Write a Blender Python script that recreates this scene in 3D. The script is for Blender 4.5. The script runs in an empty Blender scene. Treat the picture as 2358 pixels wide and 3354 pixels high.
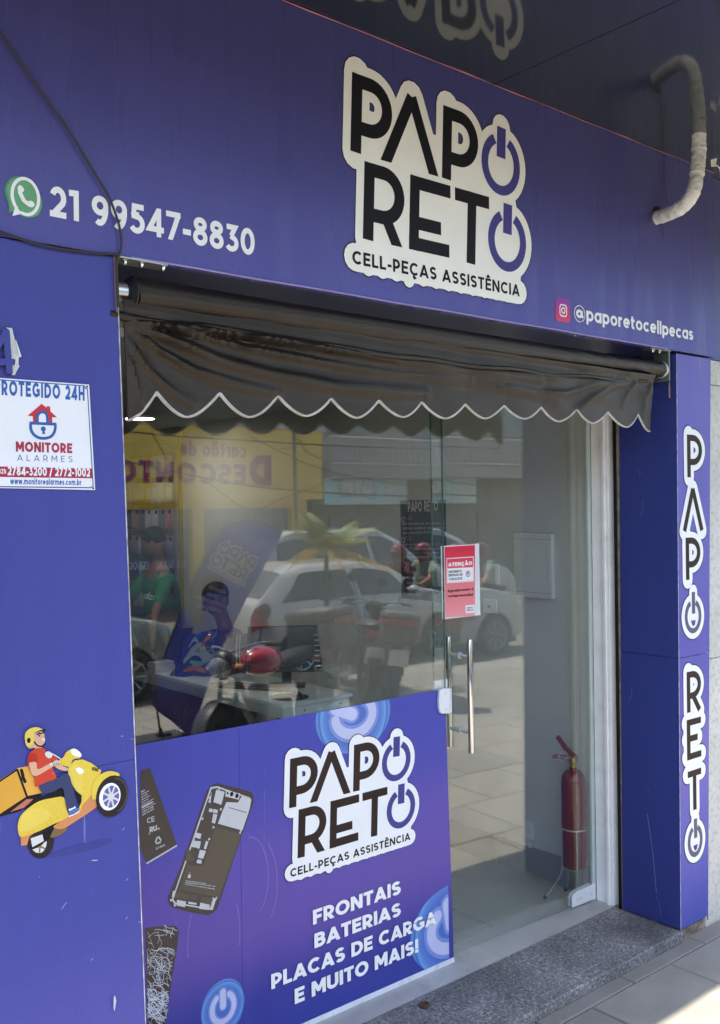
import bpy, math, random
from mathutils import Vector, Matrix
from mathutils.geometry import delaunay_2d_cdt
random.seed(7)
sc = bpy.context.scene
COL = sc.collection
PI = math.pi
R = math.radians

# ------------------------------------------------------------------ camera, world, sun, exposure
CAM_H = 1.955
FPX, YAW, PITCH, ROLL = 3193.188, R(40.2326), R(-.2029), R(-.7864)
IW, IH = 2358.0, 3354.0
fwd = Vector((math.sin(YAW) * math.cos(PITCH), math.cos(YAW) * math.cos(PITCH), math.sin(PITCH)))
rt0 = Vector((math.cos(YAW), -math.sin(YAW), 0))
up0 = rt0.cross(fwd)
rt = rt0 * math.cos(ROLL) + up0 * math.sin(ROLL)
up = -rt0 * math.sin(ROLL) + up0 * math.cos(ROLL)
CPOS = Vector((0, 0, CAM_H))
cam_data = bpy.data.cameras.new('camera')
cam = bpy.data.objects.new('camera', cam_data)
COL.objects.link(cam)
M = Matrix((rt, up, -fwd)).transposed().to_4x4()
M.translation = CPOS
cam.matrix_world = M
cam_data.sensor_fit = 'VERTICAL'
cam_data.sensor_height = 36.0
cam_data.lens = 36.0 * FPX / IH
cam_data.clip_start = .05
cam_data.clip_end = 2000
sc.camera = cam

SUN_EL, SUN_AZ = R(71), R(200)      # azimuth clockwise from +y (north); sun stands over the street, behind the camera
world = bpy.data.worlds.new('World'); sc.world = world; world.use_nodes = True
nt = world.node_tree
sky = nt.nodes.new('ShaderNodeTexSky'); sky.sky_type = 'NISHITA'; sky.sun_disc = False
sky.sun_elevation = SUN_EL; sky.sun_rotation = SUN_AZ
sky.air_density = 1.2; sky.dust_density = 2.0
nt.links.new(sky.outputs[0], nt.nodes['Background'].inputs[0])
nt.nodes['Background'].inputs[1].default_value = 0.15
sun_d = bpy.data.lights.new('sun', 'SUN'); sun_d.energy = 4.3; sun_d.angle = R(.6); sun_d.color = (1, .89, .70)
sun = bpy.data.objects.new('sun', sun_d); COL.objects.link(sun)
sdir = Vector((math.sin(SUN_AZ) * math.cos(SUN_EL), math.cos(SUN_AZ) * math.cos(SUN_EL), math.sin(SUN_EL)))
sun.rotation_euler = sdir.to_track_quat('Z', 'Y').to_euler(); sun.location = (0, -6, 12)
sc.view_settings.view_transform = 'Standard'; sc.view_settings.look = 'None'
sc.view_settings.exposure = 1.9; sc.view_settings.gamma = 1; sc.view_settings.use_curve_mapping = False
sc.cycles.max_bounces = 10; sc.cycles.transparent_max_bounces = 24; sc.cycles.glossy_bounces = 5
sc.cycles.sample_clamp_indirect = 6; sc.cycles.caustics_refractive = False; sc.cycles.caustics_reflective = False

# ------------------------------------------------------------------ geometry of the place (metres)
D = 2.413        # front of the sign and of the pillars
G = 2.875        # plane of the shop glass
W = 3.90         # right side wall of the shop (its inner face)
STEP = .05
CAN = 3.51       # underside of the canopy
SOF = 2.642      # soffit of the sign

def ray(x, y): return fwd + rt * ((x - IW / 2) / FPX) - up * ((y - IH / 2) / FPX)
def onY(x, y, Y): d = ray(x, y); return CPOS + d * (Y / d.y)
def onZ(x, y, Z): d = ray(x, y); return CPOS + d * ((Z - CAM_H) / d.z)
def onX(x, y, X): d = ray(x, y); return CPOS + d * (X / d.x)
def mir(p): return Vector((p[0], 2 * G - p[1], p[2]))      # where a thing stands whose reflection the glass shows

# ------------------------------------------------------------------ tagging and building
def tag(o, label=None, cat=None, group=None, kind=None):
    if label: o['label'] = label
    if cat: o['category'] = cat
    if group: o['group'] = group
    if kind: o['kind'] = kind
    return o

def empty(name, loc, label=None, cat=None, group=None, rz=0):
    o = bpy.data.objects.new(name, None); COL.objects.link(o)
    o.location = loc; o.rotation_euler = (0, 0, rz); o.empty_display_size = .1
    return tag(o, label, cat, group)

def link_mesh(name, me, mat, parent=None, smooth=False, world_coords=True, bevel=0, bevel_seg=2):
    o = bpy.data.objects.new(name, me); COL.objects.link(o)
    if mat is not None:
        for m_ in (mat if isinstance(mat, (list, tuple)) else [mat]): me.materials.append(m_)
    if parent is not None:
        o.parent = parent
        if world_coords:
            off = Vector((0, 0, 0)); p = parent
            while p is not None: off += Vector(p.location); p = p.parent
            me.transform(Matrix.Translation(-off))
    if smooth:
        for p in me.polygons: p.use_smooth = True
    if bevel:
        b = o.modifiers.new('bevel', 'BEVEL'); b.width = bevel; b.segments = bevel_seg; b.limit_method = 'ANGLE'; b.angle_limit = R(35)
    return o

class MB:
    def __init__(s): s.v = []; s.f = []; s.mi = []; s.cur = 0
    def add(s, vs, fs):
        n = len(s.v); s.v += [tuple(v) for v in vs]; s.f += [[i + n for i in f] for f in fs]; s.mi += [s.cur] * len(fs); return s
    def box(s, a, b):
        x0, y0, z0 = a; x1, y1, z1 = b
        vs = [(x0, y0, z0), (x1, y0, z0), (x1, y1, z0), (x0, y1, z0), (x0, y0, z1), (x1, y0, z1), (x1, y1, z1), (x0, y1, z1)]
        return s.add(vs, [[0, 3, 2, 1], [4, 5, 6, 7], [0, 1, 5, 4], [1, 2, 6, 5], [2, 3, 7, 6], [3, 0, 4, 7]])
    def obox(s, c, half, mat3):
        vs = []
        for sz in (-1, 1):
            for sx, sy in ((-1, -1), (1, -1), (1, 1), (-1, 1)):
                vs.append(Vector(c) + mat3 @ Vector((sx * half[0], sy * half[1], sz * half[2])))
        return s.add(vs, [[0, 3, 2, 1], [4, 5, 6, 7], [0, 1, 5, 4], [1, 2, 6, 5], [2, 3, 7, 6], [3, 0, 4, 7]])
    def tube(s, pts, r, n=10, caps=True, squash=None):
        pts = [Vector(p) for p in pts]; k = len(pts)
        rr = r if isinstance(r, (list, tuple)) else [r] * k
        t0 = (pts[1] - pts[0]).normalized()
        a = Vector((0, 0, 1)) if abs(t0.z) < .9 else Vector((1, 0, 0))
        nx = t0.cross(a).normalized(); vs = []
        for i, p in enumerate(pts):
            t = ((pts[min(i + 1, k - 1)] - pts[max(i - 1, 0)])).normalized()
            nx = (nx - t * nx.dot(t)).normalized(); ny = t.cross(nx)
            for j in range(n):
                q = 2 * PI * j / n
                vs.append(p + (nx * math.cos(q) + ny * math.sin(q)) * rr[i])
        fs = []
        for i in range(k - 1):
            for j in range(n):
                fs.append([i * n + j, i * n + (j + 1) % n, (i + 1) * n + (j + 1) % n, (i + 1) * n + j])
        if caps: fs += [list(range(n))[::-1], [(k - 1) * n + j for j in range(n)]]
        return s.add(vs, fs)
    def lathe(s, prof, c=(0, 0, 0), axis='Z', n=24):
        vs = []; fs = []; k = len(prof)
        for r_, h in prof:
            for j in range(n):
                q = 2 * PI * j / n; x, y = r_ * math.cos(q), r_ * math.sin(q)
                p = {'Z': (x, y, h), 'Y': (x, h, y), 'X': (h, x, y)}[axis]
                vs.append((c[0] + p[0], c[1] + p[1], c[2] + p[2]))
        for i in range(k - 1):
            for j in range(n):
                fs.append([i * n + j, i * n + (j + 1) % n, (i + 1) * n + (j + 1) % n, (i + 1) * n + j])
        if prof[0][0] > 1e-6: fs.append(list(range(n))[::-1])
        if prof[-1][0] > 1e-6: fs.append([(k - 1) * n + j for j in range(n)])
        return s.add(vs, fs)
    def ell(s, c, r, n=14, m=9, mat3=None):
        vs = []; fs = []
        for i in range(m + 1):
            a = PI * i / m - PI / 2
            for j in range(n):
                b = 2 * PI * j / n
                p = Vector((r[0] * math.cos(a) * math.cos(b), r[1] * math.cos(a) * math.sin(b), r[2] * math.sin(a)))
                if mat3: p = mat3 @ p
                vs.append(Vector(c) + p)
        for i in range(m):
            for j in range(n):
                fs.append([i * n + j, i * n + (j + 1) % n, (i + 1) * n + (j + 1) % n, (i + 1) * n + j])
        return s.add(vs, fs)
    def grid(s, P, closed=False):
        nu, nv = len(P), len(P[0]); vs = [p for row in P for p in row]; fs = []
        for i in range(nu - 1):
            for j in range(nv - (0 if closed else 1)):
                fs.append([i * nv + j, i * nv + (j + 1) % nv, (i + 1) * nv + (j + 1) % nv, (i + 1) * nv + j])
        return s.add(vs, fs)
    def prism(s, poly, dirv):
        n = len(poly); dv = Vector(dirv); a = [Vector(p) for p in poly]
        return s.add(a + [p + dv for p in a], [list(range(n))[::-1], [n + i for i in range(n)]] + [[i, (i + 1) % n, n + (i + 1) % n, n + i] for i in range(n)])
    def build(s, name, mat, parent=None, smooth=False, bevel=0, world_coords=True, seg=2):
        me = bpy.data.meshes.new(name); me.from_pydata(s.v, [], s.f)
        for p, k in zip(me.polygons, s.mi): p.material_index = k
        me.validate(clean_customdata=False)
        import bmesh
        bm = bmesh.new(); bm.from_mesh(me)
        bmesh.ops.remove_doubles(bm, verts=bm.verts, dist=1e-5)
        bmesh.ops.recalc_face_normals(bm, faces=bm.faces); bm.to_mesh(me); bm.free()
        o = link_mesh(name, me, mat, parent, smooth, world_coords, bevel, seg)
        if smooth:
            try: me.set_sharp_from_angle(angle=R(40))
            except Exception: pass
        return o

def rotm(rx=0, ry=0, rz=0):
    return (Matrix.Rotation(rz, 3, 'Z') @ Matrix.Rotation(ry, 3, 'Y') @ Matrix.Rotation(rx, 3, 'X'))

def copy_tree(o, parent=None):
    c = o.copy(); COL.objects.link(c)
    if parent is not None: c.parent = parent
    for ch in list(o.children): copy_tree(ch, c)
    return c

# ------------------------------------------------------------------ materials
MATS = {}
def mat(name, col, rough=.5, metal=0., spec=.5, var=.08, vs=6., bump=0., bs=60., coat=0., emit=None, es=0., dirt=0., dirt_col=(.12, .1, .08), dirt_s=3., sheen=0.):
    if name in MATS: return MATS[name]
    m = bpy.data.materials.new(name); m.use_nodes = True; MATS[name] = m
    n = m.node_tree.nodes; l = m.node_tree.links; b = n['Principled BSDF']
    b.inputs['Roughness'].default_value = rough; b.inputs['Metallic'].default_value = metal
    b.inputs['Specular IOR Level'].default_value = spec
    if coat: b.inputs['Coat Weight'].default_value = coat; b.inputs['Coat Roughness'].default_value = .05
    tc = n.new('ShaderNodeTexCoord'); no = n.new('ShaderNodeTexNoise'); no.inputs['Scale'].default_value = vs; no.inputs['Detail'].default_value = 5
    l.new(tc.outputs['Object'], no.inputs['Vector'])
    mp = n.new('ShaderNodeMapRange'); mp.inputs[1].default_value = .3; mp.inputs[2].default_value = .7
    mp.inputs[3].default_value = 1 - var; mp.inputs[4].default_value = 1 + var; l.new(no.outputs[0], mp.inputs[0])
    mx = n.new('ShaderNodeVectorMath'); mx.operation = 'SCALE'; mx.inputs[0].default_value = col[:3]
    l.new(mp.outputs[0], mx.inputs['Scale']); last = mx.outputs[0]
    if dirt:
        n2 = n.new('ShaderNodeTexNoise'); n2.inputs['Scale'].default_value = dirt_s; n2.inputs['Detail'].default_value = 9; n2.inputs['Roughness'].default_value = .7
        l.new(tc.outputs['Object'], n2.inputs['Vector'])
        r2 = n.new('ShaderNodeMapRange'); r2.inputs[1].default_value = .5; r2.inputs[2].default_value = .75; r2.inputs[3].default_value = 0; r2.inputs[4].default_value = dirt
        l.new(n2.outputs[0], r2.inputs[0])
        mm = n.new('ShaderNodeMix'); mm.data_type = 'RGBA'; l.new(r2.outputs[0], mm.inputs[0]); l.new(last, mm.inputs[6]); mm.inputs[7].default_value = (*dirt_col, 1)
        last = mm.outputs[2]
    l.new(last, b.inputs['Base Color'])
    rr = n.new('ShaderNodeMapRange'); rr.inputs[3].default_value = max(0, rough - .06); rr.inputs[4].default_value = min(1, rough + .08)
    l.new(no.outputs[0], rr.inputs[0]); l.new(rr.outputs[0], b.inputs['Roughness'])
    if bump:
        n3 = n.new('ShaderNodeTexNoise'); n3.inputs['Scale'].default_value = bs; n3.inputs['Detail'].default_value = 4
        l.new(tc.outputs['Object'], n3.inputs['Vector'])
        bp = n.new('ShaderNodeBump'); bp.inputs['Strength'].default_value = bump; bp.inputs['Distance'].default_value = .01
        l.new(n3.outputs[0], bp.inputs['Height']); l.new(bp.outputs[0], b.inputs['Normal'])
    if emit: b.inputs['Emission Color'].default_value = (*emit, 1); b.inputs['Emission Strength'].default_value = es
    return m

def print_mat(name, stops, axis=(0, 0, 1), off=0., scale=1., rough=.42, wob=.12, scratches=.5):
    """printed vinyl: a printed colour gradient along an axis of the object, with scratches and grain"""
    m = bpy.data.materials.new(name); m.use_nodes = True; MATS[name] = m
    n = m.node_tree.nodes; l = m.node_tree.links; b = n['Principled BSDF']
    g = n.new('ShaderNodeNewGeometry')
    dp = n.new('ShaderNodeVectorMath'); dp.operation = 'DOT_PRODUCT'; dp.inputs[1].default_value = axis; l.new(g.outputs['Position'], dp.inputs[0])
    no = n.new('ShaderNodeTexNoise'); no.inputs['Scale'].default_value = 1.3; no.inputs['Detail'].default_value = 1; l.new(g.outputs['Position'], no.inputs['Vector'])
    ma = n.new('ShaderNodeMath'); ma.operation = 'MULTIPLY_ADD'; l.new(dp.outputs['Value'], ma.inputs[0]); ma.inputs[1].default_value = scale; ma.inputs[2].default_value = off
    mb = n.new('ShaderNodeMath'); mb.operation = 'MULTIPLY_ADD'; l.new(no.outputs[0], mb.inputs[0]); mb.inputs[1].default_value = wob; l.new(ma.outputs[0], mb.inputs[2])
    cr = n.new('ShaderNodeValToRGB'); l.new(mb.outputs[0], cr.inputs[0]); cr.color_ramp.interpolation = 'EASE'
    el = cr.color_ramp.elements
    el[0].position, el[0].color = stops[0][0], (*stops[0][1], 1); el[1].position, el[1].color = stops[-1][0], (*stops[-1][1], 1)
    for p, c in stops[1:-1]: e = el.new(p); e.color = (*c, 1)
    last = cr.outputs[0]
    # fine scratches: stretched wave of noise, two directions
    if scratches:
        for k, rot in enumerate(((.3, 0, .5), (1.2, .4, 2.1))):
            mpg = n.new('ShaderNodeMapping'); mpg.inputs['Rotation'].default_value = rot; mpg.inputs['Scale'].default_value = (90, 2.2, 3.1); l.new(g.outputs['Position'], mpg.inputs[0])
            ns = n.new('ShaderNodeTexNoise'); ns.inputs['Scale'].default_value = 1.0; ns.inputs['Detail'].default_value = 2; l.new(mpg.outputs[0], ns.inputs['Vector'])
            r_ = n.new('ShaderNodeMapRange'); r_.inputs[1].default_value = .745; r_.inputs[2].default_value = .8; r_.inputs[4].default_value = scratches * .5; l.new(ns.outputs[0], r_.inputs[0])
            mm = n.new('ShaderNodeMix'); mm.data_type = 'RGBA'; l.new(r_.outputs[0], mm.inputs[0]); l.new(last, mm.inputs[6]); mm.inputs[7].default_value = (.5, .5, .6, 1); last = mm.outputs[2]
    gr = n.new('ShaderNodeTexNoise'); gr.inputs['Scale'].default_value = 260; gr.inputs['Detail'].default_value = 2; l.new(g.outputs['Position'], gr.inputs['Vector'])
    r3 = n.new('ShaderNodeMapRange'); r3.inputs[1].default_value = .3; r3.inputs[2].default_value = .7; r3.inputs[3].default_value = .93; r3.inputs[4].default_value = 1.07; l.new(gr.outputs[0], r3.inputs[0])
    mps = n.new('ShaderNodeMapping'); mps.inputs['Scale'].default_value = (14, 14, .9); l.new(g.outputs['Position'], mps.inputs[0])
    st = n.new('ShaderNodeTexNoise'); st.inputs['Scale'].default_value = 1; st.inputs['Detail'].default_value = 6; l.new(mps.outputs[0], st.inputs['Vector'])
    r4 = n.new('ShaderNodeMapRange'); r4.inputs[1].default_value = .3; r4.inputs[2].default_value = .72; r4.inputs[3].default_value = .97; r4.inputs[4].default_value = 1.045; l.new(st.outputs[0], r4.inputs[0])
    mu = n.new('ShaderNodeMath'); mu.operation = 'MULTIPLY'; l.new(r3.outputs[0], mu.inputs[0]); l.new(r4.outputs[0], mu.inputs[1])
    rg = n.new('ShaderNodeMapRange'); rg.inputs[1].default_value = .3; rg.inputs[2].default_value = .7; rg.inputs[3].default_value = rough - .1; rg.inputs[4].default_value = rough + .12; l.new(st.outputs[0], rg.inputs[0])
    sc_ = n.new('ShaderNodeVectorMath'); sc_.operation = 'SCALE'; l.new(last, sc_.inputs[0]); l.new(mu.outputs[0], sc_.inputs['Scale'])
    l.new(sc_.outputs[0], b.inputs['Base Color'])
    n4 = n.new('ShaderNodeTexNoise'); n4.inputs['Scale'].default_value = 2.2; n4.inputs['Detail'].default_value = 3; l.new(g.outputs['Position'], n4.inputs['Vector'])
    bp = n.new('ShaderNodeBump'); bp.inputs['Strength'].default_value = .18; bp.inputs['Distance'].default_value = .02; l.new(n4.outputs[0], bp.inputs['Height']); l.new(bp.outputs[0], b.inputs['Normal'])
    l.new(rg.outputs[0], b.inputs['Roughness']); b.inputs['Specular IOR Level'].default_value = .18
    return m

def glass_mat(name, tint=(.93, .96, .945), k=1.0):
    m = bpy.data.materials.new(name); m.use_nodes = True; MATS[name] = m
    n = m.node_tree.nodes; l = m.node_tree.links
    for x in list(n): n.remove(x)
    out = n.new('ShaderNodeOutputMaterial'); tr = n.new('ShaderNodeBsdfTransparent'); tr.inputs[0].default_value = (*tint, 1)
    gl = n.new('ShaderNodeBsdfGlossy'); gl.inputs['Roughness'].default_value = 0; gl.inputs[0].default_value = (k, k, k, 1)
    g = n.new('ShaderNodeNewGeometry'); ma = n.new('ShaderNodeMath'); ma.operation = 'MULTIPLY_ADD'
    l.new(g.outputs['Backfacing'], ma.inputs[0]); ma.inputs[1].default_value = 1 / 1.82 - 1.82; ma.inputs[2].default_value = 1.82
    fr = n.new('ShaderNodeFresnel'); l.new(ma.outputs[0], fr.inputs['IOR'])
    # faint dust film, unevenly wiped
    tc = n.new('ShaderNodeTexCoord'); no = n.new('ShaderNodeTexNoise'); no.inputs['Scale'].default_value = 2.5; no.inputs['Detail'].default_value = 6; l.new(tc.outputs['Object'], no.inputs['Vector'])
    mr = n.new('ShaderNodeMapRange'); mr.inputs[1].default_value = .35; mr.inputs[2].default_value = .75; mr.inputs[3].default_value = .001; mr.inputs[4].default_value = .010; l.new(no.outputs[0], mr.inputs[0])
    mx = n.new('ShaderNodeMixShader'); l.new(fr.outputs[0], mx.inputs[0]); l.new(tr.outputs[0], mx.inputs[1]); l.new(gl.outputs[0], mx.inputs[2])
    df = n.new('ShaderNodeBsdfDiffuse'); df.inputs[0].default_value = (.6, .6, .57, 1)
    m2 = n.new('ShaderNodeMixShader'); l.new(mr.outputs[0], m2.inputs[0]); l.new(mx.outputs[0], m2.inputs[1]); l.new(df.outputs[0], m2.inputs[2])
    l.new(m2.outputs[0], out.inputs[0])
    return m

# ------------------------------------------------------------------ stroke lettering
def arc(cx, cy, rx, ry, a0, a1, q=7):
    n = max(2, int(abs(a1 - a0) / 90 * q + .5))
    return [(cx + rx * math.cos(R(a0 + (a1 - a0) * i / n)), cy + ry * math.sin(R(a0 + (a1 - a0) * i / n))) for i in range(n + 1)]

def ribbon(pts, hw, closed=False, rnd=False):
    P = [Vector(p) for p in pts]
    Q = [P[0]]
    for p in P[1:]:
        if (p - Q[-1]).length > 1e-6: Q.append(p)
    if closed and (Q[0] - Q[-1]).length < 1e-6: Q.pop()
    P = Q; n = len(P); out = []
    segs = [(P[i], P[(i + 1) % n]) for i in range(n if closed else n - 1)]
    N = [Vector((-(b - a).y, (b - a).x)).normalized() for a, b in segs]; k = len(segs)
    st = [None] * k; en = [None] * k
    for i in range(k):
        st[i] = N[i] * hw; en[i] = N[i] * hw
    for i in range(k if closed else k - 1):
        j = (i + 1) % k; c = N[i].dot(N[j])
        m = (N[i] + N[j])
        ln = min((segs[i][1] - segs[i][0]).length, (segs[j][1] - segs[j][0]).length)
        if c > .75 and hw * math.sqrt(max(0, (1 - c) / (1 + c))) * 2.1 < ln:
            m = m.normalized(); m = m * (hw / max(.5, m.dot(N[i]))); en[i] = m; st[j] = m
        elif not rnd and c > -.8:
            m = m.normalized(); m = m * (hw / max(.3, m.dot(N[i]))); p = segs[i][1]
            turn = N[i].x * N[j].y - N[i].y * N[j].x; s = -1 if turn > 0 else 1
            out.append([p, p + N[i] * hw * s, p + m * s, p + N[j] * hw * s])
    for i, (a, b) in enumerate(segs):
        out.append([a + st[i], b + en[i], b - en[i], a - st[i]])
    if rnd:
        for p in P: out.append([p + Vector((math.cos(t), math.sin(t))) * hw for t in [2 * PI * i / 14 for i in range(14)]])
    return [[(v.x, v.y) for v in q] for q in out]

def clip_y(poly, lo, hi):
    for val, sg in ((lo, 1), (hi, -1)):
        o = []; n = len(poly)
        for i in range(n):
            a, b = poly[i], poly[(i + 1) % n]; da, db = (a[1] - val) * sg, (b[1] - val) * sg
            if da >= 0: o.append(a)
            if (da >= 0) != (db >= 0):
                t = da / (da - db); o.append((a[0] + (b[0] - a[0]) * t, val))
        poly = o
        if len(poly) < 3: return []
    return poly

XH = .73
def glyph(ch, w, q=5):
    """(advance width, strokes); a stroke is (points, closed, clip band)"""
    h = w / 2; T = 1 - h; X = XH; xt = X - h; S = []
    def s(pts, closed=False, clip=None): S.append((pts, closed, clip))
    def ring(W_, y0, y1, x0=0): s(arc(x0 + W_ / 2, (y0 + y1) / 2, W_ / 2 - h, (y1 - y0) / 2 - h, 0, 360, q)[:-1], True)
    acc = {'Ç': 'C', 'ç': 'c', 'Ã': 'A', 'ã': 'a', 'Ê': 'E', 'ê': 'e', 'Í': 'I', 'í': 'i', 'ó': 'o', 'á': 'a', 'é': 'e', 'Á': 'A', 'õ': 'o'}
    if ch in acc:
        W_, S0 = glyph(acc[ch], w, q); S = list(S0); c = W_ / 2; lo = acc[ch].islower(); y = (X if lo else 1.0) + .08
        if ch in 'Çç': S.append(([(c + .02, 0), (c - .02, -.1), (c + .08, -.16), (c - .06, -.24)], False, None))
        elif ch in 'Ããõ': S.append(([(c - .2, y + .04), (c - .08, y + .12), (c + .06, y + .06), (c + .18, y + .14)], False, None))
        elif ch in 'Êê': S.append(([(c - .16, y), (c, y + .13), (c + .16, y)], False, None))
        else:
            if ch in 'í': S = S[:1]
            S.append(([(c - .04, y), (c + .09, y + .16)], False, None))
        return W_, S
    if ch == ' ': return .3, []
    if ch == 'A' or ch == 'Λ':
        W_ = .86; s([(W_ / 2, 1 - w * .2), (h * .9 - .1 * .43, -.1)], clip=(0, 1)); s([(W_ / 2, 1 - w * .2), (W_ - h * .9 + .1 * .43, -.1)], clip=(0, 1))
        s([(W_ / 2 - h, 1), (W_ / 2 + h, 1)], clip=(0, 1))
        if ch == 'A': s([(W_ * .22, .27), (W_ * .78, .27)])
    elif ch == 'B':
        W_ = .7; m = .53; s([(h, 0), (h, 1)])
        for y0, y1, wd in ((h, m, W_ - h), (m, T, W_ - h - .04)):
            r = (y1 - y0) / 2; s([(h, y0), (wd - r, y0)] + arc(wd - r, y0 + r, r, r, -90, 90, q) + [(h, y1)])
    elif ch in 'CG':
        W_ = .82 if ch == 'C' else .88; cx = .46; a = arc(cx, .5, .46 - h, .5 - h, 45, 315, q); s(a)
        if ch == 'G': s([(cx + (.46 - h) * .7, .5 - (.5 - h) * .7), (W_ - h, .27)]); s([(W_ - h, .12), (W_ - h, .52)]); s([(W_, .5 - h * .2), (.5, .5 - h * .2)])
    elif ch == 'D': W_ = .82; s([(h, 0), (h, 1)]); s([(h, h), (W_ - .48, h)] + arc(W_ - .48, .5, .48 - h, .5 - h, -90, 90, q) + [(h, T)])
    elif ch == 'E': W_ = .62; s([(h, 0), (h, 1)]); s([(0, h), (W_, h)]); s([(0, T), (W_, T)]); s([(0, .51), (W_ * .92, .51)])
    elif ch == 'F': W_ = .6; s([(h, 0), (h, 1)]); s([(0, T), (W_, T)]); s([(0, .48), (W_ * .92, .48)])
    elif ch == 'H': W_ = .76; s([(h, 0), (h, 1)]); s([(W_ - h, 0), (W_ - h, 1)]); s([(0, .5), (W_, .5)])
    elif ch == 'I': W_ = w; s([(h, 0), (h, 1)])
    elif ch == 'J': W_ = .52; s([(W_ - h, 1), (W_ - h, .28)] + arc(W_ - h - .2, .28, .2, .28 - h, 0, -150, q))
    elif ch == 'K': W_ = .72; s([(h, 0), (h, 1)]); s([(h, .32), (W_ - h * 1.2, 1.05)], clip=(0, 1)); s([(W_ * .42, .55), (W_ - h, -.05)], clip=(0, 1))
    elif ch == 'L': W_ = .56; s([(h, 0), (h, 1)]); s([(0, h), (W_, h)])
    elif ch == 'M': W_ = .92; s([(h, 0), (h, 1)]); s([(W_ - h, 0), (W_ - h, 1)]); s([(h, 1.0), (W_ / 2, .3)], clip=(0, 1)); s([(W_ - h, 1.0), (W_ / 2, .3)], clip=(0, 1)); s([(W_ / 2 - h * .7, .33), (W_ / 2 + h * .7, .33)])
    elif ch == 'N': W_ = .8; s([(h, 0), (h, 1)]); s([(W_ - h, 0), (W_ - h, 1)]); s([(h * .9, 1.0), (W_ - h * .9, 0)], clip=(0, 1))
    elif ch in 'OQ':
        W_ = .94; ring(W_, 0, 1)
        if ch == 'Q': s([(.55, .3), (.86, -.04)])
    elif ch == 'P': W_ = .66; s([(h, 0), (h, 1)]); r = .33 - h * .5; y0 = .36; s([(h, y0), (W_ - h - .3, y0)] + arc(W_ - h - .3, (y0 + T) / 2, .3, (T - y0) / 2, -90, 90, q) + [(h, T)])
    elif ch == 'R': W_ = .7; s([(h, 0), (h, 1)]); y0 = .38; s([(h, y0), (W_ - h - .32, y0)] + arc(W_ - h - .32, (y0 + T) / 2, .3, (T - y0) / 2, -90, 90, q) + [(h, T)]); s([(W_ * .42, .42), (W_ - h * 1.1 + .035, -.05)], clip=(0, 1))
    elif ch == 'S':
        W_ = .66; ry = (1 - w) / 4; rx = W_ / 2 - h; c = W_ / 2
        s(arc(c, T - ry, rx, ry, 28, 270, q) + arc(c, h + ry, rx, ry, 90, -152, q)[1:])
    elif ch == 'T': W_ = .66; s([(W_ / 2, 0), (W_ / 2, 1)]); s([(0, T), (W_, T)])
    elif ch == 'U': W_ = .76; s([(h, 1), (h, .36)] + arc(W_ / 2, .36, W_ / 2 - h, .36 - h, 180, 360, q) + [(W_ - h, 1)])
    elif ch == 'V': W_ = .84; s([(W_ / 2, w * .2), (h * .9 - .04, 1.1)], clip=(0, 1)); s([(W_ / 2, w * .2), (W_ - h * .9 + .04, 1.1)], clip=(0, 1)); s([(W_ / 2 - h, 0), (W_ / 2 + h, 0)], clip=(0, 1))
    elif ch == 'X': W_ = .8; s([(h, -.03), (W_ - h, 1.03)], clip=(0, 1)); s([(h, 1.03), (W_ - h, -.03)], clip=(0, 1))
    elif ch == 'Y': W_ = .78; s([(W_ / 2, 0), (W_ / 2, .45)]); s([(W_ / 2, .42), (h * .9, 1.05)], clip=(0, 1)); s([(W_ / 2, .42), (W_ - h * .9, 1.05)], clip=(0, 1))
    elif ch == 'Z': W_ = .68; s([(0, h), (W_, h)]); s([(0, T), (W_, T)]); s([(h, h), (W_ - h, T)])
    elif ch == '0': W_ = .7; ring(W_, 0, 1)
    elif ch == '1': W_ = .3 + w * .4; s([(W_ - h, 0), (W_ - h, 1)]); s([(0, T - .02), (W_ - h, T)])
    elif ch == '2': W_ = .62; s(arc(W_ / 2, T - .27, W_ / 2 - h, .27, 160, -38, q) + [(h * 1.6, h * 1.2)]); s([(0, h), (W_, h)])
    elif ch == '3': W_ = .62; s([(.05, T), (W_ - w * .8, T), (W_ * .42, .57)]); s([(W_ * .36, .57)] + arc(W_ * .46, .3 + h * .15, W_ * .54 - h, .3 - h * .85, 80, -150, q))
    elif ch == '4': W_ = .72; s([(W_ * .7, 0), (W_ * .7, 1)]); s([(W_ * .7, T + .04), (h, .26), (W_, .26)])
    elif ch == '5': W_ = .64; s([(W_ - .04, T), (.1 + h, T), (.08 + h, .56)]); s([(.08, .57)] + [(.3, .61)] + arc(.3, .31 + h * .1, .34 - h, .3 - h * .6, 90, -150, q))
    elif ch == '6' or ch == '9':
        W_ = .66; f = 1 if ch == '6' else -1
        a = arc(W_ / 2, .33, W_ / 2 - h, .33 - h, 0, 360, q)[:-1]; b = arc(W_ / 2 + .02, .4, W_ / 2 + .02 - h, .6 - h, 180, 62, q)
        if f < 0: a = [(W_ - x, 1 - y) for x, y in a]; b = [(W_ - x, 1 - y) for x, y in b]
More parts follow.
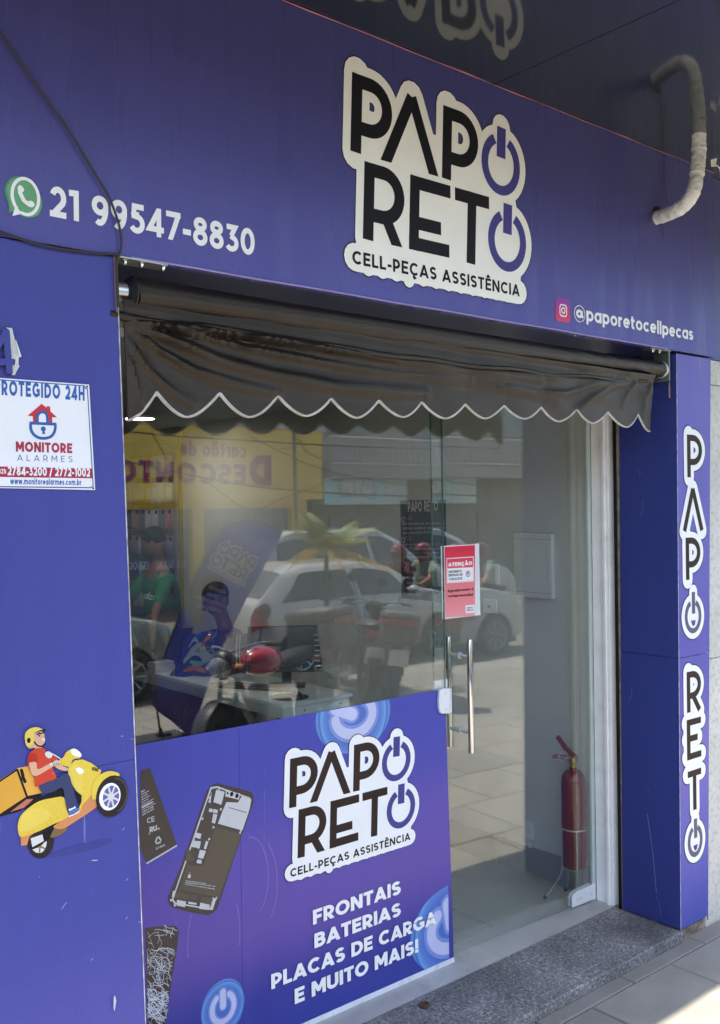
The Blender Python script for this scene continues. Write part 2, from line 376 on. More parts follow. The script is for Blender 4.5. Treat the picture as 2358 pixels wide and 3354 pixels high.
        s(a, True); s(b)
    elif ch == '7': W_ = .64; s([(0, T), (W_, T)]); s([(W_ - h, T), (.16, -.05)], clip=(0, 1))
    elif ch == '8': W_ = .66; s(arc(W_ / 2, .29, W_ / 2 - h, .29 - h * .9, 0, 360, q)[:-1], True); s(arc(W_ / 2, .76 - h * .1, W_ / 2 - h - .03, .24 - h * .8, 0, 360, q)[:-1], True)
    elif ch == '-': W_ = .36; s([(0, .38), (W_, .38)])
    elif ch == '/': W_ = .4; s([(0, -.08), (W_, 1.06)])
    elif ch == '.': W_ = w * 1.1; s([(0, h), (W_, h)])
    elif ch == ',': W_ = w * 1.1; s([(W_ * .7, h * 1.6), (W_ * .3, -h)])
    elif ch == ':': W_ = w; s([(0, h), (w, h)]); s([(0, .55), (w, .55)])
    elif ch == '!': W_ = w * 1.1; s([(W_ / 2, .3), (W_ / 2, 1)]); s([(0, h * 1.05), (W_, h * 1.05)])
    elif ch == '(': W_ = .26; s(arc(.5, .45, .45, .62, 140, 220, q))
    elif ch == ')': W_ = .26; s(arc(-.24, .45, .45, .62, 40, -40, q))
    elif ch == '@':
        W_ = 1.02; s(arc(.51, .4, .51 - .035, .56, -70, 280, q)); s(arc(.48, .4, .2, .2, 0, 360, q)[:-1], True); s([(.7, .62), (.7, .24), (.84, .2)])
    elif ch == '%': W_ = .7; s([(0, 0), (.7, 1)]); ring(.3, .7, 1); ring(.3, 0, .3, .4)
    # lower case
    elif ch in 'abdgpqoce':
        W_ = .66 if ch not in 'oce' else (.68 if ch == 'o' else .62); r = .66
        if ch in 'oabdgpq': ring(r if ch != 'o' else .68, 0, X)
        if ch == 'c': s(arc(.34, X / 2, .34 - h, X / 2 - h, 42, 318, q))
        if ch == 'e': W_ = .66; s(arc(.33, X / 2, .33 - h, X / 2 - h, 0, 318, q)); s([(h, X / 2), (.66 - h * .4, X / 2)])
        if ch in 'a': s([(W_ - h, 0), (W_ - h, X)])
        if ch == 'b': s([(h, 0), (h, 1.02)])
        if ch == 'd': s([(W_ - h, 0), (W_ - h, 1.02)])
        if ch == 'p': s([(h, -.24), (h, X)])
        if ch == 'q': s([(W_ - h, -.24), (W_ - h, X)])
        if ch == 'g': s([(W_ - h, X), (W_ - h, 0)] + arc(W_ / 2, -.02, W_ / 2 - h, .22 - h, 0, -140, q))
    elif ch == 'f': W_ = .4; s([(.2, 0), (.2, .8)] + arc(.2 + .2, .8, .2, .22 - h, 180, 100, q)); s([(0, X - h), (.4, X - h)])
    elif ch == 'h': W_ = .6; s([(h, 0), (h, 1.02)]); s([(h, X * .5)] + arc(W_ / 2, X - .28, W_ / 2 - h, .28 - h, 180, 0, q) + [(W_ - h, 0)])
    elif ch in 'ií': W_ = w; s([(h, 0), (h, X)]); s([(h, X + .12), (h, X + .12 + w * 1.05)])
    elif ch == 'j': W_ = w; s([(h, -.2), (h, X)]); s([(h, X + .12), (h, X + .12 + w)])
    elif ch == 'k': W_ = .56; s([(h, 0), (h, 1.02)]); s([(h, .24), (W_ - h, X + .03)], clip=(0, X)); s([(W_ * .4, .42), (W_ - h * .8, -.04)], clip=(0, X))
    elif ch == 'l': W_ = w; s([(h, 0), (h, 1.02)])
    elif ch == 'm':
        W_ = .98; s([(h, 0), (h, X)]); c = (W_ - 2 * h) / 2
        for x0 in (h, h + c): s([(x0, X * .5)] + arc(x0 + c / 2, X - .26, c / 2, .26 - h, 180, 0, q) + [(x0 + c, 0)])
    elif ch == 'n': W_ = .6; s([(h, 0), (h, X)]); s([(h, X * .45)] + arc(W_ / 2, X - .28, W_ / 2 - h, .28 - h, 180, 0, q) + [(W_ - h, 0)])
    elif ch == 'r': W_ = .4; s([(h, 0), (h, X)]); s([(h, X * .5)] + arc(.36 + h * .3, X - .3, .36 - h * .7, .3 - h, 180, 95, q))
    elif ch == 's':
        W_ = .5; ry = (X - w) / 4; rx = W_ / 2 - h; c = W_ / 2
        s(arc(c, X - h - ry, rx, ry, 25, 270, q) + arc(c, h + ry, rx, ry, 90, -155, q)[1:])
    elif ch == 't': W_ = .42; s([(.16, .93), (.16, .2)] + arc(.16 + .17, .2, .17, .2 - h, 180, 280, q)); s([(0, X - h), (.4, X - h)])
    elif ch == 'u': W_ = .6; s([(h, X), (h, .3)] + arc(W_ / 2, .3, W_ / 2 - h, .3 - h, 180, 360, q) + [(W_ - h, X)]); s([(W_ - h, 0), (W_ - h, X)])
    elif ch == 'v': W_ = .62; s([(W_ / 2, w * .2), (h * .8, X + .05)], clip=(0, X)); s([(W_ / 2, w * .2), (W_ - h * .8, X + .05)], clip=(0, X))
    elif ch == 'w':
        W_ = .92
        for a_, b_ in ((h * .8, W_ * .27), (W_ / 2, W_ * .27), (W_ / 2, W_ * .73), (W_ - h * .8, W_ * .73)): s([(a_, X + .04), (b_, 0)], clip=(0, X))
    elif ch == 'x': W_ = .6; s([(h, -.02), (W_ - h, X + .02)], clip=(0, X)); s([(h, X + .02), (W_ - h, -.02)], clip=(0, X))
    elif ch == 'y': W_ = .62; s([(W_ / 2, w * .2), (h * .8, X + .05)], clip=(-.3, X)); s([(W_ * .2, -.3), (W_ - h * .8, X + .05)], clip=(-.3, X))
    elif ch == 'z': W_ = .54; s([(0, h), (W_, h)]); s([(0, X - h), (W_, X - h)]); s([(h, h), (W_ - h, X - h)])
    else: W_ = .5; s([(.1, 0), (.4, 0), (.4, .7), (.1, .7)], True)
    return W_, S

def text_polys(txt, w=.16, gap=.1, q=5, slant=0., rnd=False, grow=0., small_caps=0.):
    x = 0; out = []; hw = w / 2 + grow
    for i, ch in enumerate(txt):
        W_, S = glyph(ch, w, q)
        k = small_caps if (small_caps and i > 0) else 1
        for pts, closed, clip in S:
            t = hw * (.28 if (ch == '@' and len(pts) > 12 and not closed) else 1)
            for poly in ribbon(pts, t, closed, rnd):
                if clip and not grow: poly = clip_y(poly, *clip)
                if len(poly) >= 3: out.append([((x + px_ * k) + slant * py_, py_ * k) for px_, py_ in poly])
        x += W_ * k + gap
    return out, x - gap

def words_on(name, txt, p0, p1, height, pl, layer, m, parent, **kw):
    wd = text_polys(txt, **kw)[1]; a = Vector(p0); b = Vector(p1); x = 0; g_ = kw.get('gap', .1); w_ = kw.get('w', .16)
    for word in txt.split(' '):
        l_ = text_polys(word, **kw)[1]; q0 = a + (b - a) * (x / wd); q1 = a + (b - a) * ((x + l_) / wd)
        art(name, line_on(word, q0, q1, height, **kw), pl, layer, m, parent); x += l_ + g_ + .3 + g_

def line_on(txt, p0, p1, height, **kw):
    """lettering with its baseline from p0 to p1 on a plane and the given cap height"""
    polys, wd = text_polys(txt, **kw)
    a = Vector(p0); b = Vector(p1); e = (b - a) / wd; nrm = Vector((-(b - a).y, (b - a).x)).normalized() * height
    return [[tuple(a + e * u + nrm * v) for u, v in p] for p in polys]

class Plane:
    """a flat face: u,v coordinates on it, where a pixel of the reference lands on it, and points proud of it"""
    def __init__(s, kind, c): s.kind, s.c = kind, c
    def uv(s, x, y):
        if s.kind == 'front': p = onY(x, y, s.c); return (p.x, p.z)
        if s.kind == 'side': p = onX(x, y, s.c); return (-p.y, p.z)
        if s.kind == 'mirror': p = onY(x, y, s.c); return (-p.x, p.z)      # face seen in the shop glass
    def pt(s, u, v, off):
        if s.kind == 'front': return Vector((u, s.c - off, v))
        if s.kind == 'side': return Vector((s.c - off, -u, v))
        if s.kind == 'mirror': return Vector((-u, 2 * G - s.c + off, v))
        if s.kind == 'back': return Vector((u, s.c, v + off))

class Zoom:
    def __init__(s, pl, x0, y0, k): s.pl, s.x0, s.y0, s.k = pl, x0, y0, k
    def __call__(s, x, y): return s.pl.uv(s.x0 + x * s.k, s.y0 + y * s.k)
    def P(s, *xy): return [s(xy[i], xy[i + 1]) for i in range(0, len(xy), 2)]

def union(polys):
    vs = []; fs = []
    for p in polys:
        n = len(vs); ar = sum(p[i][0] * p[(i + 1) % len(p)][1] - p[(i + 1) % len(p)][0] * p[i][1] for i in range(len(p)))
        if abs(ar) < 1e-12: continue
        if ar < 0: p = p[::-1]
        vs += [Vector((a[0], a[1])) for a in p]; fs.append(list(range(n, n + len(p))))
    x0, x1 = min(v.x for v in vs), max(v.x for v in vs); y0 = min(v.y for v in vs); k = 20 / max(x1 - x0, 1e-4)
    vs = [Vector(((v.x - x0) * k, (v.y - y0) * k)) for v in vs]
    ov, oe, of, a, b, c = delaunay_2d_cdt(vs, [], fs, 0, 2e-5)
    return [Vector((v.x / k + x0, v.y / k + y0)) for v in ov], [f for f, o in zip(of, c) if o]

def art(name, polys, pl, layer, material, parent, step=.0007, base=.0009, thick=0):
    """a flat printed shape (lettering, emblem) lying on its face"""
    ov, of = union(polys)
    off = base + layer * step
    me = bpy.data.meshes.new(name)
    V_ = [pl.pt(v[0], v[1], off) for v in ov]
    me.from_pydata([tuple(v) for v in V_], [], of); me.validate()
    # faces towards the reader
    want = pl.pt(0, 0, 1) - pl.pt(0, 0, 0)
    if len(me.polygons) and me.polygons[0].normal.dot(want) < 0: me.flip_normals()
    return link_mesh(name, me, material, parent)

def smooth_closed(pts, n=5):
    out = []; k = len(pts)
    for i in range(k):
        p0, p1, p2, p3 = [Vector(pts[(i + j) % k]) for j in (-1, 0, 1, 2)]
        for s_ in range(n):
            t = s_ / n
            out.append(tuple(.5 * ((2 * p1) + (p2 - p0) * t + (2 * p0 - 5 * p1 + 4 * p2 - p3) * t * t + (3 * p1 - p0 - 3 * p2 + p3) * t ** 3)))
    return out
def smooth_open(pts, n=6):
    P = [Vector(pts[0])] + [Vector(p) for p in pts] + [Vector(pts[-1])]; out = []
    for i in range(1, len(P) - 2):
        p0, p1, p2, p3 = P[i - 1:i + 3]
        for s_ in range(n):
            t = s_ / n
            out.append(.5 * ((2 * p1) + (p2 - p0) * t + (2 * p0 - 5 * p1 + 4 * p2 - p3) * t * t + (3 * p1 - p0 - 3 * p2 + p3) * t ** 3))
    out.append(P[-1]); return out
def rrect(u0, v0, u1, v1, r, q=5):
    return arc(u1 - r, v1 - r, r, r, 0, 90, q) + arc(u0 + r, v1 - r, r, r, 90, 180, q) + arc(u0 + r, v0 + r, r, r, 180, 270, q) + arc(u1 - r, v0 + r, r, r, 270, 360, q)
def disc(c, r, n=28, ry=None):
    return [(c[0] + r * math.cos(2 * PI * i / n), c[1] + (ry or r) * math.sin(2 * PI * i / n)) for i in range(n)]

# ------------------------------------------------------------------ shared materials
WHITE_V = mat('white_vinyl', (.86, .85, .83), .5, spec=.15, var=.03, vs=9)
CREAM_V = mat('cream_vinyl', (.90, .875, .80), .5, spec=.15, var=.03, vs=9)
BLACK_V = mat('black_vinyl', (.012, .011, .014), .5, spec=.15, var=.2)
BROWN_V = mat('brown_black_vinyl', (.036, .022, .018), .5, spec=.15, var=.2)
PUR_V = mat('purple_vinyl', (.072, .065, .25), .5, spec=.15, var=.1)
HALO = mat('dark_print_edge', (.03,.03,.05), .5, spec=.15)
STEEL = mat('polished_steel', (.72, .71, .68), .07, 1, var=.02)
GALV = mat('galvanised_steel', (.42, .4, .36), .42, 1, var=.15, dirt=.5, dirt_s=30)
BLACK_P = mat('black_plastic', (.018, .018, .02), .4, var=.2)
WHITE_P = mat('white_plastic', (.72, .73, .75), .3, var=.03)
RUBBER = mat('black_rubber', (.02, .02, .02), .75, var=.2)
CABLE = mat('dark_cable', (.03, .022, .022), .6)
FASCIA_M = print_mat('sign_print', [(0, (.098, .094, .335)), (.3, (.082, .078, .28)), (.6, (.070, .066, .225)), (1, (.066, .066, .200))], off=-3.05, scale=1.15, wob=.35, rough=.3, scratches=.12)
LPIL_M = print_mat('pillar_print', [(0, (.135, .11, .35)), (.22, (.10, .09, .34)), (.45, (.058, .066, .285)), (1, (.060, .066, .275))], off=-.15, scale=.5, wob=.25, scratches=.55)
RPIL_M = print_mat('right_pillar_print', [(0, (.08, .09, .36)), (.2, (.13, .115, .42)), (.45, (.17, .14, .45)), (.6, (.11, .10, .40)), (1, (.14, .13, .42))], off=-.2, scale=.5, wob=.4, scratches=.4)
RSIDE_SHADED_M = print_mat('pillar_side_print_shaded', [(0, (.035, .045, .2)), (1, (.035, .05, .22))], scratches=.5)  # inner side of the pillar: its shade is put into a darker blue
PANEL_M = print_mat('glass_panel_print', [(0, (.03, .05, .27)), (.2, (.05, .055, .28)), (.45, (.135, .085, .34)), (.62, (.125, .085, .36)), (.85, (.075, .075, .36)), (1, (.07, .075, .37))], off=0, scale=.8, wob=.12, scratches=.35)

fas = Plane('front', D); gls = Plane('front', G)

# ------------------------------------------------------------------ the shop logo
BH = .0225
def logo_shapes(q=9):
    """strokes of the emblem in metres as it stands on the big sign"""
    sh = lambda pts, base: [(x + .045 * (z - base), z) for x, z in pts]
    b1, t1, b2, t2 = 3.108, 3.365, 2.833, 3.088; h = BH
    dk = []
    def P_(x0, xr, b, t, inner): # bowl
        r = (t - h - inner - h) / 2 + 0
        zt, zb = t - h, inner
        xc = xr - h - (zt - zb) / 2 * 1.0
        return [[(x0 + h, b), (x0 + h, t)], [(x0 + h, zb), (xc, zb)] + arc(xc, (zt + zb) / 2, (zt - zb) / 2, (zt - zb) / 2, -90, 90, q) + [(x0 + h, zt)]]
    row1 = P_(2.02, 2.197, b1, t1, 3.191) + P_(2.436, 2.617, b1, t1, 3.187)
    lam = [[(2.285, t1 - .012), (2.172 - .012, b1 - .03)], [(2.285, t1 - .012), (2.397 + .012, b1 - .03)]]
    row2 = P_(2.068, 2.248, b2, t2, 2.918)
    rleg = [[(2.16, 2.93), (2.232, 2.81)]]
    row2 += [[(2.273 + h, b2), (2.273 + h, t2)], [(2.273, t2 - h), (2.467, t2 - h)], [(2.273, b2 + h), (2.467, b2 + h)], [(2.273, 2.928), (2.424, 2.928)]]
    row2 += [[(2.49, t2 - h), (2.668, t2 - h)], [(2.578, b2 - .004), (2.578, t2)]]
    def power(cx, cz, zb):
        r = .0885; rz = .097
        return [arc(cx, cz, r, rz, 115, 425, q)], [[(cx - .001, zb), (cx - .001, cz + .138)]]
    ring1, bar1 = power(2.742, 3.222, 3.247); ring2, bar2 = power(2.772, 2.944, 2.97)
    return dict(r1=(row1, b1), lam=(lam, b1), r2=(row2, b2), leg=(rleg, b2), p1=(ring1, bar1, b1), p2=(ring2, bar2, b2), sh=sh, lim=(b1, t1, b2, t2))

def logo(pl, parent, T, layer, mats, tagline=True, q=9, halo=True, names=True):
    """T maps sign metres to the u,v of the face; mats: backing, letters, rings"""
    L = logo_shapes(q); sh = L['sh']; b1, t1, b2, t2 = L['lim']; dark = []; fat = []; blue = []; mgn = .0325
    def fatten(pts, hw, k): fat.extend([p] if False else p for p in ribbon(sh(pts, k), hw + mgn, False, True))
    for key in ('r1', 'r2'):
        strokes, b = L[key]
        for s_ in strokes: dark += ribbon(sh(s_, b), BH); fatten(s_, BH, b)
    for key, lo, hi in (('lam', b1, t1), ('leg', b2, t2)):
        strokes, b = L[key]
        for s_ in strokes:
            dark += [p for p in (clip_y(r_, lo, hi) for r_ in ribbon(sh(s_, b), BH * .96)) if len(p) > 2]
            a_, e_ = Vector(s_[0]), Vector(s_[1]); fatten([tuple(a_), tuple(a_ + (e_ - a_) * .9)], BH, b)
    for key in ('p1', 'p2'):
        ring, bar, b = L[key]
        for s_ in ring: blue += ribbon(sh(s_, b), .0178); fatten(s_, .0178, b)
        for s_ in bar: blue += ribbon(sh(s_, b), .024); fatten(s_, .016, b)
    fat += [[(2.06, 2.80), (2.78, 2.80), (2.80, 3.24), (2.06, 3.26)], [(2.04, 2.735), (2.84, 2.72), (2.86, 2.9), (2.04, 2.9)], disc((2.772, 2.944), .085, 20), disc((2.742, 3.222), .085, 20)]
    tg = []
    if tagline:
        tg = line_on('CELL-PEÇAS ASSISTÊNCIA', (2.022, 2.7455), (2.842, 2.7455), .0435, w=.2, gap=.14, q=4)
        tf = [((2.024 + i * .0745, 2.768)) for i in range(12)]
        fat += ribbon([(2.034, 2.768), (2.838, 2.762)], .046, False, True)
        for u in [2.09 + i * .062 for i in range(12)]: fat.append(disc((u, 2.7455), .0315, 12))
        fat.append(disc((2.272, 2.728), .026, 12))
    tr = lambda ps: [[T(*p) for p in poly] for poly in ps]
    if halo:
        hf = []
        for p in fat:
            c = Vector((sum(a[0] for a in p) / len(p), sum(a[1] for a in p) / len(p)))
            hf.append([tuple(Vector(a) + (Vector(a) - c).normalized() * .0045) for a in p])
        art('logo_print_shadow', tr(hf), pl, layer, HALO, parent)
    art('logo_backing', tr(fat), pl, layer + 1, mats[0], parent)
    art('logo_lettering', tr(dark), pl, layer + 2, mats[1], parent)
    art('power_symbol_lettering', tr(blue), pl, layer + 2, mats[2], parent)
    if tg: words_on('tagline_lettering', 'CELL-PEÇAS ASSISTÊNCIA', T(2.022, 2.7455), T(2.842, 2.7455), (Vector(T(2.2, 2.789)) - Vector(T(2.2, 2.7455))).length, pl, layer + 2, mats[1], parent, w=.2, gap=.14, q=4)

# ------------------------------------------------------------------ big sign over the shop
sign = empty('fascia_sign', (1.2, D, SOF), 'long blue shop sign with cream PAPO RETO emblem and phone number above the awning', 'shop sign')
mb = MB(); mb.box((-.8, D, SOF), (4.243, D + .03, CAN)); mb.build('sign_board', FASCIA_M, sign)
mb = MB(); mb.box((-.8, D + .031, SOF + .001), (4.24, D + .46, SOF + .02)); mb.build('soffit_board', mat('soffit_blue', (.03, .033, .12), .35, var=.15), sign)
rnd_pts = [Vector((-.8 + i * .14, D - .004, CAN - .003 + .001 * math.sin(i * 1.9))) for i in range(37)]
mb = MB(); mb.tube(rnd_pts, [.0016 + .001 * math.sin(i * 2.7) for i in range(37)], 6); mb.build('pink_edge_strip', mat('pink_plastic', (.42, .14, .19), .4, var=.5, vs=3), sign)
mb = MB(); mb.tube([Vector((1.24 + i * .2, D - .001, SOF + .002 + .001 * math.sin(i * 2.3))) for i in range(14)], .003, 6); mb.build('lower_edge_strip', mat('lilac_edge', (.3, .25, .5), .4), sign)
logo(fas, sign, lambda u, v: (u, v), 0, (CREAM_V, BLACK_V, PUR_V))
z1 = Zoom(fas, 0, 0, .7311); z2 = Zoom(fas, 1080, 0, .7918)
art('phone_number_lettering', line_on('21 99547-8830', z1(222, 968), z1(1140, 1148), .078 * 1.02, w=.2, gap=.1, q=8), fas, 1, WHITE_V, sign)
art('social_handle_lettering', line_on('@paporetocellpecas', z2(1009, 1318), z2(1502, 1408), .058, w=.19, gap=.085, q=6), fas, 1, WHITE_V, sign)
# green message bubble
GRN = mat('green_print', (.11, .33, .13), .35, var=.12); GRD = mat('dark_green_print', (.07, .24, .09), .35)
art('message_bubble_edge', [smooth_closed(z1.P(18, 850, 45, 800, 85, 792, 130, 815, 172, 862, 186, 912, 172, 960, 130, 977, 85, 965, 62, 945, 40, 956, 36, 915), 4)], fas, 1, GRD, sign)
art('message_bubble', [smooth_closed(z1.P(28, 845, 55, 806, 92, 797, 135, 820, 174, 866, 187, 915, 172, 962, 132, 974, 92, 960, 70, 940, 46, 945, 42, 905), 4)], fas, 2, GRN, sign)
bc = z1(112, 882)
b_ring = ribbon(arc(bc[0], bc[1], .034, .045, 250, 590, 8), .0042)
b_ring += [[(bc[0] - .026, bc[1] - .028), (bc[0] - .008, bc[1] - .044), (bc[0] - .034, bc[1] - .055)]]
art('handset_ring', b_ring, fas, 3, WHITE_V, sign)
art('handset_mark', ribbon([(bc[0] - .013, bc[1] + .021), (bc[0] - .014, bc[1] + .007), (bc[0] - .004, bc[1] - .011), (bc[0] + .010, bc[1] - .019), (bc[0] + .018, bc[1] - .016)], .0052, False, True) + [disc((bc[0] - .012, bc[1] + .016), .0085, 12), disc((bc[0] + .014, bc[1] - .016), .0085, 12)], fas, 3, WHITE_V, sign)
# camera badge
a_, b_ = z2(933, 1330), z2(992, 1240)
art('camera_badge', [rrect(a_[0], a_[1] + .004, b_[0], b_[1], .014)], fas, 1, print_mat('badge_print', [(0, (.75, .08, .14)), (.5, (.55, .04, .16)), (1, (.28, .06, .3))], off=-(a_[1]) * 11, scale=11, wob=.2, scratches=0), sign)
cc = ((a_[0] + b_[0]) / 2 + .002, (a_[1] + b_[1]) / 2)
art('camera_badge_mark', ribbon(rrect(cc[0] - .021, cc[1] - .022, cc[0] + .021, cc[1] + .022, .011), .0026, True) + ribbon(disc(cc, .0105, 16), .0026, True) + [disc((cc[0] + .0125, cc[1] + .0135), .0026, 8)], fas, 2, WHITE_V, sign)

# ------------------------------------------------------------------ canopy: glossy dark cladding overhead
can_y0, can_y1 = .98, 2.45
def canopy_mat():
    m = mat('canopy_gloss', (.018, .024, .030), .05, spec=.5, var=.3, vs=1.1, dirt=.35, dirt_col=(.034, .042, .052), dirt_s=1.4, coat=.7)
    return m
canopy = empty('canopy', (2.2, can_y1, CAN), 'glossy dark panelled canopy overhead mirroring the shop emblem', 'canopy')
xs = [-1.2, -.05, 1.25, 2.715, 4.18, 5.6, 7.0]
for i in range(len(xs) - 1):
    mb = MB(); mb.box((xs[i] + .002, can_y0, CAN), (xs[i + 1] - .002, can_y1, CAN + .006)); mb.build('canopy_panel', canopy_mat(), canopy)
mb = MB(); mb.box((-1.2, can_y0 - .01, CAN + .008), (7.0, can_y1, CAN + .34)); mb.build('canopy_core', mat('canopy_core_dark', (.03, .03, .035), .5), canopy)
mb = MB(); mb.box((-1.2, can_y0 - .03, CAN - .01), (7.0, can_y0 - .012, CAN + .36)); mb.build('canopy_front_board', FASCIA_M, canopy)

# ------------------------------------------------------------------ left pillar with the printed delivery rider
lp = empty('left_pillar', (1.1, D, 0), 'blue clad left pillar with a printed rider on a yellow delivery scooter', 'pillar')
zs = onY(455, 2484, D).z
def xedge(z): return 1.197 + (2.64 - z) * .0258
def pillar_panel(zb, zt, name='cladding_panel'):
    mb = MB(); vs = [(-.8, D, zb), (xedge(zb), D, zb), (xedge(zb), D + .5, zb), (-.8, D + .5, zb), (-.8, D, zt), (xedge(zt), D, zt), (xedge(zt), D + .5, zt), (-.8, D + .5, zt)]
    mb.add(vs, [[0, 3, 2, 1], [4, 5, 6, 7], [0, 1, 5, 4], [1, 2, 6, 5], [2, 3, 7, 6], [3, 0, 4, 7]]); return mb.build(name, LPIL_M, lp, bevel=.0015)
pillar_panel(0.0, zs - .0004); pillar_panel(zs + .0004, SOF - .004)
mb = MB(); mb.tube([(xedge(z) + .0005, D - .0008, z) for z in [.05 * i for i in range(0, 52)]], .0016, 6); mb.build('worn_edge', mat('bare_edge', (.5, .48, .5), .5, var=.5, vs=30), lp)
# printed rider: traced shapes, one flat colour patch each, stacked a fraction of a millimetre apart
zr = Zoom(fas, 0, 2350, 460 / 1614)
C_ = lambda n, c: mat(n, c, .5, var=.06, spec=.15)
YEL = print_mat('scooter_yellow', [(0, (.62, .25, .05)), (.5, (.68, .40, .05)), (1, (.72, .52, .07))], off=-.85 * 2.2, scale=2.2, wob=.3, scratches=.1)
YEL2 = C_('print_light_yellow', (.74, .56, .10)); ORG = C_('print_orange', (.62, .25, .10)); BOXY = C_('print_box_yellow', (.66, .34, .05)); BOXF = C_('print_box_front', (.72, .38, .07))
RED_ = C_('print_red', (.56, .06, .03)); RED2 = C_('print_dark_red', (.42, .035, .02)); SKIN_P = C_('print_skin', (.66, .38, .25)); JEAN = C_('print_navy', (.045, .055, .13)); JEAN2 = C_('print_navy_dark', (.025, .03, .08)); SHOE = C_('print_shoe_blue', (.10, .16, .38))
GREY_V = C_('print_grey', (.42, .42, .45)); LG = C_('print_light_grey', (.66, .64, .62)); BR = C_('print_brown', (.2, .13, .06)); TYRE = C_('print_tyre', (.028, .022, .022)); TY2 = C_('print_tyre_sheen', (.075, .06, .06)); PINKB = C_('print_rose', (.5, .16, .10))
Lr = [0]
def rp(name, m, *xy, sm=0, n=4):
    p = zr.P(*xy)
    if sm: p = smooth_closed(p, n)
    Lr[0] += 1; return art(name, [p], fas, Lr[0], m, lp, step=.00012)
def rs(name, m, hw, *xy, sm=True):
    p = zr.P(*xy)
    if sm: p = smooth_open(p, 5)
    Lr[0] += 1; return art(name, ribbon(p, hw, False, True), fas, Lr[0], m, lp, step=.00012)
rp('printed_floor_shadow', C_('print_shadow_blue', (.053, .058, .24)), 420, 1610, 620, 1545, 900, 1460, 1240, 1390, 1260, 1440, 1000, 1530, 700, 1590, sm=1)
rp('printed_box_underside', BLACK_V, -40, 1150, -40, 1080, 300, 890, 480, 868, 470, 905, 230, 1075)
rp('printed_box_inner', PINKB, 115, 1085, 300, 940, 380, 935, 290, 1030)
rp('printed_box_side', BOXY, -40, 1130, -40, 735, 192, 592, 300, 908)
rp('printed_box_lid_edge', BLACK_V, -40, 740, 192, 592, 200, 606, -40, 765)
rp('printed_box_front', BOXF, 190, 585, 320, 562, 480, 865, 312, 900)
rp('printed_box_lid', BOXF, 188, 582, 320, 558, 345, 618, 205, 650)
rs('printed_box_seam', BLACK_V, .0026, 196, 600, 305, 905, sm=False)
rs('printed_box_strap', BLACK_V, .004, 242, 605, 258, 660, 262, 690, 284, 735)
rp('printed_seat', BLACK_V, 300, 1010, 420, 925, 540, 880, 640, 800, 720, 760, 730, 915, 600, 925, 480, 950, 330, 1030, 270, 1050, sm=1)
rp('printed_rear_tyre', TYRE, 302, 1430, 330, 1330, 400, 1260, 500, 1245, 600, 1290, 618, 1400, 590, 1520, 520, 1600, 430, 1615, 350, 1560, sm=1)
rp('printed_rear_rim', LG, 365, 1500, 420, 1450, 490, 1390, 530, 1420, 520, 1490, 480, 1545, 420, 1552, 385, 1530, sm=1)
for a in range(5): rs('printed_rear_spoke', BR, .0018, 455, 1480, 455 + 62 * math.cos(a * 1.25 + .4), 1480 + 62 * math.sin(a * 1.25 + .4), sm=False)
rp('printed_rear_fender', ORG, 232, 1370, 330, 1330, 420, 1270, 510, 1235, 470, 1290, 380, 1330, 330, 1370, 305, 1462, 235, 1472)
rp('printed_swingarm', BLACK_V, 345, 1470, 480, 1330, 600, 1230, 640, 1225, 600, 1340, 520, 1420, 380, 1510, sm=1)
rp('printed_exhaust', BR, 575, 1360, 620, 1270, 680, 1250, 765, 1262, 745, 1310, 660, 1360, 585, 1378, sm=1)
rp('printed_plate', LG, 345, 1385, 480, 1340, 497, 1415, 365, 1487)
rp('printed_scooter_body', YEL, 200, 1300, 200, 1210, 235, 1120, 330, 1030, 440, 960, 580, 925, 728, 915, 760, 1060, 785, 1140, 690, 1190, 600, 1225, 470, 1290, 330, 1345, 230, 1368, sm=1, n=3)
rp('printed_side_cover', YEL2, 210, 1270, 245, 1130, 330, 1060, 450, 1035, 540, 1060, 575, 1110, 540, 1170, 440, 1230, 330, 1290, 240, 1320, sm=1)
rp('printed_floorboard', ORG, 608, 1245, 760, 1150, 900, 1060, 940, 880, 1110, 935, 1125, 1000, 1000, 1100, 860, 1190, 740, 1265, 660, 1278, sm=1, n=3)
rp('printed_leg_gap', BLACK_V, 835, 830, 930, 900, 925, 990, 900, 1000, 870, 900)
rp('printed_leg_shield', YEL, 778, 560, 850, 490, 940, 478, 1040, 520, 1155, 605, 1130, 690, 1080, 760, 1050, 880, 940, 1000, 905, 1090, 840, 1120, 900, 1030, 938, 950, 930, 890, 870, 840, 800, 740, 775, 640)
rp('printed_shield_face', YEL2, 785, 590, 860, 510, 960, 640, 940, 720, 925, 880, 860, 820, 800, 700)
rp('printed_headset', YEL, 660, 500, 720, 450, 760, 390, 850, 352, 910, 410, 915, 460, 830, 480, 790, 560, 700, 545, 660, 540, sm=1)
rp('printed_headlamp', WHITE_V, 805, 365, 860, 360, 915, 400, 925, 445, 850, 440, 812, 405, sm=1)
rp('printed_indicator', WHITE_V, 862, 590, 900, 570, 940, 590, 955, 625, 915, 648, 885, 630, sm=1)
for k in range(5): rs('printed_vent', BLACK_V, .0013, 1060 + k * 15, 568 + k * 4, 1052 + k * 15, 598 + k * 4, sm=False)
rp('printed_front_fender', YEL, 1040, 870, 1060, 760, 1130, 660, 1240, 612, 1340, 630, 1362, 658, 1330, 690, 1230, 710, 1150, 780, 1110, 900, 1080, 938, 1050, 925, sm=1)
tc_ = zr(1278, 898)
Lr[0] += 1; art('printed_front_tyre', [disc(tc_, .046, 36, .0545)], fas, Lr[0], TYRE, lp, step=.00012)
Lr[0] += 1; art('printed_tyre_sheen', ribbon(arc(tc_[0] + .004, tc_[1], .039, .046, -70, 80, 8), .0022, False, True), fas, Lr[0], TY2, lp, step=.00012)
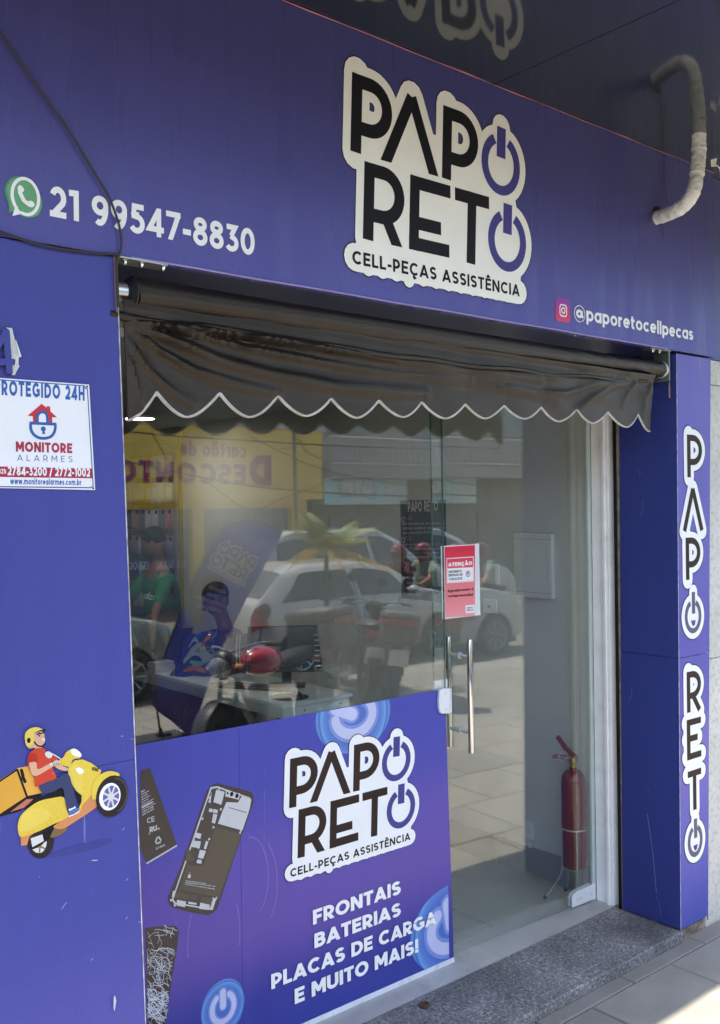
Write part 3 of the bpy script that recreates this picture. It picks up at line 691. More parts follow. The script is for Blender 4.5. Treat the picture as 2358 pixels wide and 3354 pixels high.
rc_ = zr(1252, 905)
Lr[0] += 1; art('printed_front_rim', [disc(rc_, .0305, 30, .036)], fas, Lr[0], WHITE_V, lp, step=.00012)
hc_ = zr(1265, 905)
Lr[0] += 1; art('printed_rim_hollow', [disc(hc_, .0235, 26, .029)], fas, Lr[0], C_('print_rim_blue', (.13, .14, .36)), lp, step=.00012)
Lr[0] += 1; art('printed_rim_spokes', sum([ribbon([hc_, (hc_[0] + .0235 * math.cos(k * PI / 4 + .3), hc_[1] + .029 * math.sin(k * PI / 4 + .3))], .0026) for k in range(8)], []) + [disc(hc_, .0095, 14, .011)], fas, Lr[0], LG, lp, step=.00012)
rp('printed_sock', WHITE_V, 775, 1045, 850, 1008, 862, 1040, 785, 1075)
rp('printed_shoe', SHOE, 775, 1075, 850, 1035, 905, 1030, 890, 1070, 785, 1125, sm=0)
rs('printed_shoe_sole', WHITE_V, .0014, 785, 1130, 840, 1108, 895, 1075)
rp('printed_far_leg', JEAN2, 700, 650, 780, 660, 840, 830, 862, 1000, 800, 1010, 740, 800)
rp('printed_trousers', JEAN, 440, 790, 520, 730, 640, 690, 740, 645, 790, 670, 812, 760, 840, 860, 860, 1000, 760, 1040, 730, 900, 700, 800, 600, 850, 500, 868, 455, 840, sm=1, n=3)
rp('printed_far_arm', SKIN_P, 600, 500, 650, 480, 700, 545, 775, 580, 770, 605, 690, 600, 620, 560, sm=1)
rp('printed_shirt', RED_, 320, 420, 385, 360, 440, 340, 490, 350, 540, 400, 640, 460, 620, 490, 580, 500, 600, 600, 635, 690, 520, 735, 440, 775, 395, 785, 385, 700, 360, 620, 305, 540, sm=1, n=3)
rp('printed_sleeve', RED2, 305, 550, 318, 430, 370, 400, 415, 440, 410, 515, 350, 515, sm=1)
rp('printed_arm', SKIN_P, 322, 530, 350, 508, 405, 512, 425, 590, 560, 520, 640, 490, 655, 520, 560, 580, 440, 650, 390, 665, 350, 640, sm=1, n=3)
rs('printed_grip', LG, .0032, 575, 532, 660, 512, sm=False)
for k in range(4): rs('printed_finger_line', BR, .0009, 592 + k * 20, 518 - k * 3, 602 + k * 20, 545 - k * 4, sm=False)
rs('printed_mirror_stem', LG, .0014, 560, 400, 620, 430, 680, 470)
rp('printed_mirror', LG, 505, 400, 545, 383, 583, 410, 580, 450, 545, 462, 510, 435, sm=1)
rp('printed_neck', SKIN_P, 385, 355, 380, 300, 450, 310, 470, 345, 430, 342)
rp('printed_face', SKIN_P, 370, 180, 430, 155, 490, 165, 495, 210, 503, 250, 495, 300, 460, 322, 400, 335, 330, 350, 300, 325, 360, 290, sm=1, n=3)
rp('printed_helmet', YEL2, 270, 215, 285, 160, 335, 120, 400, 105, 450, 118, 475, 140, 400, 165, 370, 195, 380, 250, 365, 300, 302, 327, 280, 290, sm=1, n=3)
rp('printed_visor', BLACK_V, 380, 172, 440, 140, 508, 128, 500, 160, 440, 152, 385, 178)
rs('printed_chin_strap', BLACK_V, .0018, 378, 275, 420, 318, 470, 322, 503, 290)
rp('printed_ear_pad', BLACK_V, 295, 255, 305, 232, 325, 228, 337, 255, 325, 285, 302, 280, sm=1)
rs('printed_brow', BLACK_V, .0018, 412, 188, 435, 174, 452, 180); rs('printed_brow', BLACK_V, .0016, 468, 172, 487, 170)
p_ = zr(434, 203); Lr[0] += 1; art('printed_eye', [disc(p_, .0024, 8)], fas, Lr[0], BLACK_V, lp, step=.00012)
rp('printed_moustache', LG, 455, 240, 475, 228, 500, 232, 500, 258, 470, 262)
# chips in the print
CH = mat('bare_chip', (.5, .5, .58), .6)
chips = []
for (x, y, l_, a_) in [(1385, 206, 14, 0), (1492, 242, 6, 80), (1400, 1272, 20, -50), (1075, 1632, 30, -5), (1580, 1570, 8, 90), (1585, 1720, 14, -40), (1440, 1850, 20, -45), (435, 1820, 4, 0), (595, 636, 5, 0)]:
    c, s_ = math.cos(R(a_)), math.sin(R(a_)); chips += ribbon([zr(x - l_ * c, y - l_ * s_), zr(x, y + 2), zr(x + l_ * c, y + l_ * s_)], .0006)
zl6 = Zoom(fas, 0, 2250, .7311)
chips += [zl6.P(502, 1385, 508, 1375, 514, 1400, 506, 1448, 501, 1430)]
for (x, y, l_, a_) in [(405, 1215, 8, -40), (560, 1030, 7, -60), (618, 1048, 6, 0), (415, 772, 14, -4), (280, 975, 20, -55)]:
    c, s_ = math.cos(R(a_)), math.sin(R(a_)); chips += ribbon([zl6(x - l_ * c, y - l_ * s_), zl6(x + l_ * c, y + l_ * s_)], .0005)
art('scratches', chips, fas, 2, CH, lp, base=.008)

# ------------------------------------------------------------------ shop glass: fixed pane carrying the printed panel
GLASS = glass_mat('shop_glass')
GEDGE = mat('green_glass_edge', (.05, .16, .13), .15, var=.2)
fx1 = 2.885
fp = empty('fixed_glass_pane', (2.0, G, STEP), 'fixed shop window pane with blue printed panel on its lower half, left of the door', 'window pane')
mb = MB(); mb.box((xedge(1.2) - .1, G, STEP + .004), (fx1, G + .008, SOF + .01)); mb.build('pane', GLASS, fp)
mb = MB(); mb.box((fx1 + .0006, G - .0003, STEP + .006), (fx1 + .0022, G + .0083, SOF + .008)); mb.build('pane_edge', GEDGE, fp)
# printed panel: its top edge 1.20, its bottom just above the sill
pT = 1.2005
mb = MB(); mb.add([(xedge(1.2) - .08, G - .0012, .072), (2.912, G - .0012, .072), (fx1 - .004, G - .0012, pT), (xedge(1.2) - .08, G - .0012, pT)], [[0, 1, 2, 3]]); mb.build('printed_panel', PANEL_M, fp)
mb = MB(); mb.box((xedge(1.2) - .08, G - .0035, .052), (2.914, G - .0001, .0725)); mb.build('white_bottom_strip', mat('scuffed_white', (.7, .72, .75), .45, dirt=.5, dirt_s=14, var=.1), fp)
zg = Zoom(gls, 850, 2250, 750 / 1560); zb_ = Zoom(gls, 950, 2900, 650 / 1614.); zh = Zoom(gls, 450, 2500, 450 / 1210.)
TG = lambda u, v: (2.072 + (u - 2.02) * .7262, .873 + (v - 3.110) * .692)
# glossy blue power buttons printed on the panel
def btn_mat(name, c, r):
    m = bpy.data.materials.new(name); m.use_nodes = True; MATS[name] = m; n = m.node_tree.nodes; l = m.node_tree.links; b = n['Principled BSDF']
    g = n.new('ShaderNodeNewGeometry'); sb = n.new('ShaderNodeVectorMath'); sb.operation = 'SUBTRACT'; sb.inputs[1].default_value = (c[0], G, c[1]); l.new(g.outputs['Position'], sb.inputs[0])
    ln = n.new('ShaderNodeVectorMath'); ln.operation = 'LENGTH'; l.new(sb.outputs[0], ln.inputs[0])
    dv = n.new('ShaderNodeMath'); dv.operation = 'DIVIDE'; l.new(ln.outputs['Value'], dv.inputs[0]); dv.inputs[1].default_value = r
    cr = n.new('ShaderNodeValToRGB'); l.new(dv.outputs[0], cr.inputs[0]); e = cr.color_ramp.elements
    e[0].position = 0; e[0].color = (.08, .17, .50, 1); e[1].position = 1; e[1].color = (.09, .2, .5, 1)
    for p, c_ in ((.55, (.06, .12, .44)), (.78, (.10, .22, .56)), (.86, (.16, .34, .66)), (.9, (.05, .12, .42)), (.95, (.12, .26, .58))): q = e.new(p); q.color = (*c_, 1)
    l.new(cr.outputs[0], b.inputs['Base Color']); b.inputs['Roughness'].default_value = .35; return m
SYM = mat('pale_lilac_print', (.5, .52, .74), .35); SYMS = mat('soft_blue_print', (.2, .27, .6), .35)
def clip_poly(p, u0, u1, v0, v1):
    p = clip_y(p, v0, v1)
    if len(p) < 3: return []
    q = clip_y([(b, a) for a, b in p], u0, u1); return [(b, a) for a, b in q]
def button(cx, cy, r, ry, ang, sr=.55):
    m = btn_mat('power_button_print_%d' % len(MATS), (cx, cy), max(r, ry)); u0, u1, v0, v1 = 1.1, 2.884 + .0, .074, pT - .002
    def A(name, ps, layer, m_):
        ps = [q for q in (clip_poly(p, u0, u1, v0, v1) for p in ps) if len(q) > 2]
        if ps: art(name, ps, gls, layer, m_, fp, step=.00015, base=.0016)
    ca, sa = math.cos(R(ang)), math.sin(R(ang))
    T = lambda x, y: (cx + (x * ca - y * sa) * r, cy + (x * sa + y * ca) * ry)
    A('power_button_print', [disc((cx, cy), r, 40, ry)], 0, m)
    for k, (hw, mm) in enumerate(((.15, SYMS), (.105, SYM))):
        ring = [T(*p) for p in arc(0, 0, .5, .5, 125, 415, 9)]; bar = [T(0, .05), T(0, .56)]
        A('power_button_mark', ribbon(ring, hw * r * (1 if k else 1.15), False, True) + ribbon(bar, hw * r * 1.25, False, True), 1 + k, mm)
bc1 = zg(642, 190); button(bc1[0], bc1[1], .187, .145, 62)
bc2 = zg(1255, 1830); button(2.90, .205, .235, .175, 8)
bc3 = zh(752, 2150); button(bc3[0], bc3[1], .088, .096, 0)
class GP(Plane): pass
logo(gls, fp, TG, 4, (WHITE_V, BROWN_V, PUR_V), q=7)
for txt, a, b, h_ in (('FRONTAIS', zg(357, 1618), zg(955, 1405), .054), ('BATERIAS', zg(367, 1778), zg(955, 1553), .054), ('PLACAS DE CARGA', zg(73, 2058), zg(1195, 1608), .054), ('E MUITO MAIS!', zg(233, 2158), zg(1075, 1802), .055)):
    words_on('panel_lettering', txt, a, b, h_, gls, 8, WHITE_V, fp, w=.235, gap=.075, q=6)
# printed phone, battery and shattered screen
def gp(name, m, pts, layer=1, sm=0):
    if sm: pts = smooth_closed(pts, 4)
    return art(name, [pts], gls, layer, m, fp, step=.0002, base=.0018)
PHB = mat('print_warm_black', (.045, .03, .026), .3); PHG = mat('print_olive_brown', (.085, .065, .045), .3); SILV = mat('print_silver', (.55, .55, .56), .35); PCB = mat('print_board_dark', (.055, .042, .035), .35)
gp('printed_phone', PHB, smooth_closed(zh.P(690, 178, 760, 190, 960, 240, 1010, 270, 1022, 330, 1000, 400, 860, 800, 720, 1220, 690, 1290, 640, 1328, 580, 1332, 340, 1280, 285, 1245, 265, 1190, 300, 1100, 420, 800, 590, 300, 620, 225), 3), 1)
gp('printed_phone_frame', SILV, zh.P(640, 210, 700, 200, 985, 300, 1000, 320, 985, 400, 700, 1180, 640, 1290, 320, 1235, 300, 1200, 420, 850, 600, 330), 2)
gp('printed_phone_inside', PCB, zh.P(650, 225, 700, 215, 975, 310, 988, 330, 970, 400, 690, 1175, 632, 1275, 335, 1225, 312, 1195, 432, 855, 612, 330), 3)
gp('printed_battery_cell', PHG, smooth_closed(zh.P(680, 580, 700, 568, 900, 620, 905, 645, 720, 1160, 695, 1175, 380, 1110, 375, 1090, 430, 910, 450, 895, 560, 905, 590, 850), 2), 4)
for q_ in ((690, 230, 765, 250, 735, 365, 665, 340), (775, 240, 900, 265, 890, 320, 770, 290), (780, 340, 880, 345, 915, 290, 1000, 320, 975, 430, 920, 590, 705, 530, 745, 420), (505, 605, 560, 620, 550, 665, 495, 650), (480, 680, 555, 685, 545, 745, 470, 735), (600, 680, 622, 690, 600, 758, 580, 750), (545, 760, 600, 770, 575, 840, 530, 830), (525, 845, 562, 850, 555, 885, 515, 875), (310, 1120, 335, 1125, 320, 1180, 300, 1175), (345, 1200, 425, 1215, 415, 1265, 340, 1250), (550, 1225, 635, 1245, 625, 1290, 540, 1280), (445, 1215, 520, 1230, 515, 1245, 445, 1235), (665, 440, 700, 450, 680, 530, 650, 520), (630, 395, 660, 402, 655, 430, 625, 425), (665, 400, 705, 410, 700, 440, 660, 430), (640, 285, 652, 240, 640, 350, 620, 340), (655, 1180, 690, 1190, 660, 1290, 640, 1290)):
    gp('printed_component', SILV, zh.P(*q_), 5)
for q_ in ((420, 770, 450, 750, 500, 850, 420, 860), (800, 385, 960, 430, 955, 436, 798, 391), (565, 1170, 665, 1190, 640, 1245, 550, 1225), (460, 1150, 525, 1165, 515, 1200, 455, 1190), (335, 1130, 450, 1150, 440, 1205, 325, 1180)):
    gp('printed_component', PHG, zh.P(*q_), 6)
for c_ in ((826, 270), (872, 285), (790, 262)): gp('printed_lens', BLACK_V, disc(zh(*c_), .0072 if c_[0] > 800 else .004, 12, .008 if c_[0] > 800 else .004), 7)
for c_ in ((630, 300), (715, 222), (730, 403), (568, 487), (665, 562), (492, 672), (627, 667), (533, 740), (552, 872), (292, 1203), (325, 1248), (685, 1195)): gp('printed_screw', SILV, disc(zh(*c_), .0042, 10), 7)
for k in range(3): art('printed_small_print', line_on(['Rechargeable li-ion battery', 'Warning authorized service provider only', 'Potential for fire or burning do not disassemble'][k], zh(415 + 6 * (k < 1), 1036 + k * 15), zh((600, 680, 675)[k], 1062 + k * 24), .0038, w=.2, q=2), gls, 8, SILV, fp, step=.0002, base=.0018)
ac = zh(453, 992); gp('printed_fruit_mark', SILV, smooth_closed([(ac[0] + x * .0055, ac[1] + y * .0062) for x, y in ((0, .8), (.6, 1), (1, .6), (.75, 0), (1, -.5), (.5, -1.1), (0, -.95), (-.5, -1.1), (-1, -.3), (-.9, .6), (-.5, 1))], 3), 7)
gp('printed_leaf_mark', SILV, [(ac[0] + x * .005, ac[1] + .009 + y * .004) for x, y in ((0, 0), (.6, .3), (.6, 1.2), (.1, .8))], 7)
gp('printed_battery', PHB, zh.P(22, 68, 108, 37, 345, 718, 75, 880, 22, 740)); gp('printed_battery_edge', SILV, zh.P(345, 715, 348, 728, 80, 888, 73, 876), 2)
for k, t in enumerate(('WARNING', 'Authorized Service', 'Provider Only', 'Potential for fire or', 'burning. Do not', 'crush, puncture,', 'heat, or burn.', 'Li-Ion Polymer Battery', '3.82V 6.91Wh', 'APN: 616-0805')):
    y0 = 262 + k * 22.5; xe = (65, 100, 88, 110, 95, 142, 140, 158, 142, 146)[k]; ye = y0 - (xe - 28) * .47 - 5
    n_ = max(3, int(len(t) * min(1, (xe - 20) / 110)))
    art('battery_lettering', line_on(t[-n_:], zh(30 + k * 1.2, y0 - 2), zh(xe, ye), .0052, w=.2, q=2), gls, 2, SILV, fp, step=.0002, base=.0018)
art('ce_mark', line_on('CE', zh(84, 530), zh(150, 508), .0175, w=.16, gap=.05, q=5), gls, 2, SILV, fp, step=.0002, base=.0018)
art('approval_mark', line_on('RU', zh(106, 608), zh(170, 590), .018, w=.24, gap=.0, q=4), gls, 2, SILV, fp, step=.0002, base=.0018)
art('approval_small', line_on('c', zh(98, 627), zh(110, 623), .008, w=.2, q=3), gls, 2, SILV, fp, step=.0002, base=.0018)
art('approval_small', line_on('US', zh(172, 588), zh(196, 580), .007, w=.2, q=3), gls, 2, SILV, fp, step=.0002, base=.0018)
rc = zh(180, 678); tri = [(rc[0] + .0145 * math.cos(R(a)), rc[1] + .0165 * math.sin(R(a))) for a in (95, 215, 335)]
art('recycling_mark', sum([ribbon([tuple(Vector(tri[i]).lerp(Vector(tri[(i + 1) % 3]), .16)), tuple(Vector(tri[i]).lerp(Vector(tri[(i + 1) % 3]), .84))], .0026) for i in range(3)], []), gls, 2, SILV, fp, step=.0002, base=.0018)
art('li_ion_lettering', line_on('Li-ion', zh(163, 760), zh(240, 725), .0085, w=.17, q=3), gls, 2, SILV, fp, step=.0002, base=.0018)
gp('printed_broken_screen', PHB, zh.P(64, 1448, 190, 1436, 320, 1430, 350, 1445, 363, 1480, 350, 1600, 300, 1900, 255, 2200, 240, 2340, 90, 2340))
rnd = random.Random(3); cr_ = []
def crack(x, y, a, n, w_):
    pts = [(x, y)]
    for _ in range(n):
        a += rnd.uniform(-.7, .7); st = rnd.uniform(14, 34); x += math.cos(a) * st; y += math.sin(a) * st
        if not (80 < x < 352 - max(0, (y - 1480)) * .125) or not (1445 < y < 2320): break
        pts.append((x, y))
    if len(pts) > 1: cr_.extend(ribbon([zh(*p) for p in pts], w_))
for k in range(150):
    yy = rnd.choice((1470, 1620, 1660, 1700, 1760, 1820, 1950, 2030, 2080, 2120, 2160, 2220)) + rnd.uniform(-50, 50); crack(rnd.uniform(80, 330 - max(0, yy - 1480) * .1), yy, rnd.choice((.3, -.8, 2.3, -2.6, 1.2, .9)), rnd.randint(3, 9), rnd.choice((.0004, .0005, .0008)))
for k in range(50): crack(rnd.uniform(90, 240), rnd.uniform(1980, 2250), rnd.choice((.6, -.7, 2.5, -2.4)), 3, .0011)
art('crack_lines', cr_, gls, 2, mat('print_ice_white', (.62, .66, .72), .35), fp, step=.0002, base=.0018)
# pale swirls in the print
sw = []
for cx, cy, rx, ry, a0, a1 in ((1000, 1000, 150, 350, -60, 100), (1060, 1050, 170, 400, -50, 60), (520, 1600, 80, 320, 120, 200), (840, 1500, 60, 300, -20, 60)):
    art('pale_print_swirl', ribbon([zh(*p) for p in arc(cx, cy, rx, -ry, a0, a1, 9)], .0022), gls, 0, mat('swirl_lilac', (.16, .12, .40), .35), fp, step=.0002, base=.0017)
sx_ = zb_(920, 330); ex_ = zb_(1160, 255); art('scratch', ribbon([sx_, ex_], .0012), gls, 10, mat('scratch_dark', (.08, .09, .2), .5), fp)
mb = MB(); mb.tube([Vector((1.865, G - .0018, z)) for z in (.075, pT - .003)], .0006, 4); mb.build('panel_seam', mat('seam_blue', (.05, .05, .22), .4), fp)

# ------------------------------------------------------------------ right pillar
rpil = empty('right_pillar', (4.0, D, 0), 'blue clad right pillar with PAPO RETO lettered down its front', 'pillar')
zsm = onY(2217, 2158, D).z; PX0 = 3.88; PX1 = 4.19
def pxl(z): return 3.886 + .0092 * z
def pxr(z): return 4.114 + .0315 * z
def rpan(zb, zt):
    mb = MB(); mb.prism([(pxl(zb) + .0008, D, zb), (pxr(zb), D, zb), (pxr(zt), D, zt), (pxl(zt) + .0008, D, zt)], (0, .002, 0)); mb.build('front_cladding', RPIL_M, rpil)
    mb = MB(); mb.prism([(pxl(zb), D + .0004, zb), (pxl(zb), 2.718, zb), (pxl(zt), 2.718, zt), (pxl(zt), D + .0004, zt)], (.002, 0, 0)); mb.build('side_cladding', RSIDE_SHADED_M, rpil)
rpan(.052, zsm - .0015); rpan(zsm + .0015, SOF - .012)
mb = MB(); mb.box((3.915, D + .012, .045), (4.099, 2.71, SOF - .02)); mb.box((3.892, D + .004, -.03), (4.10, 2.71, .046)); mb.build('core', mat('dirty_concrete', (.16, .13, .10), .9, var=.5, vs=20, bump=.6, bs=50, dirt=.6, dirt_col=(.5, .48, .42), dirt_s=18), rpil)
mb = MB(); mb.tube([Vector((pxl(z) + .0002, D - .0002, z)) for z in (.05, .8, 1.6, SOF - .014)], .0014, 5); mb.build('worn_edge', mat('bare_edge', (.5, .48, .5), .5), rpil)
mb = MB(); mb.tube([Vector((pxr(z) + .001, D + .003, z)) for z in (.03, 1.3, SOF - .01)], .0025, 5); mb.build('edge_shadow_strip', mat('edge_shadow_dark', (.03, .025, .022), .7), rpil)  # dark tube standing in for the shade along the pillar's right edge
zp1 = Zoom(fas, 2150, 1350, 208 / 597.); zp2 = Zoom(fas, 2150, 2150, 208 / 562.)
pl_f = []; pl_d = []; pl_b = []
def letter(ch, x0, x1, zt, zb, hw=.0105):
    s = []
    def X(u): return x0 + (x1 - x0) * u
    def Z(v): return zb + (zt - zb) * v
    if ch in 'PR':
        i = .36 if ch == 'P' else .4; rr = (X(1) - X(0)) * .5
        s = [[(X(0) + hw, zb), (X(0) + hw, zt)], [(X(0) + hw, Z(i))] + arc(X(1) - hw - rr, (Z(i) + zt - hw) / 2, rr, (zt - hw - Z(i)) / 2, -90, 90, 8) + [(X(0) + hw, zt - hw)]]
        if ch == 'R': s.append([(X(.42), Z(.4)), (X(1) - hw, zb)])
    if ch == 'Λ': s = [[(X(.5), zt), (X(0) + hw, zb)], [(X(.5), zt), (X(1) - hw, zb)]]
    if ch == 'E': s = [[(X(0) + hw, zb), (X(0) + hw, zt)], [(X(0), zt - hw), (X(1), zt - hw)], [(X(0), zb + hw), (X(1), zb + hw)], [(X(0), Z(.52)), (X(.75), Z(.52))]]
    if ch == 'T': s = [[(X(.5), zb), (X(.5), zt)], [(X(0), zt - hw), (X(1), zt - hw)]]
    return s
u_ = lambda x, y: zp1(x, y); w_ = lambda x, y: zp2(x, y)
HWL = .0142; MG = .0265
specs = [('P', u_(285, 210)[1], u_(285, 612)[1], 3.984, 4.110), ('Λ', u_(355, 720)[1], u_(355, 1115)[1], 3.940, 4.115), ('P', u_(285, 1180)[1], u_(285, 1577)[1], 3.962, 4.085), ('R', w_(300, 132)[1], w_(300, 492)[1], 3.957, 4.076), ('E', w_(300, 555)[1], w_(300, 912)[1], 3.953, 4.072), ('T', w_(330, 1003)[1], w_(330, 1358)[1], 3.956, 4.068)]
for ch, zt, zb, x0, x1 in specs:
    for s_ in letter(ch, x0, x1, zt, zb, HWL): pl_d += ribbon(s_, HWL); pl_f += ribbon(s_, HWL + MG, False, True)
for zt, zb, zbar, cx_, rr__ in ((u_(343, 1735)[1], u_(328, 2080)[1], u_(343, 1690)[1], 4.017, .069), (w_(338, 1465)[1], w_(318, 1782)[1], w_(338, 1435)[1], 4.011, .062)):
    cz = (zt + zb) / 2 - .006; ry = (cz - zb) - .011
    ring = arc(cx_, cz, rr__ - .011, ry, 112, 428, 9); bar = [(cx_ + .004, zbar), (cx_ + .004, cz + .012)]
    pl_b += ribbon(ring, .0115) + ribbon(bar, .0135); pl_f += ribbon(ring, .037, False, True) + ribbon(bar, .034, False, True)
    d_ = [(cx_ - .018, cz - .02), (cx_ + .018, cz - .018), (cx_ + .011, cz - .04), (cx_ - .006, cz - .044)]
    art('lettering_gap', [d_], fas, 4, PUR_V, rpil)
hf = []
for p in pl_f:
    c = Vector((sum(a[0] for a in p) / len(p), sum(a[1] for a in p) / len(p))); hf.append([tuple(Vector(a) + (Vector(a) - c).normalized() * .005) for a in p])
art('lettering_print_shadow', hf, fas, 0, HALO, rpil)
art('lettering_backing', pl_f, fas, 1, WHITE_V, rpil); art('pillar_lettering', pl_d, fas, 2, BROWN_V, rpil); art('power_symbol_lettering', pl_b, fas, 2, mat('slate_print', (.075, .075, .14), .35), rpil)
sw = []
for (x, y, x2, y2, hw) in ((2120, 2665, 2150, 2925, .0012), (2150, 2935, 2165, 3000, .0006), (2118, 2580, 2125, 2600, .0004), (2105, 1640, 2100, 1690, .0006), (2095, 1540, 2092, 1560, .0008), (2060, 2300, 2070, 2250, .0006)):
    p1, p2 = onX(x, y, PX0), onX(x2, y2, PX0); mid = Vector(((-p1.y - p2.y) / 2 + .006, (p1.z + p2.z) / 2)); sw += ribbon([(-p1.y, p1.z), tuple(mid), (-p2.y, p2.z)], hw)
art('side_scratches', sw, Plane('side', PX0), 0, mat('pale_scratch', (.25, .26, .42), .5), rpil, base=.0005)

# ------------------------------------------------------------------ neighbour's wall, its sign return, shutter slot, door frame
nw = empty('neighbour_wall', (4.6, 2.43, 0), 'pale weathered plaster wall of the neighbour right of the blue pillar', 'wall')
PLA = mat('old_plaster', (.60, .58, .52), .85, var=.12, vs=4, bump=.25, bs=35, dirt=.75, dirt_col=(.16, .14, .12), dirt_s=38)
zj = onY(2340, 1262, 2.43).z; zj2 = onY(2340, 2155, 2.43).z
for a, b in ((-.02, zj2 - .002), (zj2 + .002, zj - .002), (zj + .002, 2.63)):
    mb = MB(); mb.box((4.101, 2.43, a), (7.2, 2.8, b)); mb.build('wall_block', PLA, nw)
nb = MB(); nb.box((4.247, 2.45, 2.64), (7.2, 2.8, 3.505)); tag(nb.build('neighbour_sign', mat('neighbour_blue', (.05, .06, .2), .4, var=.2)), 'plain dark blue neighbouring sign board beside the right end of the PAPO RETO sign', 'sign board')
jamb = empty('door_frame', (W, 2.8, STEP), 'white painted door frame with chipped paint between glass door and right pillar', 'door frame')
PAINT = mat('chipped_white_paint', (.90, .89, .87), .45, var=.04, vs=10, bump=.12, bs=60, dirt=.25, dirt_col=(.3, .27, .22), dirt_s=9)
for (a, b, y0, y1, nm) in ((3.887, 3.93, 2.802, 2.866, 'jamb'), (3.876, 3.93, 2.784, 2.801, 'jamb_bead'), (3.884, 3.93, 2.768, 2.783, 'jamb_bead')):
    mb = MB(); mb.box((a, y0, STEP), (b, y1, SOF)); mb.build(nm, PAINT, jamb, bevel=.002)
mb = MB(); mb.box((3.865, 2.871, STEP), (3.93, 2.884, SOF)); mb.build('jamb_stop', mat('pale_green_seal', (.5, .56, .52), .3), jamb)
slot = empty('shutter_channel', (W, 2.73, STEP), 'black rolling shutter channel beside the blue side of the right pillar', 'shutter channel')
mb = MB(); mb.box((3.925, 2.7235, .03), (3.93, 2.767, SOF)); mb.build('channel_back', mat('slot_black', (.006, .006, .006), .9), slot)
mb = MB(); mb.box((3.889, 2.719, .03), (3.93, 2.7232, SOF)); mb.build('channel_lip', mat('dusty_brown_metal', (.2, .15, .1), .8, var=.4, vs=30), slot)
mb = MB(); mb.box((3.931, 2.72, 0), (4.10, 2.95, SOF)); tag(mb.build('inner_wall_core', PLA), 'hidden plaster wall end between shop and neighbour behind the right pillar', 'wall')

# ------------------------------------------------------------------ step, sill, pavement, road
def granite():
    m = bpy.data.materials.new('flamed_granite'); m.use_nodes = True; MATS['flamed_granite'] = m; n = m.node_tree.nodes; l = m.node_tree.links; b = n['Principled BSDF']
    g = n.new('ShaderNodeNewGeometry'); a = n.new('ShaderNodeTexNoise'); a.inputs['Scale'].default_value = 85; a.inputs['Detail'].default_value = 8; a.inputs['Roughness'].default_value = .75; a.inputs['Distortion'].default_value = .8; l.new(g.outputs['Position'], a.inputs['Vector'])
    v = n.new('ShaderNodeTexVoronoi'); v.inputs['Scale'].default_value = 150; l.new(g.outputs['Position'], v.inputs['Vector'])
    cr = n.new('ShaderNodeValToRGB'); e = cr.color_ramp.elements; e[0].position = .40; e[0].color = (.045, .048, .055, 1); e[1].position = .63; e[1].color = (.46, .45, .42, 1); q = e.new(.5); q.color = (.15, .15, .155, 1); q = e.new(.58); q.color = (.26, .255, .25, 1); l.new(a.outputs[0], cr.inputs[0])
    big = n.new('ShaderNodeTexNoise'); big.inputs['Scale'].default_value = 3.4; big.inputs['Detail'].default_value = 4; l.new(g.outputs['Position'], big.inputs['Vector'])
    mr = n.new('ShaderNodeMapRange'); mr.inputs[1].default_value = .3; mr.inputs[2].default_value = .7; mr.inputs[3].default_value = .5; mr.inputs[4].default_value = 1.4; l.new(big.outputs[0], mr.inputs[0])
    mx = n.new('ShaderNodeVectorMath'); mx.operation = 'SCALE'; l.new(cr.outputs[0], mx.inputs[0]); l.new(mr.outputs[0], mx.inputs['Scale']); l.new(mx.outputs[0], b.inputs['Base Color'])
    bp = n.new('ShaderNodeBump'); bp.inputs['Strength'].default_value = .5; bp.inputs['Distance'].default_value = .003; l.new(a.outputs[0], bp.inputs['Height']); l.new(bp.outputs[0], b.inputs['Normal']); b.inputs['Roughness'].default_value = .55
    return m
GRA = granite(); MARB = mat('worn_marble_sill', (.37, .37, .355), .4, var=.15, vs=5, dirt=.5, dirt_col=(.16, .15, .14), dirt_s=6)
stp = empty('granite_step', (2.4, 2.6, 0), 'long speckled grey granite doorstep in front of the shop door', 'step')
for a, b in ((-.8, 1.9), (1.902, 3.884)):
    mb = MB(); mb.box((a, D - .014, .0), (b, 2.764, STEP)); mb.build('granite_slab', GRA, stp, bevel=.006)
sil = empty('door_sill', (2.4, 2.8, 0), 'pale grey worn stone sill under the shop glass', 'sill')
for a, b in ((-.8, .9), (.9015, 2.125), (2.1265, 3.10), (3.1015, 3.893)):
    mb = MB(); mb.box((a, 2.766, .01), (b, 2.99, STEP + .0015)); mb.build('sill_stone', MARB, sil)
# iron ring let into the step
hp = onZ(950 + 1095 * .4027, 2900 + 980 * .4027, STEP)
ring = empty('floor_socket', (hp.x, hp.y, STEP), 'small rusty round lock socket let into the granite step', 'floor socket')
RUST = mat('rusty_iron', (.1, .055, .035), .85, .3, var=.5, vs=40, bump=.6, bs=120)
mb = MB(); mb.lathe([(.019, 0), (.024, .004), (.021, .009), (.0135, .009), (.012, .002)], (hp.x, hp.y, STEP), n=24); mb.build('socket_ring', RUST, ring, smooth=True)
mb = MB(); mb.lathe([(.0001, .0015), (.013, .0015)], (hp.x, hp.y, STEP), n=16); mb.build('socket_hole', mat('slot_black', (.006, .006, .006), .9), ring)

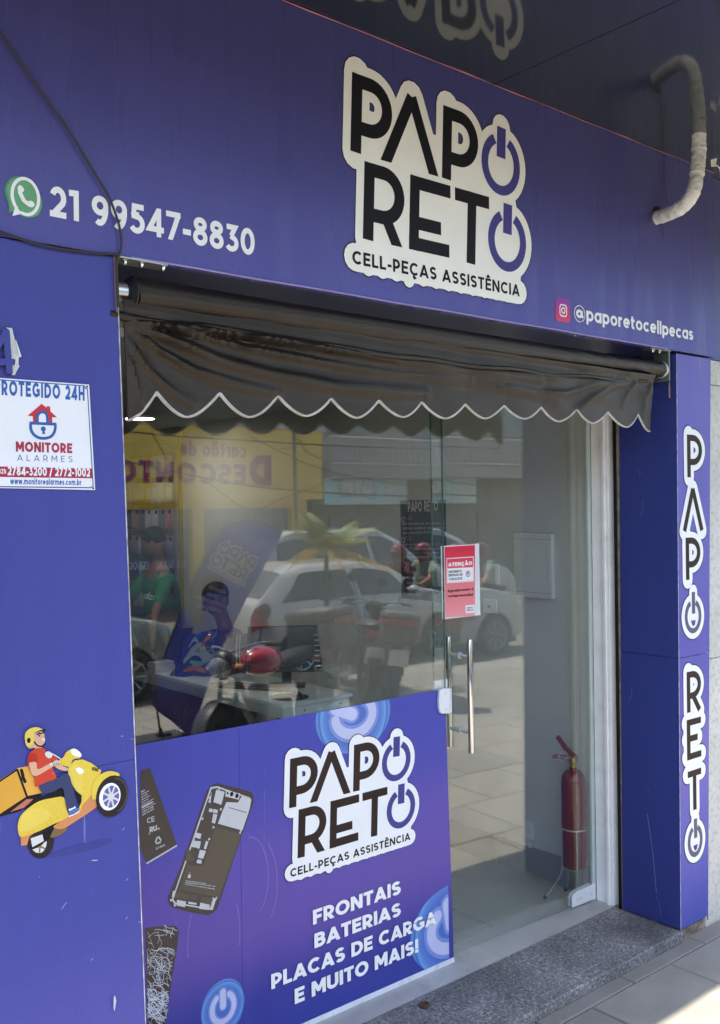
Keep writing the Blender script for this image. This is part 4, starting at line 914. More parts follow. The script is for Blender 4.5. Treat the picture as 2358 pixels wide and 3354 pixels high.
pav = empty('pavement', (2, 0, 0)); tag(pav, kind='structure')
TILE = []
for k, c in enumerate(((.215, .21, .192), (.195, .19, .173), (.23, .222, .198), (.18, .176, .162))):
    TILE.append(mat('paving_tile_%d' % k, c, .75, var=.12, vs=5, bump=.3, bs=160, dirt=.7, dirt_col=(.15, .145, .13), dirt_s=3.2))
T_ = .54
tm = {}
def tile_mesh(w, h, k, mats_, th=.03, nm='paving_tile'):
    key = (round(w, 3), round(h, 3), k, nm)
    if key not in tm:
        e = .0035; c = .004
        mb = MB(); x0, y0, x1, y1 = e, e, w - e, h - e
        mb.add([(x0, y0, -th), (x1, y0, -th), (x1, y1, -th), (x0, y1, -th), (x0, y0, -c), (x1, y0, -c), (x1, y1, -c), (x0, y1, -c), (x0 + c, y0 + c, 0), (x1 - c, y0 + c, 0), (x1 - c, y1 - c, 0), (x0 + c, y1 - c, 0)],
               [[0, 1, 5, 4], [1, 2, 6, 5], [2, 3, 7, 6], [3, 0, 4, 7], [4, 5, 9, 8], [5, 6, 10, 9], [6, 7, 11, 10], [7, 4, 8, 11], [8, 9, 10, 11]])
        me = bpy.data.meshes.new(nm); me.from_pydata(mb.v, [], mb.f); me.materials.append(mats_[k]); tm[key] = me
    return tm[key]
rt_ = random.Random(5)
def put_tile(parent, x, y, w, h, z, mats_, nm):
    k = rt_.randrange(len(mats_)); o = bpy.data.objects.new(nm, tile_mesh(w, h, k, mats_, nm=nm)); COL.objects.link(o); o.parent = parent
    o.location = (x - parent.location.x, y - parent.location.y, z - parent.location.z + rt_.uniform(-.0008, .0008)); return o
KERB_Y = -3.05
yr = 2.33; j = 0
x = 1.0 + .54 * -.0
for x in [3.41 + T_ * i for i in range(-5, 5)]: put_tile(pav, x, yr, T_, .095, 0, TILE, 'paving_tile')
while yr > KERB_Y + .1:
    h = min(T_, yr - KERB_Y - .13); x0 = 3.12 + (T_ / 2 if j % 2 else 0)
    for i in range(-2, 17):
        x = x0 + T_ * i
        if x < 11.2: put_tile(pav, x, yr - h, T_, h, 0, TILE, 'paving_tile')
    yr -= T_; j += 1
mb = MB(); mb.box((-40, KERB_Y + .1, -.3), (60, 2.43, -.012)); mb.build('joint_bed', mat('joint_mortar', (.12, .115, .10), .95, var=.2, vs=30), pav)
mb = MB(); mb.box((11.2, KERB_Y + .13, -.0119), (60, 2.43, -.001)); mb.box((-40, KERB_Y + .13, -.0119), (2.03, 2.43, -.004)); mb.build('plain_pavement', TILE[0], pav)
kerb = empty('kerb', (2, KERB_Y, -.18)); tag(kerb, kind='structure')
for i in range(-6, 22):
    mb = MB(); mb.box((i * 1.0 + .003, KERB_Y - .02, -.25), (i * 1.0 + .997, KERB_Y + .125, -.003)); mb.build('kerb_stone', TILE[1], kerb, bevel=.01)
ASPH = mat('asphalt', (.13, .125, .115), .85, var=.25, vs=1.2, bump=.5, bs=90, dirt=.7, dirt_col=(.22, .2, .17), dirt_s=1.8)
mb = MB(); mb.box((-300, -300, -.3), (300, KERB_Y - .01, -.18)); tag(mb.build('road', ASPH), kind='structure')
mb = MB(); mb.box((-300, KERB_Y, -.6), (300, 300, -.32)); tag(mb.build('ground', mat('bare_ground', (.2, .18, .15), .95)), kind='structure')

class GPlane:
    """any upright flat face: origin, direction along it, facing direction"""
    def __init__(s, O, U, N, virtual=False): s.O, s.U, s.N = Vector(O), Vector(U).normalized(), Vector(N).normalized()
    def hit(s, x, y): d = ray(x, y); t = (s.O - CPOS).dot(s.N) / d.dot(s.N); return CPOS + d * t
    def uv(s, x, y): p = s.hit(x, y) - s.O; return (p.dot(s.U), p.z)
    def pt(s, u, v, off): return s.O + s.U * u + Vector((0, 0, v)) + s.N * off

# ------------------------------------------------------------------ awning
AY = 2.452; AZ = 2.556
FAB = bpy.data.materials.new('awning_fabric'); MATS['awning_fabric'] = FAB; FAB.use_nodes = True
def fabric():
    n = FAB.node_tree.nodes; l = FAB.node_tree.links; b = n['Principled BSDF']; g = n.new('ShaderNodeNewGeometry')
    b.inputs['Base Color'].default_value = (.05, .043, .037, 1); b.inputs['Roughness'].default_value = .30; b.inputs['Specular IOR Level'].default_value = .5; b.inputs['Specular Tint'].default_value = (1, .86, .72, 1)
    no = n.new('ShaderNodeTexNoise'); no.inputs['Scale'].default_value = 7; no.inputs['Detail'].default_value = 6; l.new(g.outputs['Position'], no.inputs['Vector'])
    cr = n.new('ShaderNodeValToRGB'); cr.color_ramp.elements[0].position = .3; cr.color_ramp.elements[0].color = (.006, .0045, .0036, 1); cr.color_ramp.elements[1].position = .72; cr.color_ramp.elements[1].color = (.020, .0145, .011, 1); l.new(no.outputs[0], cr.inputs[0]); l.new(cr.outputs[0], b.inputs['Base Color'])
    w1 = n.new('ShaderNodeTexWave'); w1.inputs['Scale'].default_value = 90; w1.bands_direction = 'X'; l.new(g.outputs['Position'], w1.inputs['Vector'])
    w2 = n.new('ShaderNodeTexWave'); w2.inputs['Scale'].default_value = 90; w2.bands_direction = 'Z'; l.new(g.outputs['Position'], w2.inputs['Vector'])
    ad = n.new('ShaderNodeMath'); l.new(w1.outputs[0], ad.inputs[0]); l.new(w2.outputs[0], ad.inputs[1])
    bp = n.new('ShaderNodeBump'); bp.inputs['Strength'].default_value = .35; bp.inputs['Distance'].default_value = .0012; l.new(ad.outputs[0], bp.inputs['Height']); l.new(bp.outputs[0], b.inputs['Normal'])
fabric()
awn = empty('awning', (2.5, AY, AZ), 'rolled up dark brown awning with scalloped white-edged valance over the shop door', 'awning')
mb = MB(); mb.lathe([(.026, 1.19), (.026, 1.31)], (0, AY, AZ), 'X', 20); mb.build('roller_tube', mat('aluminium_tube', (.66, .67, .68), .35, 1, var=.1), awn, smooth=True)
mb = MB(); prof = []
rr = random.Random(2); N_ = 90
P = []
for i in range(N_):
    x = 1.262 + (3.835 - 1.262) * i / (N_ - 1); t = i / (N_ - 1); r = .0465 - .012 * t; row = []
    for k in range(28):
        a = 2 * PI * k / 28; dr = .0012 * math.sin(3 * a + x * 3) + (.0035 * math.sin(x * 60 + 4 * math.sin(a * 2 + x * 9)) * max(0, (t - .62) / .38) * (1 if k % 2 else .7))
        row.append((x + .006 * math.sin(a * 2), AY + (r + dr) * math.cos(a), AZ + (r + dr) * math.sin(a) - .004 * math.sin(t * PI)))
    P.append(row)
mb.grid(P, True)
mb.build('fabric_roll', FAB, awn, smooth=True)
for k in range(5):
    mb = MB(); rr_ = .046 - k * .004; mb.lathe([(rr_, 1.262 - k * .004), (rr_ + .001, 1.258 - k * .004), (rr_ - .003, 1.256 - k * .004)], (0, AY, AZ), 'X', 24); mb.build('roll_layer', BLACK_P, awn, smooth=True)
aw = Plane('front', AY)
peaks = [(345, 883), (487, 885), (620, 890), (740, 896), (850, 900), (948, 903), (1044, 908), (1130, 911), (1211, 915), (1287, 920), (1357, 926), (1425, 931)]
tips = [(282, 944), (412, 937), (552, 937), (682, 934), (797, 938), (903, 936), (1000, 939), (1088, 939), (1174, 940), (1250, 946), (1323, 950), (1398, 959), (1449, 968)]
kk = 2358 / 1614
pk = [aw.uv(x * kk, y * kk) for x, y in peaks]; tp = [aw.uv(x * kk, y * kk) for x, y in tips]
hem = []
for i, t in enumerate(tp):
    hem.append(t)
    if i < len(pk): hem.append(pk[i])
def hem_z(x):
    if x <= hem[0][0]: return hem[0][1]
    for i in range(len(hem) - 1):
        (x0, z0), (x1, z1) = hem[i], hem[i + 1]
        if x <= x1:
            t = (x - x0) / (x1 - x0)
            if z1 > z0: t = t ** 1.75
            else: t = 1 - (1 - t) ** 1.75
            return z0 + (z1 - z0) * t
    return hem[-1][1]
XL, XR = hem[0][0], hem[-1][0] + .012
zr3 = Zoom(aw, 0, 800, .7311); zr1 = Zoom(aw, 1850, 950, 508 / 1614.)
RIDGES = []
for amp, wd, pts_ in ((.020, .016, [(560, 352), (900, 385), (1250, 440), (1614, 500), (2000, 560), (2400, 610)]), (.016, .012, [(600, 352), (800, 400), (1100, 470), (1400, 525), (1700, 575), (2100, 610)]),
                     (.022, .020, [(590, 370), (760, 440), (950, 520), (1200, 585), (1500, 640), (1900, 668)]), (.017, .014, [(590, 395), (690, 480), (850, 570), (1050, 630), (1240, 668)]),
                     (.014, .013, [(585, 440), (640, 560), (740, 650), (850, 720)]), (.010, .009, [(580, 520), (600, 620), (620, 740)]), (.012, .01, [(700, 372), (1000, 410), (1350, 455), (1750, 520)])):
    RIDGES.append((amp * 1.35, wd * .85, [Vector(zr3(*p)) for p in pts_]))
for amp, wd, pts_ in ((.016, .016, [(90, 1240), (250, 1120), (400, 1030), (620, 930)]), (.012, .012, [(700, 940), (620, 1060), (560, 1200)]), (.010, .012, [(-300, 1060), (-50, 1080), (200, 1010), (450, 930)]), (.010, .010, [(840, 960), (800, 1100), (790, 1350)]), (.012, .02, [(-700, 1000), (-400, 1060), (-100, 1150)])):
    RIDGES.append((amp, wd, [Vector(zr1(*p)) for p in pts_]))
def seg_d(p, a, b):
    ab = b - a; t = max(0, min(1, (p - a).dot(ab) / max(1e-9, ab.dot(ab)))); return (p - a - ab * t).length, t
def fold(x, z):
    """forward bulge of the hanging cloth: ridges of the sagging drape"""
    t = (x - XL) / (XR - XL); d = 2.512 - z; p = Vector((x, z)); f = 0
    for amp, wd, pl_ in RIDGES:
        best = 9; n_ = len(pl_) - 1
        for i in range(n_):
            q, tt = seg_d(p, pl_[i], pl_[i + 1])
            if q < best: best = q; u = (i + tt) / n_
        if best < wd * 3.5: f += amp * math.exp(-(best / (wd * (.6 + .9 * u))) ** 2) * min(1, u * 5 + .25) * (1 - .6 * u)
    f *= min(1, max(0, (z - hem_z(x)) / .05) + .3)
    f += .009 * math.sin(t * 7 + z * 6) * min(1, max(0, d) / .1) + .002 * math.sin(x * 19 + z * 23) + .004 * math.sin(z * 95 + x * 2.0) * math.exp(-max(0, d) * 14)
    return f
cols = 360; rows = 44; P = []
for i in range(cols + 1):
    x = XL + (XR - XL) * i / cols; zt = 2.535 - .015 * (i / cols); zb = hem_z(x); row = []
    for j in range(rows + 1):
        t = j / rows; z = zt + (zb - zt) * t; xx = x + (.02 * (1 - t) * (-1 if i < cols / 2 else .4) if i < 8 or i > cols - 8 else 0)
        row.append((xx, AY - .028 * (1 - t) ** 2 - .004 - fold(x, z), z))
    P.append(row)
mb = MB(); mb.grid(P); v = mb.build('valance', FAB, awn, smooth=True)
sd = v.modifiers.new('cloth_thickness', 'SOLIDIFY'); sd.thickness = .0015
TRIM = mat('aged_white_binding', (.50, .46, .41), .75, var=.2, vs=25, dirt=.6, dirt_col=(.22, .17, .13), dirt_s=30)
tr_pts = []
for i in range(cols + 1):
    x = XL + (XR - XL) * i / cols; z = hem_z(x); tr_pts.append((x, AY - .004 - fold(x, z), z))
mb = MB()
vs = []; fs = []
for i, (x, y, z) in enumerate(tr_pts):
    sl = 0 if i in (0, cols) else (hem_z(x + .004) - hem_z(x - .004)) / .008; wd = .0055 * (1 + 1.5 * min(1, abs(sl)))
    vs += [(x, y - .0022, z + wd * .75), (x, y - .0035, z + wd * .2), (x, y + .0005, z - wd * .25), (x, y + .003, z + wd * .2), (x, y + .0024, z + wd * .75)]
for i in range(cols):
    for j in range(4): fs.append([i * 5 + j, i * 5 + j + 1, (i + 1) * 5 + j + 1, (i + 1) * 5 + j])
mb.add(vs, fs); mb.build('scalloped_binding', TRIM, awn, smooth=True)
mb = MB(); mb.tube([Vector((XL - .06 + (XR - XL + .02) * i / 40, AY - .03 + .006 * math.sin(i * .7), 2.486 - .02 * math.sin(PI * i / 40) - .004 * math.sin(i * .9))) for i in range(41)], [.013 - .0002 * i for i in range(41)], 10); mb.build('front_bar', FAB, awn, smooth=True)
mb = MB(); mb.box((XL - .052, AY - .02, 2.44), (XL - .035, AY + .02, 2.53)); mb.build('end_bracket', BLACK_P, awn, bevel=.003)
# fixing plates
z22 = Zoom(fas, 340, 780, 400 / 1481.)
pl_l = empty('awning_plate', (1.3, 2.43, SOF), 'flat bolted metal plate under the sign above the left end of the awning', 'bracket')
def zsof(x, y): return onZ(340 + x * .27, 780 + y * .27, SOF - .004)
c = [zsof(150, 222), zsof(775, 335), zsof(690, 392), zsof(140, 312)]
mb = MB(); mb.prism([(p.x, p.y, SOF - .004) for p in c], (0, 0, .004)); mb.build('plate', GALV, pl_l)
for q_ in ((258, 268), (462, 303), (722, 345)):
    p = zsof(*q_); mb = MB(); mb.lathe([(.0001, -.013), (.0045, -.0125), (.0055, -.008), (.0055, -.003), (.0085, -.0028), (.0085, 0)], (p.x, p.y, SOF - .004), n=10); mb.build('bolt', STEEL, pl_l)
br = empty('awning_bracket', (3.86, 2.44, 2.57), 'grey boxed metal bracket holding the right end of the awning roller', 'bracket')
mb = MB(); mb.box((3.8655, 2.424, 2.505), (3.876, 2.50, 2.636)); mb.build('side_plate', mat('grey_bracket', (.16, .17, .17), .45, .6, var=.2), br, bevel=.001)
mb = MB(); mb.box((3.72, 2.42, 2.6365), (3.877, 2.47, 2.6405)); mb.build('top_plate', GALV, br)
mb = MB(); mb.lathe([(.036, 3.838), (.037, 3.846), (.03, 3.864)], (0, AY, AZ), 'X', 20); mb.build('roller_cap', mat('pale_cap', (.5, .49, .45), .5), br, smooth=True)
for xx in (3.76, 3.81):
    mb = MB(); mb.lathe([(.0001, -.013), (.0045, -.0125), (.0055, -.003), (.0085, -.0028), (.0085, 0)], (xx, 2.435, 2.6365), n=10); mb.build('bolt', STEEL, br)
for q_ in ((3.878, 0),):
    mb = MB(); mb.tube([(3.876, 2.43, 2.50), (3.877, 2.43, 2.43)], .004, 6); tag(mb.build('hanging_strap', mat('frayed_tan_strap', (.25, .18, .12), .9, var=.4, vs=60)), 'short frayed brown strap hanging below the right awning bracket', 'strap')

# ------------------------------------------------------------------ alarm plaque
PT = .005
plq = Plane('front', D - PT); zq = Zoom(plq, 0, 1050, 330 / 1329.)
pq = empty('alarm_plaque', (.95, D, 1.9), 'white alarm company plaque with red house padlock emblem screwed to left pillar', 'plaque')
cs = [zq(1177, 843), zq(1258, 2235)]
tl = Vector(zq(-260, 735)); bl = Vector(zq(-210, 2205)); tr_ = Vector(zq(1177, 843)); brr = Vector(zq(1258, 2235))
mb = MB(); mb.prism([(p.x, D - PT, p.y) for p in (bl, brr, tr_, tl)], (0, PT, 0)); mb.build('plate', mat('plaque_white', (.80, .80, .82), .3, var=.03), pq, bevel=.001)
BLU = mat('plaque_blue', (.02, .10, .36), .3); REDP = mat('plaque_red', (.55, .02, .03), .3); CRIM = mat('plaque_crimson', (.38, .02, .06), .3); NAVY = mat('plaque_navy', (.05, .09, .28), .3)
def qa(name, polys, m, L=0): art(name, polys, plq, L, m, pq, step=.0002, base=.0004)
qa('border_line', ribbon([zq(-100, 775), zq(1110, 862), zq(1128, 895), zq(1152, 905), zq(1228, 2180), zq(1195, 2205), zq(-100, 2190)], .0014), NAVY)
qa('headline_lettering', line_on('PROTEGIDO 24H', zq(-75, 975), zq(1115, 1058), .037, w=.23, gap=.17, q=5), BLU)
qa('house_emblem', [zq.P(362, 1255, 548, 1098, 612, 1150, 612, 1130, 660, 1133, 663, 1195, 750, 1278, 686, 1275, 690, 1355, 436, 1338, 430, 1262)], REDP)
qa('padlock_shackle_ground', [zq.P(505, 1345, 508, 1270, 525, 1235, 557, 1222, 590, 1235, 608, 1275, 612, 1350)], mat('plaque_white2', (.80, .80, .82), .3), 2)
sh_ = smooth_open(zq.P(492, 1340, 492, 1265, 515, 1220, 557, 1205, 600, 1222, 620, 1270, 625, 1350), 4)
qa('padlock_shackle', ribbon(sh_, .0036), BLU, 3)
hb = smooth_open(zq.P(402, 1360, 405, 1430, 440, 1500, 510, 1545, 580, 1553, 660, 1535, 710, 1480, 728, 1400, 725, 1370), 4)
qa('padlock_body_ground', [[tuple(p) for p in hb]], mat('plaque_white2', (.8, .8, .82), .3), 2)
qa('padlock_body', ribbon([tuple(p) for p in hb], .0036) + ribbon([zq(388, 1352), zq(742, 1368)], .0036), BLU, 4)
qa('keyhole', [disc(zq(568, 1430), .0065, 14), zq.P(562, 1440, 580, 1440, 594, 1498, 552, 1496)], BLU, 5)
qa('company_lettering', line_on('MONITORE', zq(208, 1728), zq(952, 1750), .0255, w=.25, gap=.1, q=5), CRIM)
qa('company_lettering', line_on('ALARMES', zq(226, 1848), zq(955, 1868), .0155, w=.11, gap=.62, q=4), NAVY)
qa('red_band', [zq.P(-200, 1920, 1212, 1952, 1219, 2080, -200, 2060)], CRIM)
wq = mat('plaque_white2', (.8, .8, .82), .3)
qa('phone_lettering', line_on('2784-3200 / 2772-1002', zq(98, 2040), zq(1185, 2060), .0225, w=.22, gap=.1, q=5) + line_on('(21)', zq(-2, 2020), zq(76, 2022), .0125, w=.2, gap=.08, q=3), wq, 2)
qa('web_lettering', line_on('www.monitorealarmes.com.br', zq(134, 2158), zq(1072, 2172), .0155, w=.2, gap=.14, q=3), BLU)
for c_ in ((1148, 872), (1230, 2211)):
    u, v = zq(*c_); mb = MB(); mb.lathe([(.0001, -.0015), (.0022, -.0014), (.003, 0)], (u, D - PT, v), 'Y', 10); mb.build('screw', mat('dark_screw', (.03, .03, .04), .4, .6), pq)

# ------------------------------------------------------------------ house number 4 with a torn paper edge
hn = empty('house_number', (.81, D, 2.1), 'raised house number 4 painted over in blue with torn white paper beside it', 'house number')
nP = Plane('front', D - .014); zn = Zoom(nP, 0, 1050, 330 / 1329.)
outl = zn.P(40, 112, 108, 118, 145, 505, 190, 512, 192, 577, 150, 585, 158, 715, 92, 695, 68, 600, 0, 590, -160, 578, -160, 500)
hole = zn.P(-60, 500, 40, 258, 58, 490)
for nm, off, m_ in (('numeral_face', 0, LPIL_M),):
    polys = [outl]
    o_, i_ = outl, hole
    # ring of quads round the hole
    strokes = [[(78, 118), (130, 700)], [(95, 130), (-150, 545)], [(-160, 545), (188, 545)]]
    pp = []
    for s_ in strokes: pp += ribbon([zn(*p) for p in s_], .0078)
    ov, of = union(pp); n0 = len(ov)
    mb = MB(); mb.add([nP.pt(v[0], v[1], 0) for v in ov], of); ob = mb.build(nm, [LPIL_M, STEEL], hn)
    so = ob.modifiers.new('depth', 'SOLIDIFY'); so.thickness = .012; so.offset = 0; so.material_offset_rim = 1
    ob.location = (0, .0065, 0)
nPp = Plane('front', D - .002); zt_ = Zoom(nPp, 0, 1050, 330 / 1329.)
pp = zt_.P(68, 95, 150, 100, 185, 250, 262, 480, 238, 498, 235, 580, 250, 600, 205, 680, 190, 720, 150, 718, 150, 600, 190, 580, 192, 512, 145, 505, 118, 130)
mb = MB(); mb.prism([nPp.pt(u, v, 0) for u, v in pp], (0, -.004, 0)); mb.build('torn_paper', mat('torn_paper', (.62, .62, .6), .85, var=.15, vs=30, bump=.5, bs=60), hn)
pp = zt_.P(190, 260, 262, 480, 240, 480, 200, 330)
mb = MB(); mb.prism([nPp.pt(u, v, .0045) for u, v in pp], (0, -.006, 0)); mb.build('torn_paper_flap', mat('torn_paper2', (.74, .74, .73), .85), hn)

# ------------------------------------------------------------------ cables
def cable(name, label, pts, r, m=CABLE, pl=fas, z_=None, off=.006, parent=None):
    z_ = z_ or z1; P_ = [pl.pt(*z_(x, y), off if not callable(off) else off(i)) for i, (x, y) in enumerate(pts)]
    mb = MB(); mb.tube(smooth_open(P_, 7), r, 7); o = mb.build(name, m, parent, smooth=True)
    return tag(o, label, 'cable') if parent is None else o
cable('hanging_cable', 'thin dark cable hanging in a curve down the blue sign to the awning corner', [(-160, -60), (0, 165), (100, 310), (200, 452), (300, 592), (400, 758), (480, 892), (520, 1000), (535, 1080), (528, 1140), (514, 1180), (518, 1300), (522, 1380)], .0033, off=.012)
cable('sagging_cable', 'dark sagging cable running left along the bottom edge of the sign', [(-300, 960), (-100, 1015), (0, 1045), (120, 1085), (250, 1115), (400, 1135), (500, 1142), (520, 1148)], .0036, off=.010)
cable('pillar_wire', 'thin brown wire down the right edge of the left pillar', [(508, 1150), (511, 1230), (514, 1320), (520, 1400)], .0025, m=mat('brown_wire', (.16, .09, .06), .6), off=.004)

# ------------------------------------------------------------------ wrapped drain pipe
pipe = empty('wrapped_pipe', (3.78, D, 3.22), 'bent pipe wrapped in creased white tape coming out of the sign up to the canopy', 'pipe')
pts = smooth_open([(3.775, 2.44, 3.214), (3.745, 2.36, 3.205), (3.712, 2.27, 3.205), (3.70, 2.215, 3.228), (3.712, 2.195, 3.28), (3.735, 2.195, 3.36), (3.755, 2.2, 3.44), (3.765, 2.205, 3.52)], 9)
rs_ = random.Random(4)
WRAP = mat('white_tape', (.84, .81, .74), .7, var=.12, vs=14, bump=.9, bs=45, dirt=.35, dirt_col=(.4, .36, .3), dirt_s=12)
nP_ = len(pts)
mb = MB(); n = 20; vs = []; fs = []
nx = None
for i, p in enumerate(pts):
    t = (pts[min(i + 1, nP_ - 1)] - pts[max(i - 1, 0)]).normalized()
    if nx is None: nx = t.cross(Vector((0, 0, 1))).normalized()
    nx = (nx - t * nx.dot(t)).normalized(); ny = t.cross(nx)
    for j in range(n):
        q = 2 * PI * j / n; r = .0295 + .0008 * math.sin(i * 1.3 + q * 2) + .0009 * math.sin(i * 2.9 - q * 3)
        if i in (40, 41): r -= .003
        vs.append(p + (nx * math.cos(q) + ny * math.sin(q)) * r)
for i in range(nP_ - 1):
    for j in range(n): fs.append([i * n + j, i * n + (j + 1) % n, (i + 1) * n + (j + 1) % n, (i + 1) * n + j])
mb.add(vs, fs); mb.build('wrapped_tube', WRAP, pipe, smooth=True)
for t_ in (.30, .52, .68, .86):
    p = pts[int(t_ * (nP_ - 1))]; p2 = pts[int(t_ * (nP_ - 1)) + 1]; mb = MB(); mb.tube([p, p + (p2 - p).normalized() * .006], .0318, 16); mb.build('tape_band', WRAP, pipe)
mb = MB(); mb.lathe([(.042, -.0012), (.0345, -.0013), (.034, .02)], (3.775, D, 3.222), 'Y', 24); mb.build('hole_rim', mat('slot_black', (.006, .006, .006), .9), pipe)
tb = MB(); tb.add([(3.79, 2.165, 3.40), (3.83, 2.16, 3.415), (3.815, 2.158, 3.375), (3.795, 2.166, 3.372)], [[0, 1, 2, 3]]); o = tb.build('tape_end', WRAP, pipe); o.modifiers.new('t', 'SOLIDIFY').thickness = .002
mb = MB(); mb.tube(smooth_open([(3.80, 2.17, 3.39), (3.84, 2.16, 3.38), (3.855, 2.16, 3.36), (3.858, 2.16, 3.335)], 5), .0028, 6); mb.build('white_tie', WHITE_P, pipe)
zw = Zoom(fas, 1900, 200, 458 / 1614.)
DRW = mat('dark_red_wire', (.16, .035, .06), .5)
o = cable('red_wire', 'thin dark red wire hanging straight down the sign beside the white wrapped pipe', [(940, 1060), (940, 1250), (936, 1450), (933, 1665), (936, 1780)], .0014, m=DRW, z_=zw, off=.008)
cable('short_black_wire', 'thin black wire end dangling left of the wrapped pipe', [(945, 1075), (946, 1250), (955, 1450), (985, 1635)], .0011, z_=zw, off=.010)
cable('loose_wire', 'short thin wire end hanging below the wrapped pipe on the sign', [(930, 1860), (936, 1960), (948, 2045)], .0011, z_=zw, off=.008)

# ------------------------------------------------------------------ glass door, slightly ajar
HX, DW, DR = 3.886, 1.058, R(-2.5)
door = empty('glass_door', (HX, G + .002, STEP), 'frameless glass shop door standing slightly ajar at the right', 'door'); door.rotation_euler = (0, 0, DR)
dU = Vector((math.cos(DR), math.sin(DR), 0)); dN = Vector((math.sin(DR), -math.cos(DR), 0))
dpl = GPlane((HX, G + .002, 0), dU, dN)                       # outer face of the door
def dl(name, mb, m, **kw): return mb.build(name, m, door, world_coords=False, **kw)
free = dpl.uv(1412, 1350)[0]
mb = MB(); mb.box((free, 0, .006), (-.004, .008, 2.585)); dl('pane', mb, GLASS)
for a in ((free - .0022, free - .0004), (-.0036, -.0022)):
    mb = MB(); mb.box((a[0], -.0002, .008), (a[1], .0082, 2.583)); dl('pane_edge', mb, GEDGE if a[0] < -.5 else mat('pale_green_edge', (.42, .52, .47), .2))
hu = dpl.uv(1508, 2280)[0]; hz0, hz1 = dpl.uv(1530, 2100)[1] - STEP, dpl.uv(1537, 2464)[1] - STEP
hz0, hz1 = 1.395 - STEP, .915 - STEP
# outer bar stands .07 off the pane, inner bar the same behind
def bar(y, nm):
    mb = MB(); mb.lathe([(.0001, 0), (.0128, 0), (.0132, .001), (.0132, hz0 - hz1 - .001), (.0128, hz0 - hz1), (.0001, hz0 - hz1)], (hu, y, hz1), n=20); dl(nm, mb, STEEL, smooth=True)
handle_off = .062
bar(-handle_off, 'handle_bar'); bar(.008 + handle_off, 'handle_bar')
for z in (hz0 - .075, hz1 + .085):
    mb = MB(); mb.lathe([(.0085, -handle_off + .008), (.0085, .008 + handle_off - .008)], (hu, 0, z), 'Y', 14); dl('handle_post', mb, STEEL, smooth=True)
    for yy in (-.0045, .0085):
        mb = MB(); mb.lathe([(.009, yy), (.015, yy), (.015, yy + .004), (.009, yy + .004)], (hu, 0, z), 'Y', 18); dl('post_washer', mb, mat('clear_washer', (.5, .52, .5), .2), smooth=True)
# bottom fitting
b0 = dpl.uv(1700 + 555 * .3049, 2350 + 1950 * .3049); b1 = dpl.uv(1700 + 805 * .3049, 2350 + 1850 * .3049)
mb = MB(); mb.prism([(b0[0], -.012, .008), (-.006, -.012, .008), (-.006, -.012, .083), (b0[0] + .04, -.012, .076), (b0[0] + .01, -.012, .066), (b0[0], -.012, .05)], (0, .011, 0)); ft = dl('floor_fitting', mb, WHITE_P, bevel=.003)
mb = MB(); mb.prism([(b0[0], .009, .008), (-.006, .009, .008), (-.006, .009, .083), (b0[0] + .04, .009, .076), (b0[0] + .01, .009, .066), (b0[0], .009, .05)], (0, .011, 0)); dl('floor_fitting', mb, WHITE_P, bevel=.003)
for u in (b0[0] + .035, b0[0] + .058, -.035):
    mb = MB(); mb.lathe([(.0001, -.0132), (.007, -.0132), (.0085, -.012)], (u, 0, .04), 'Y', 14); dl('fitting_cap', mb, mat('offwhite_cap', (.62, .62, .63), .4), smooth=True)
# lock on the pane edge
gk = GPlane((0, G - .014, 0), (1, 0, 0), (0, -1, 0)); kz = lambda x, y: gk.uv(1380 + x * .183, 2080 + y * .183)
lk = empty('door_lock', (2.88, G, 1.14), 'white glass door lock casing with two round caps beside the steel handle', 'lock')
ks = [kz(*p) for p in ((330, 1000), (345, 975), (430, 945), (455, 960), (545, 950), (548, 1080), (552, 1380), (535, 1402), (380, 1412), (345, 1395), (325, 1320), (318, 1200))]
mb = MB(); mb.prism([gk.pt(u, v, 0) for u, v in ks], (0, .0135, 0)); mb.build('lock_case', WHITE_P, lk, bevel=.004, seg=3)
for c_ in ((432, 1045), (443, 1335)):
    u, v = kz(*c_); mb = MB(); mb.lathe([(.0001, -.0155), (.0055, -.0155), (.0065, -.0138)], (u, G, v), 'Y', 16); mb.build('lock_cap', mat('offwhite_cap', (.62, .62, .63), .4), lk, smooth=True)
g_ = [kz(*p) for p in ((515, 960), (512, 1395))]
mb = MB(); mb.tube([gk.pt(*p, .0005) for p in g_], .0012, 5); mb.build('lock_groove', mat('grey_groove', (.3, .3, .32), .6), lk)
mb = MB(); mb.box((ks[0][0] - .004, G + .009, ks[-2][1] + .05), (ks[4][0], G + .024, ks[2][1] + .03)); mb.build('inner_lock_case', WHITE_P, lk, bevel=.004)

# ------------------------------------------------------------------ notice taped to the door
ntc = empty('door_notice', tuple(dpl.hit(1508, 1900)), 'red and white laminated ATENÇÃO helmet notice taped to the glass door', 'notice')
zn_ = Zoom(dpl, 1300, 1580, 550 / 1614.)
PNK = print_mat('notice_red', [(0, (.78, .30, .32)), (.45, (.74, .20, .22)), (1, (.62, .03, .06))], off=-1.48 * 3.2, scale=3.2, wob=.1, scratches=0)
def na(name, polys, m, L): art(name, polys, dpl, L, m, ntc, step=.0003, base=.0012)
na('laminate', [zn_.P(418, 612, 788, 592, 800, 1275, 435, 1318)], mat('laminate_white', (.66, .70, .70), .12, coat=1), 0)
na('red_sheet', [zn_.P(455, 620, 748, 602, 748, 1282, 462, 1300)], PNK, 1)
na('frame_line', ribbon(zn_.P(476, 733, 732, 716, 735, 948, 480, 966), .0016, True), wq, 2)
na('headline_lettering', line_on('ATENÇÃO', zn_(490, 808), zn_(720, 792), .0155, w=.27, gap=.08, q=4), wq, 2)
na('white_field', [zn_.P(482, 828, 728, 815, 730, 942, 484, 958)], wq, 2)
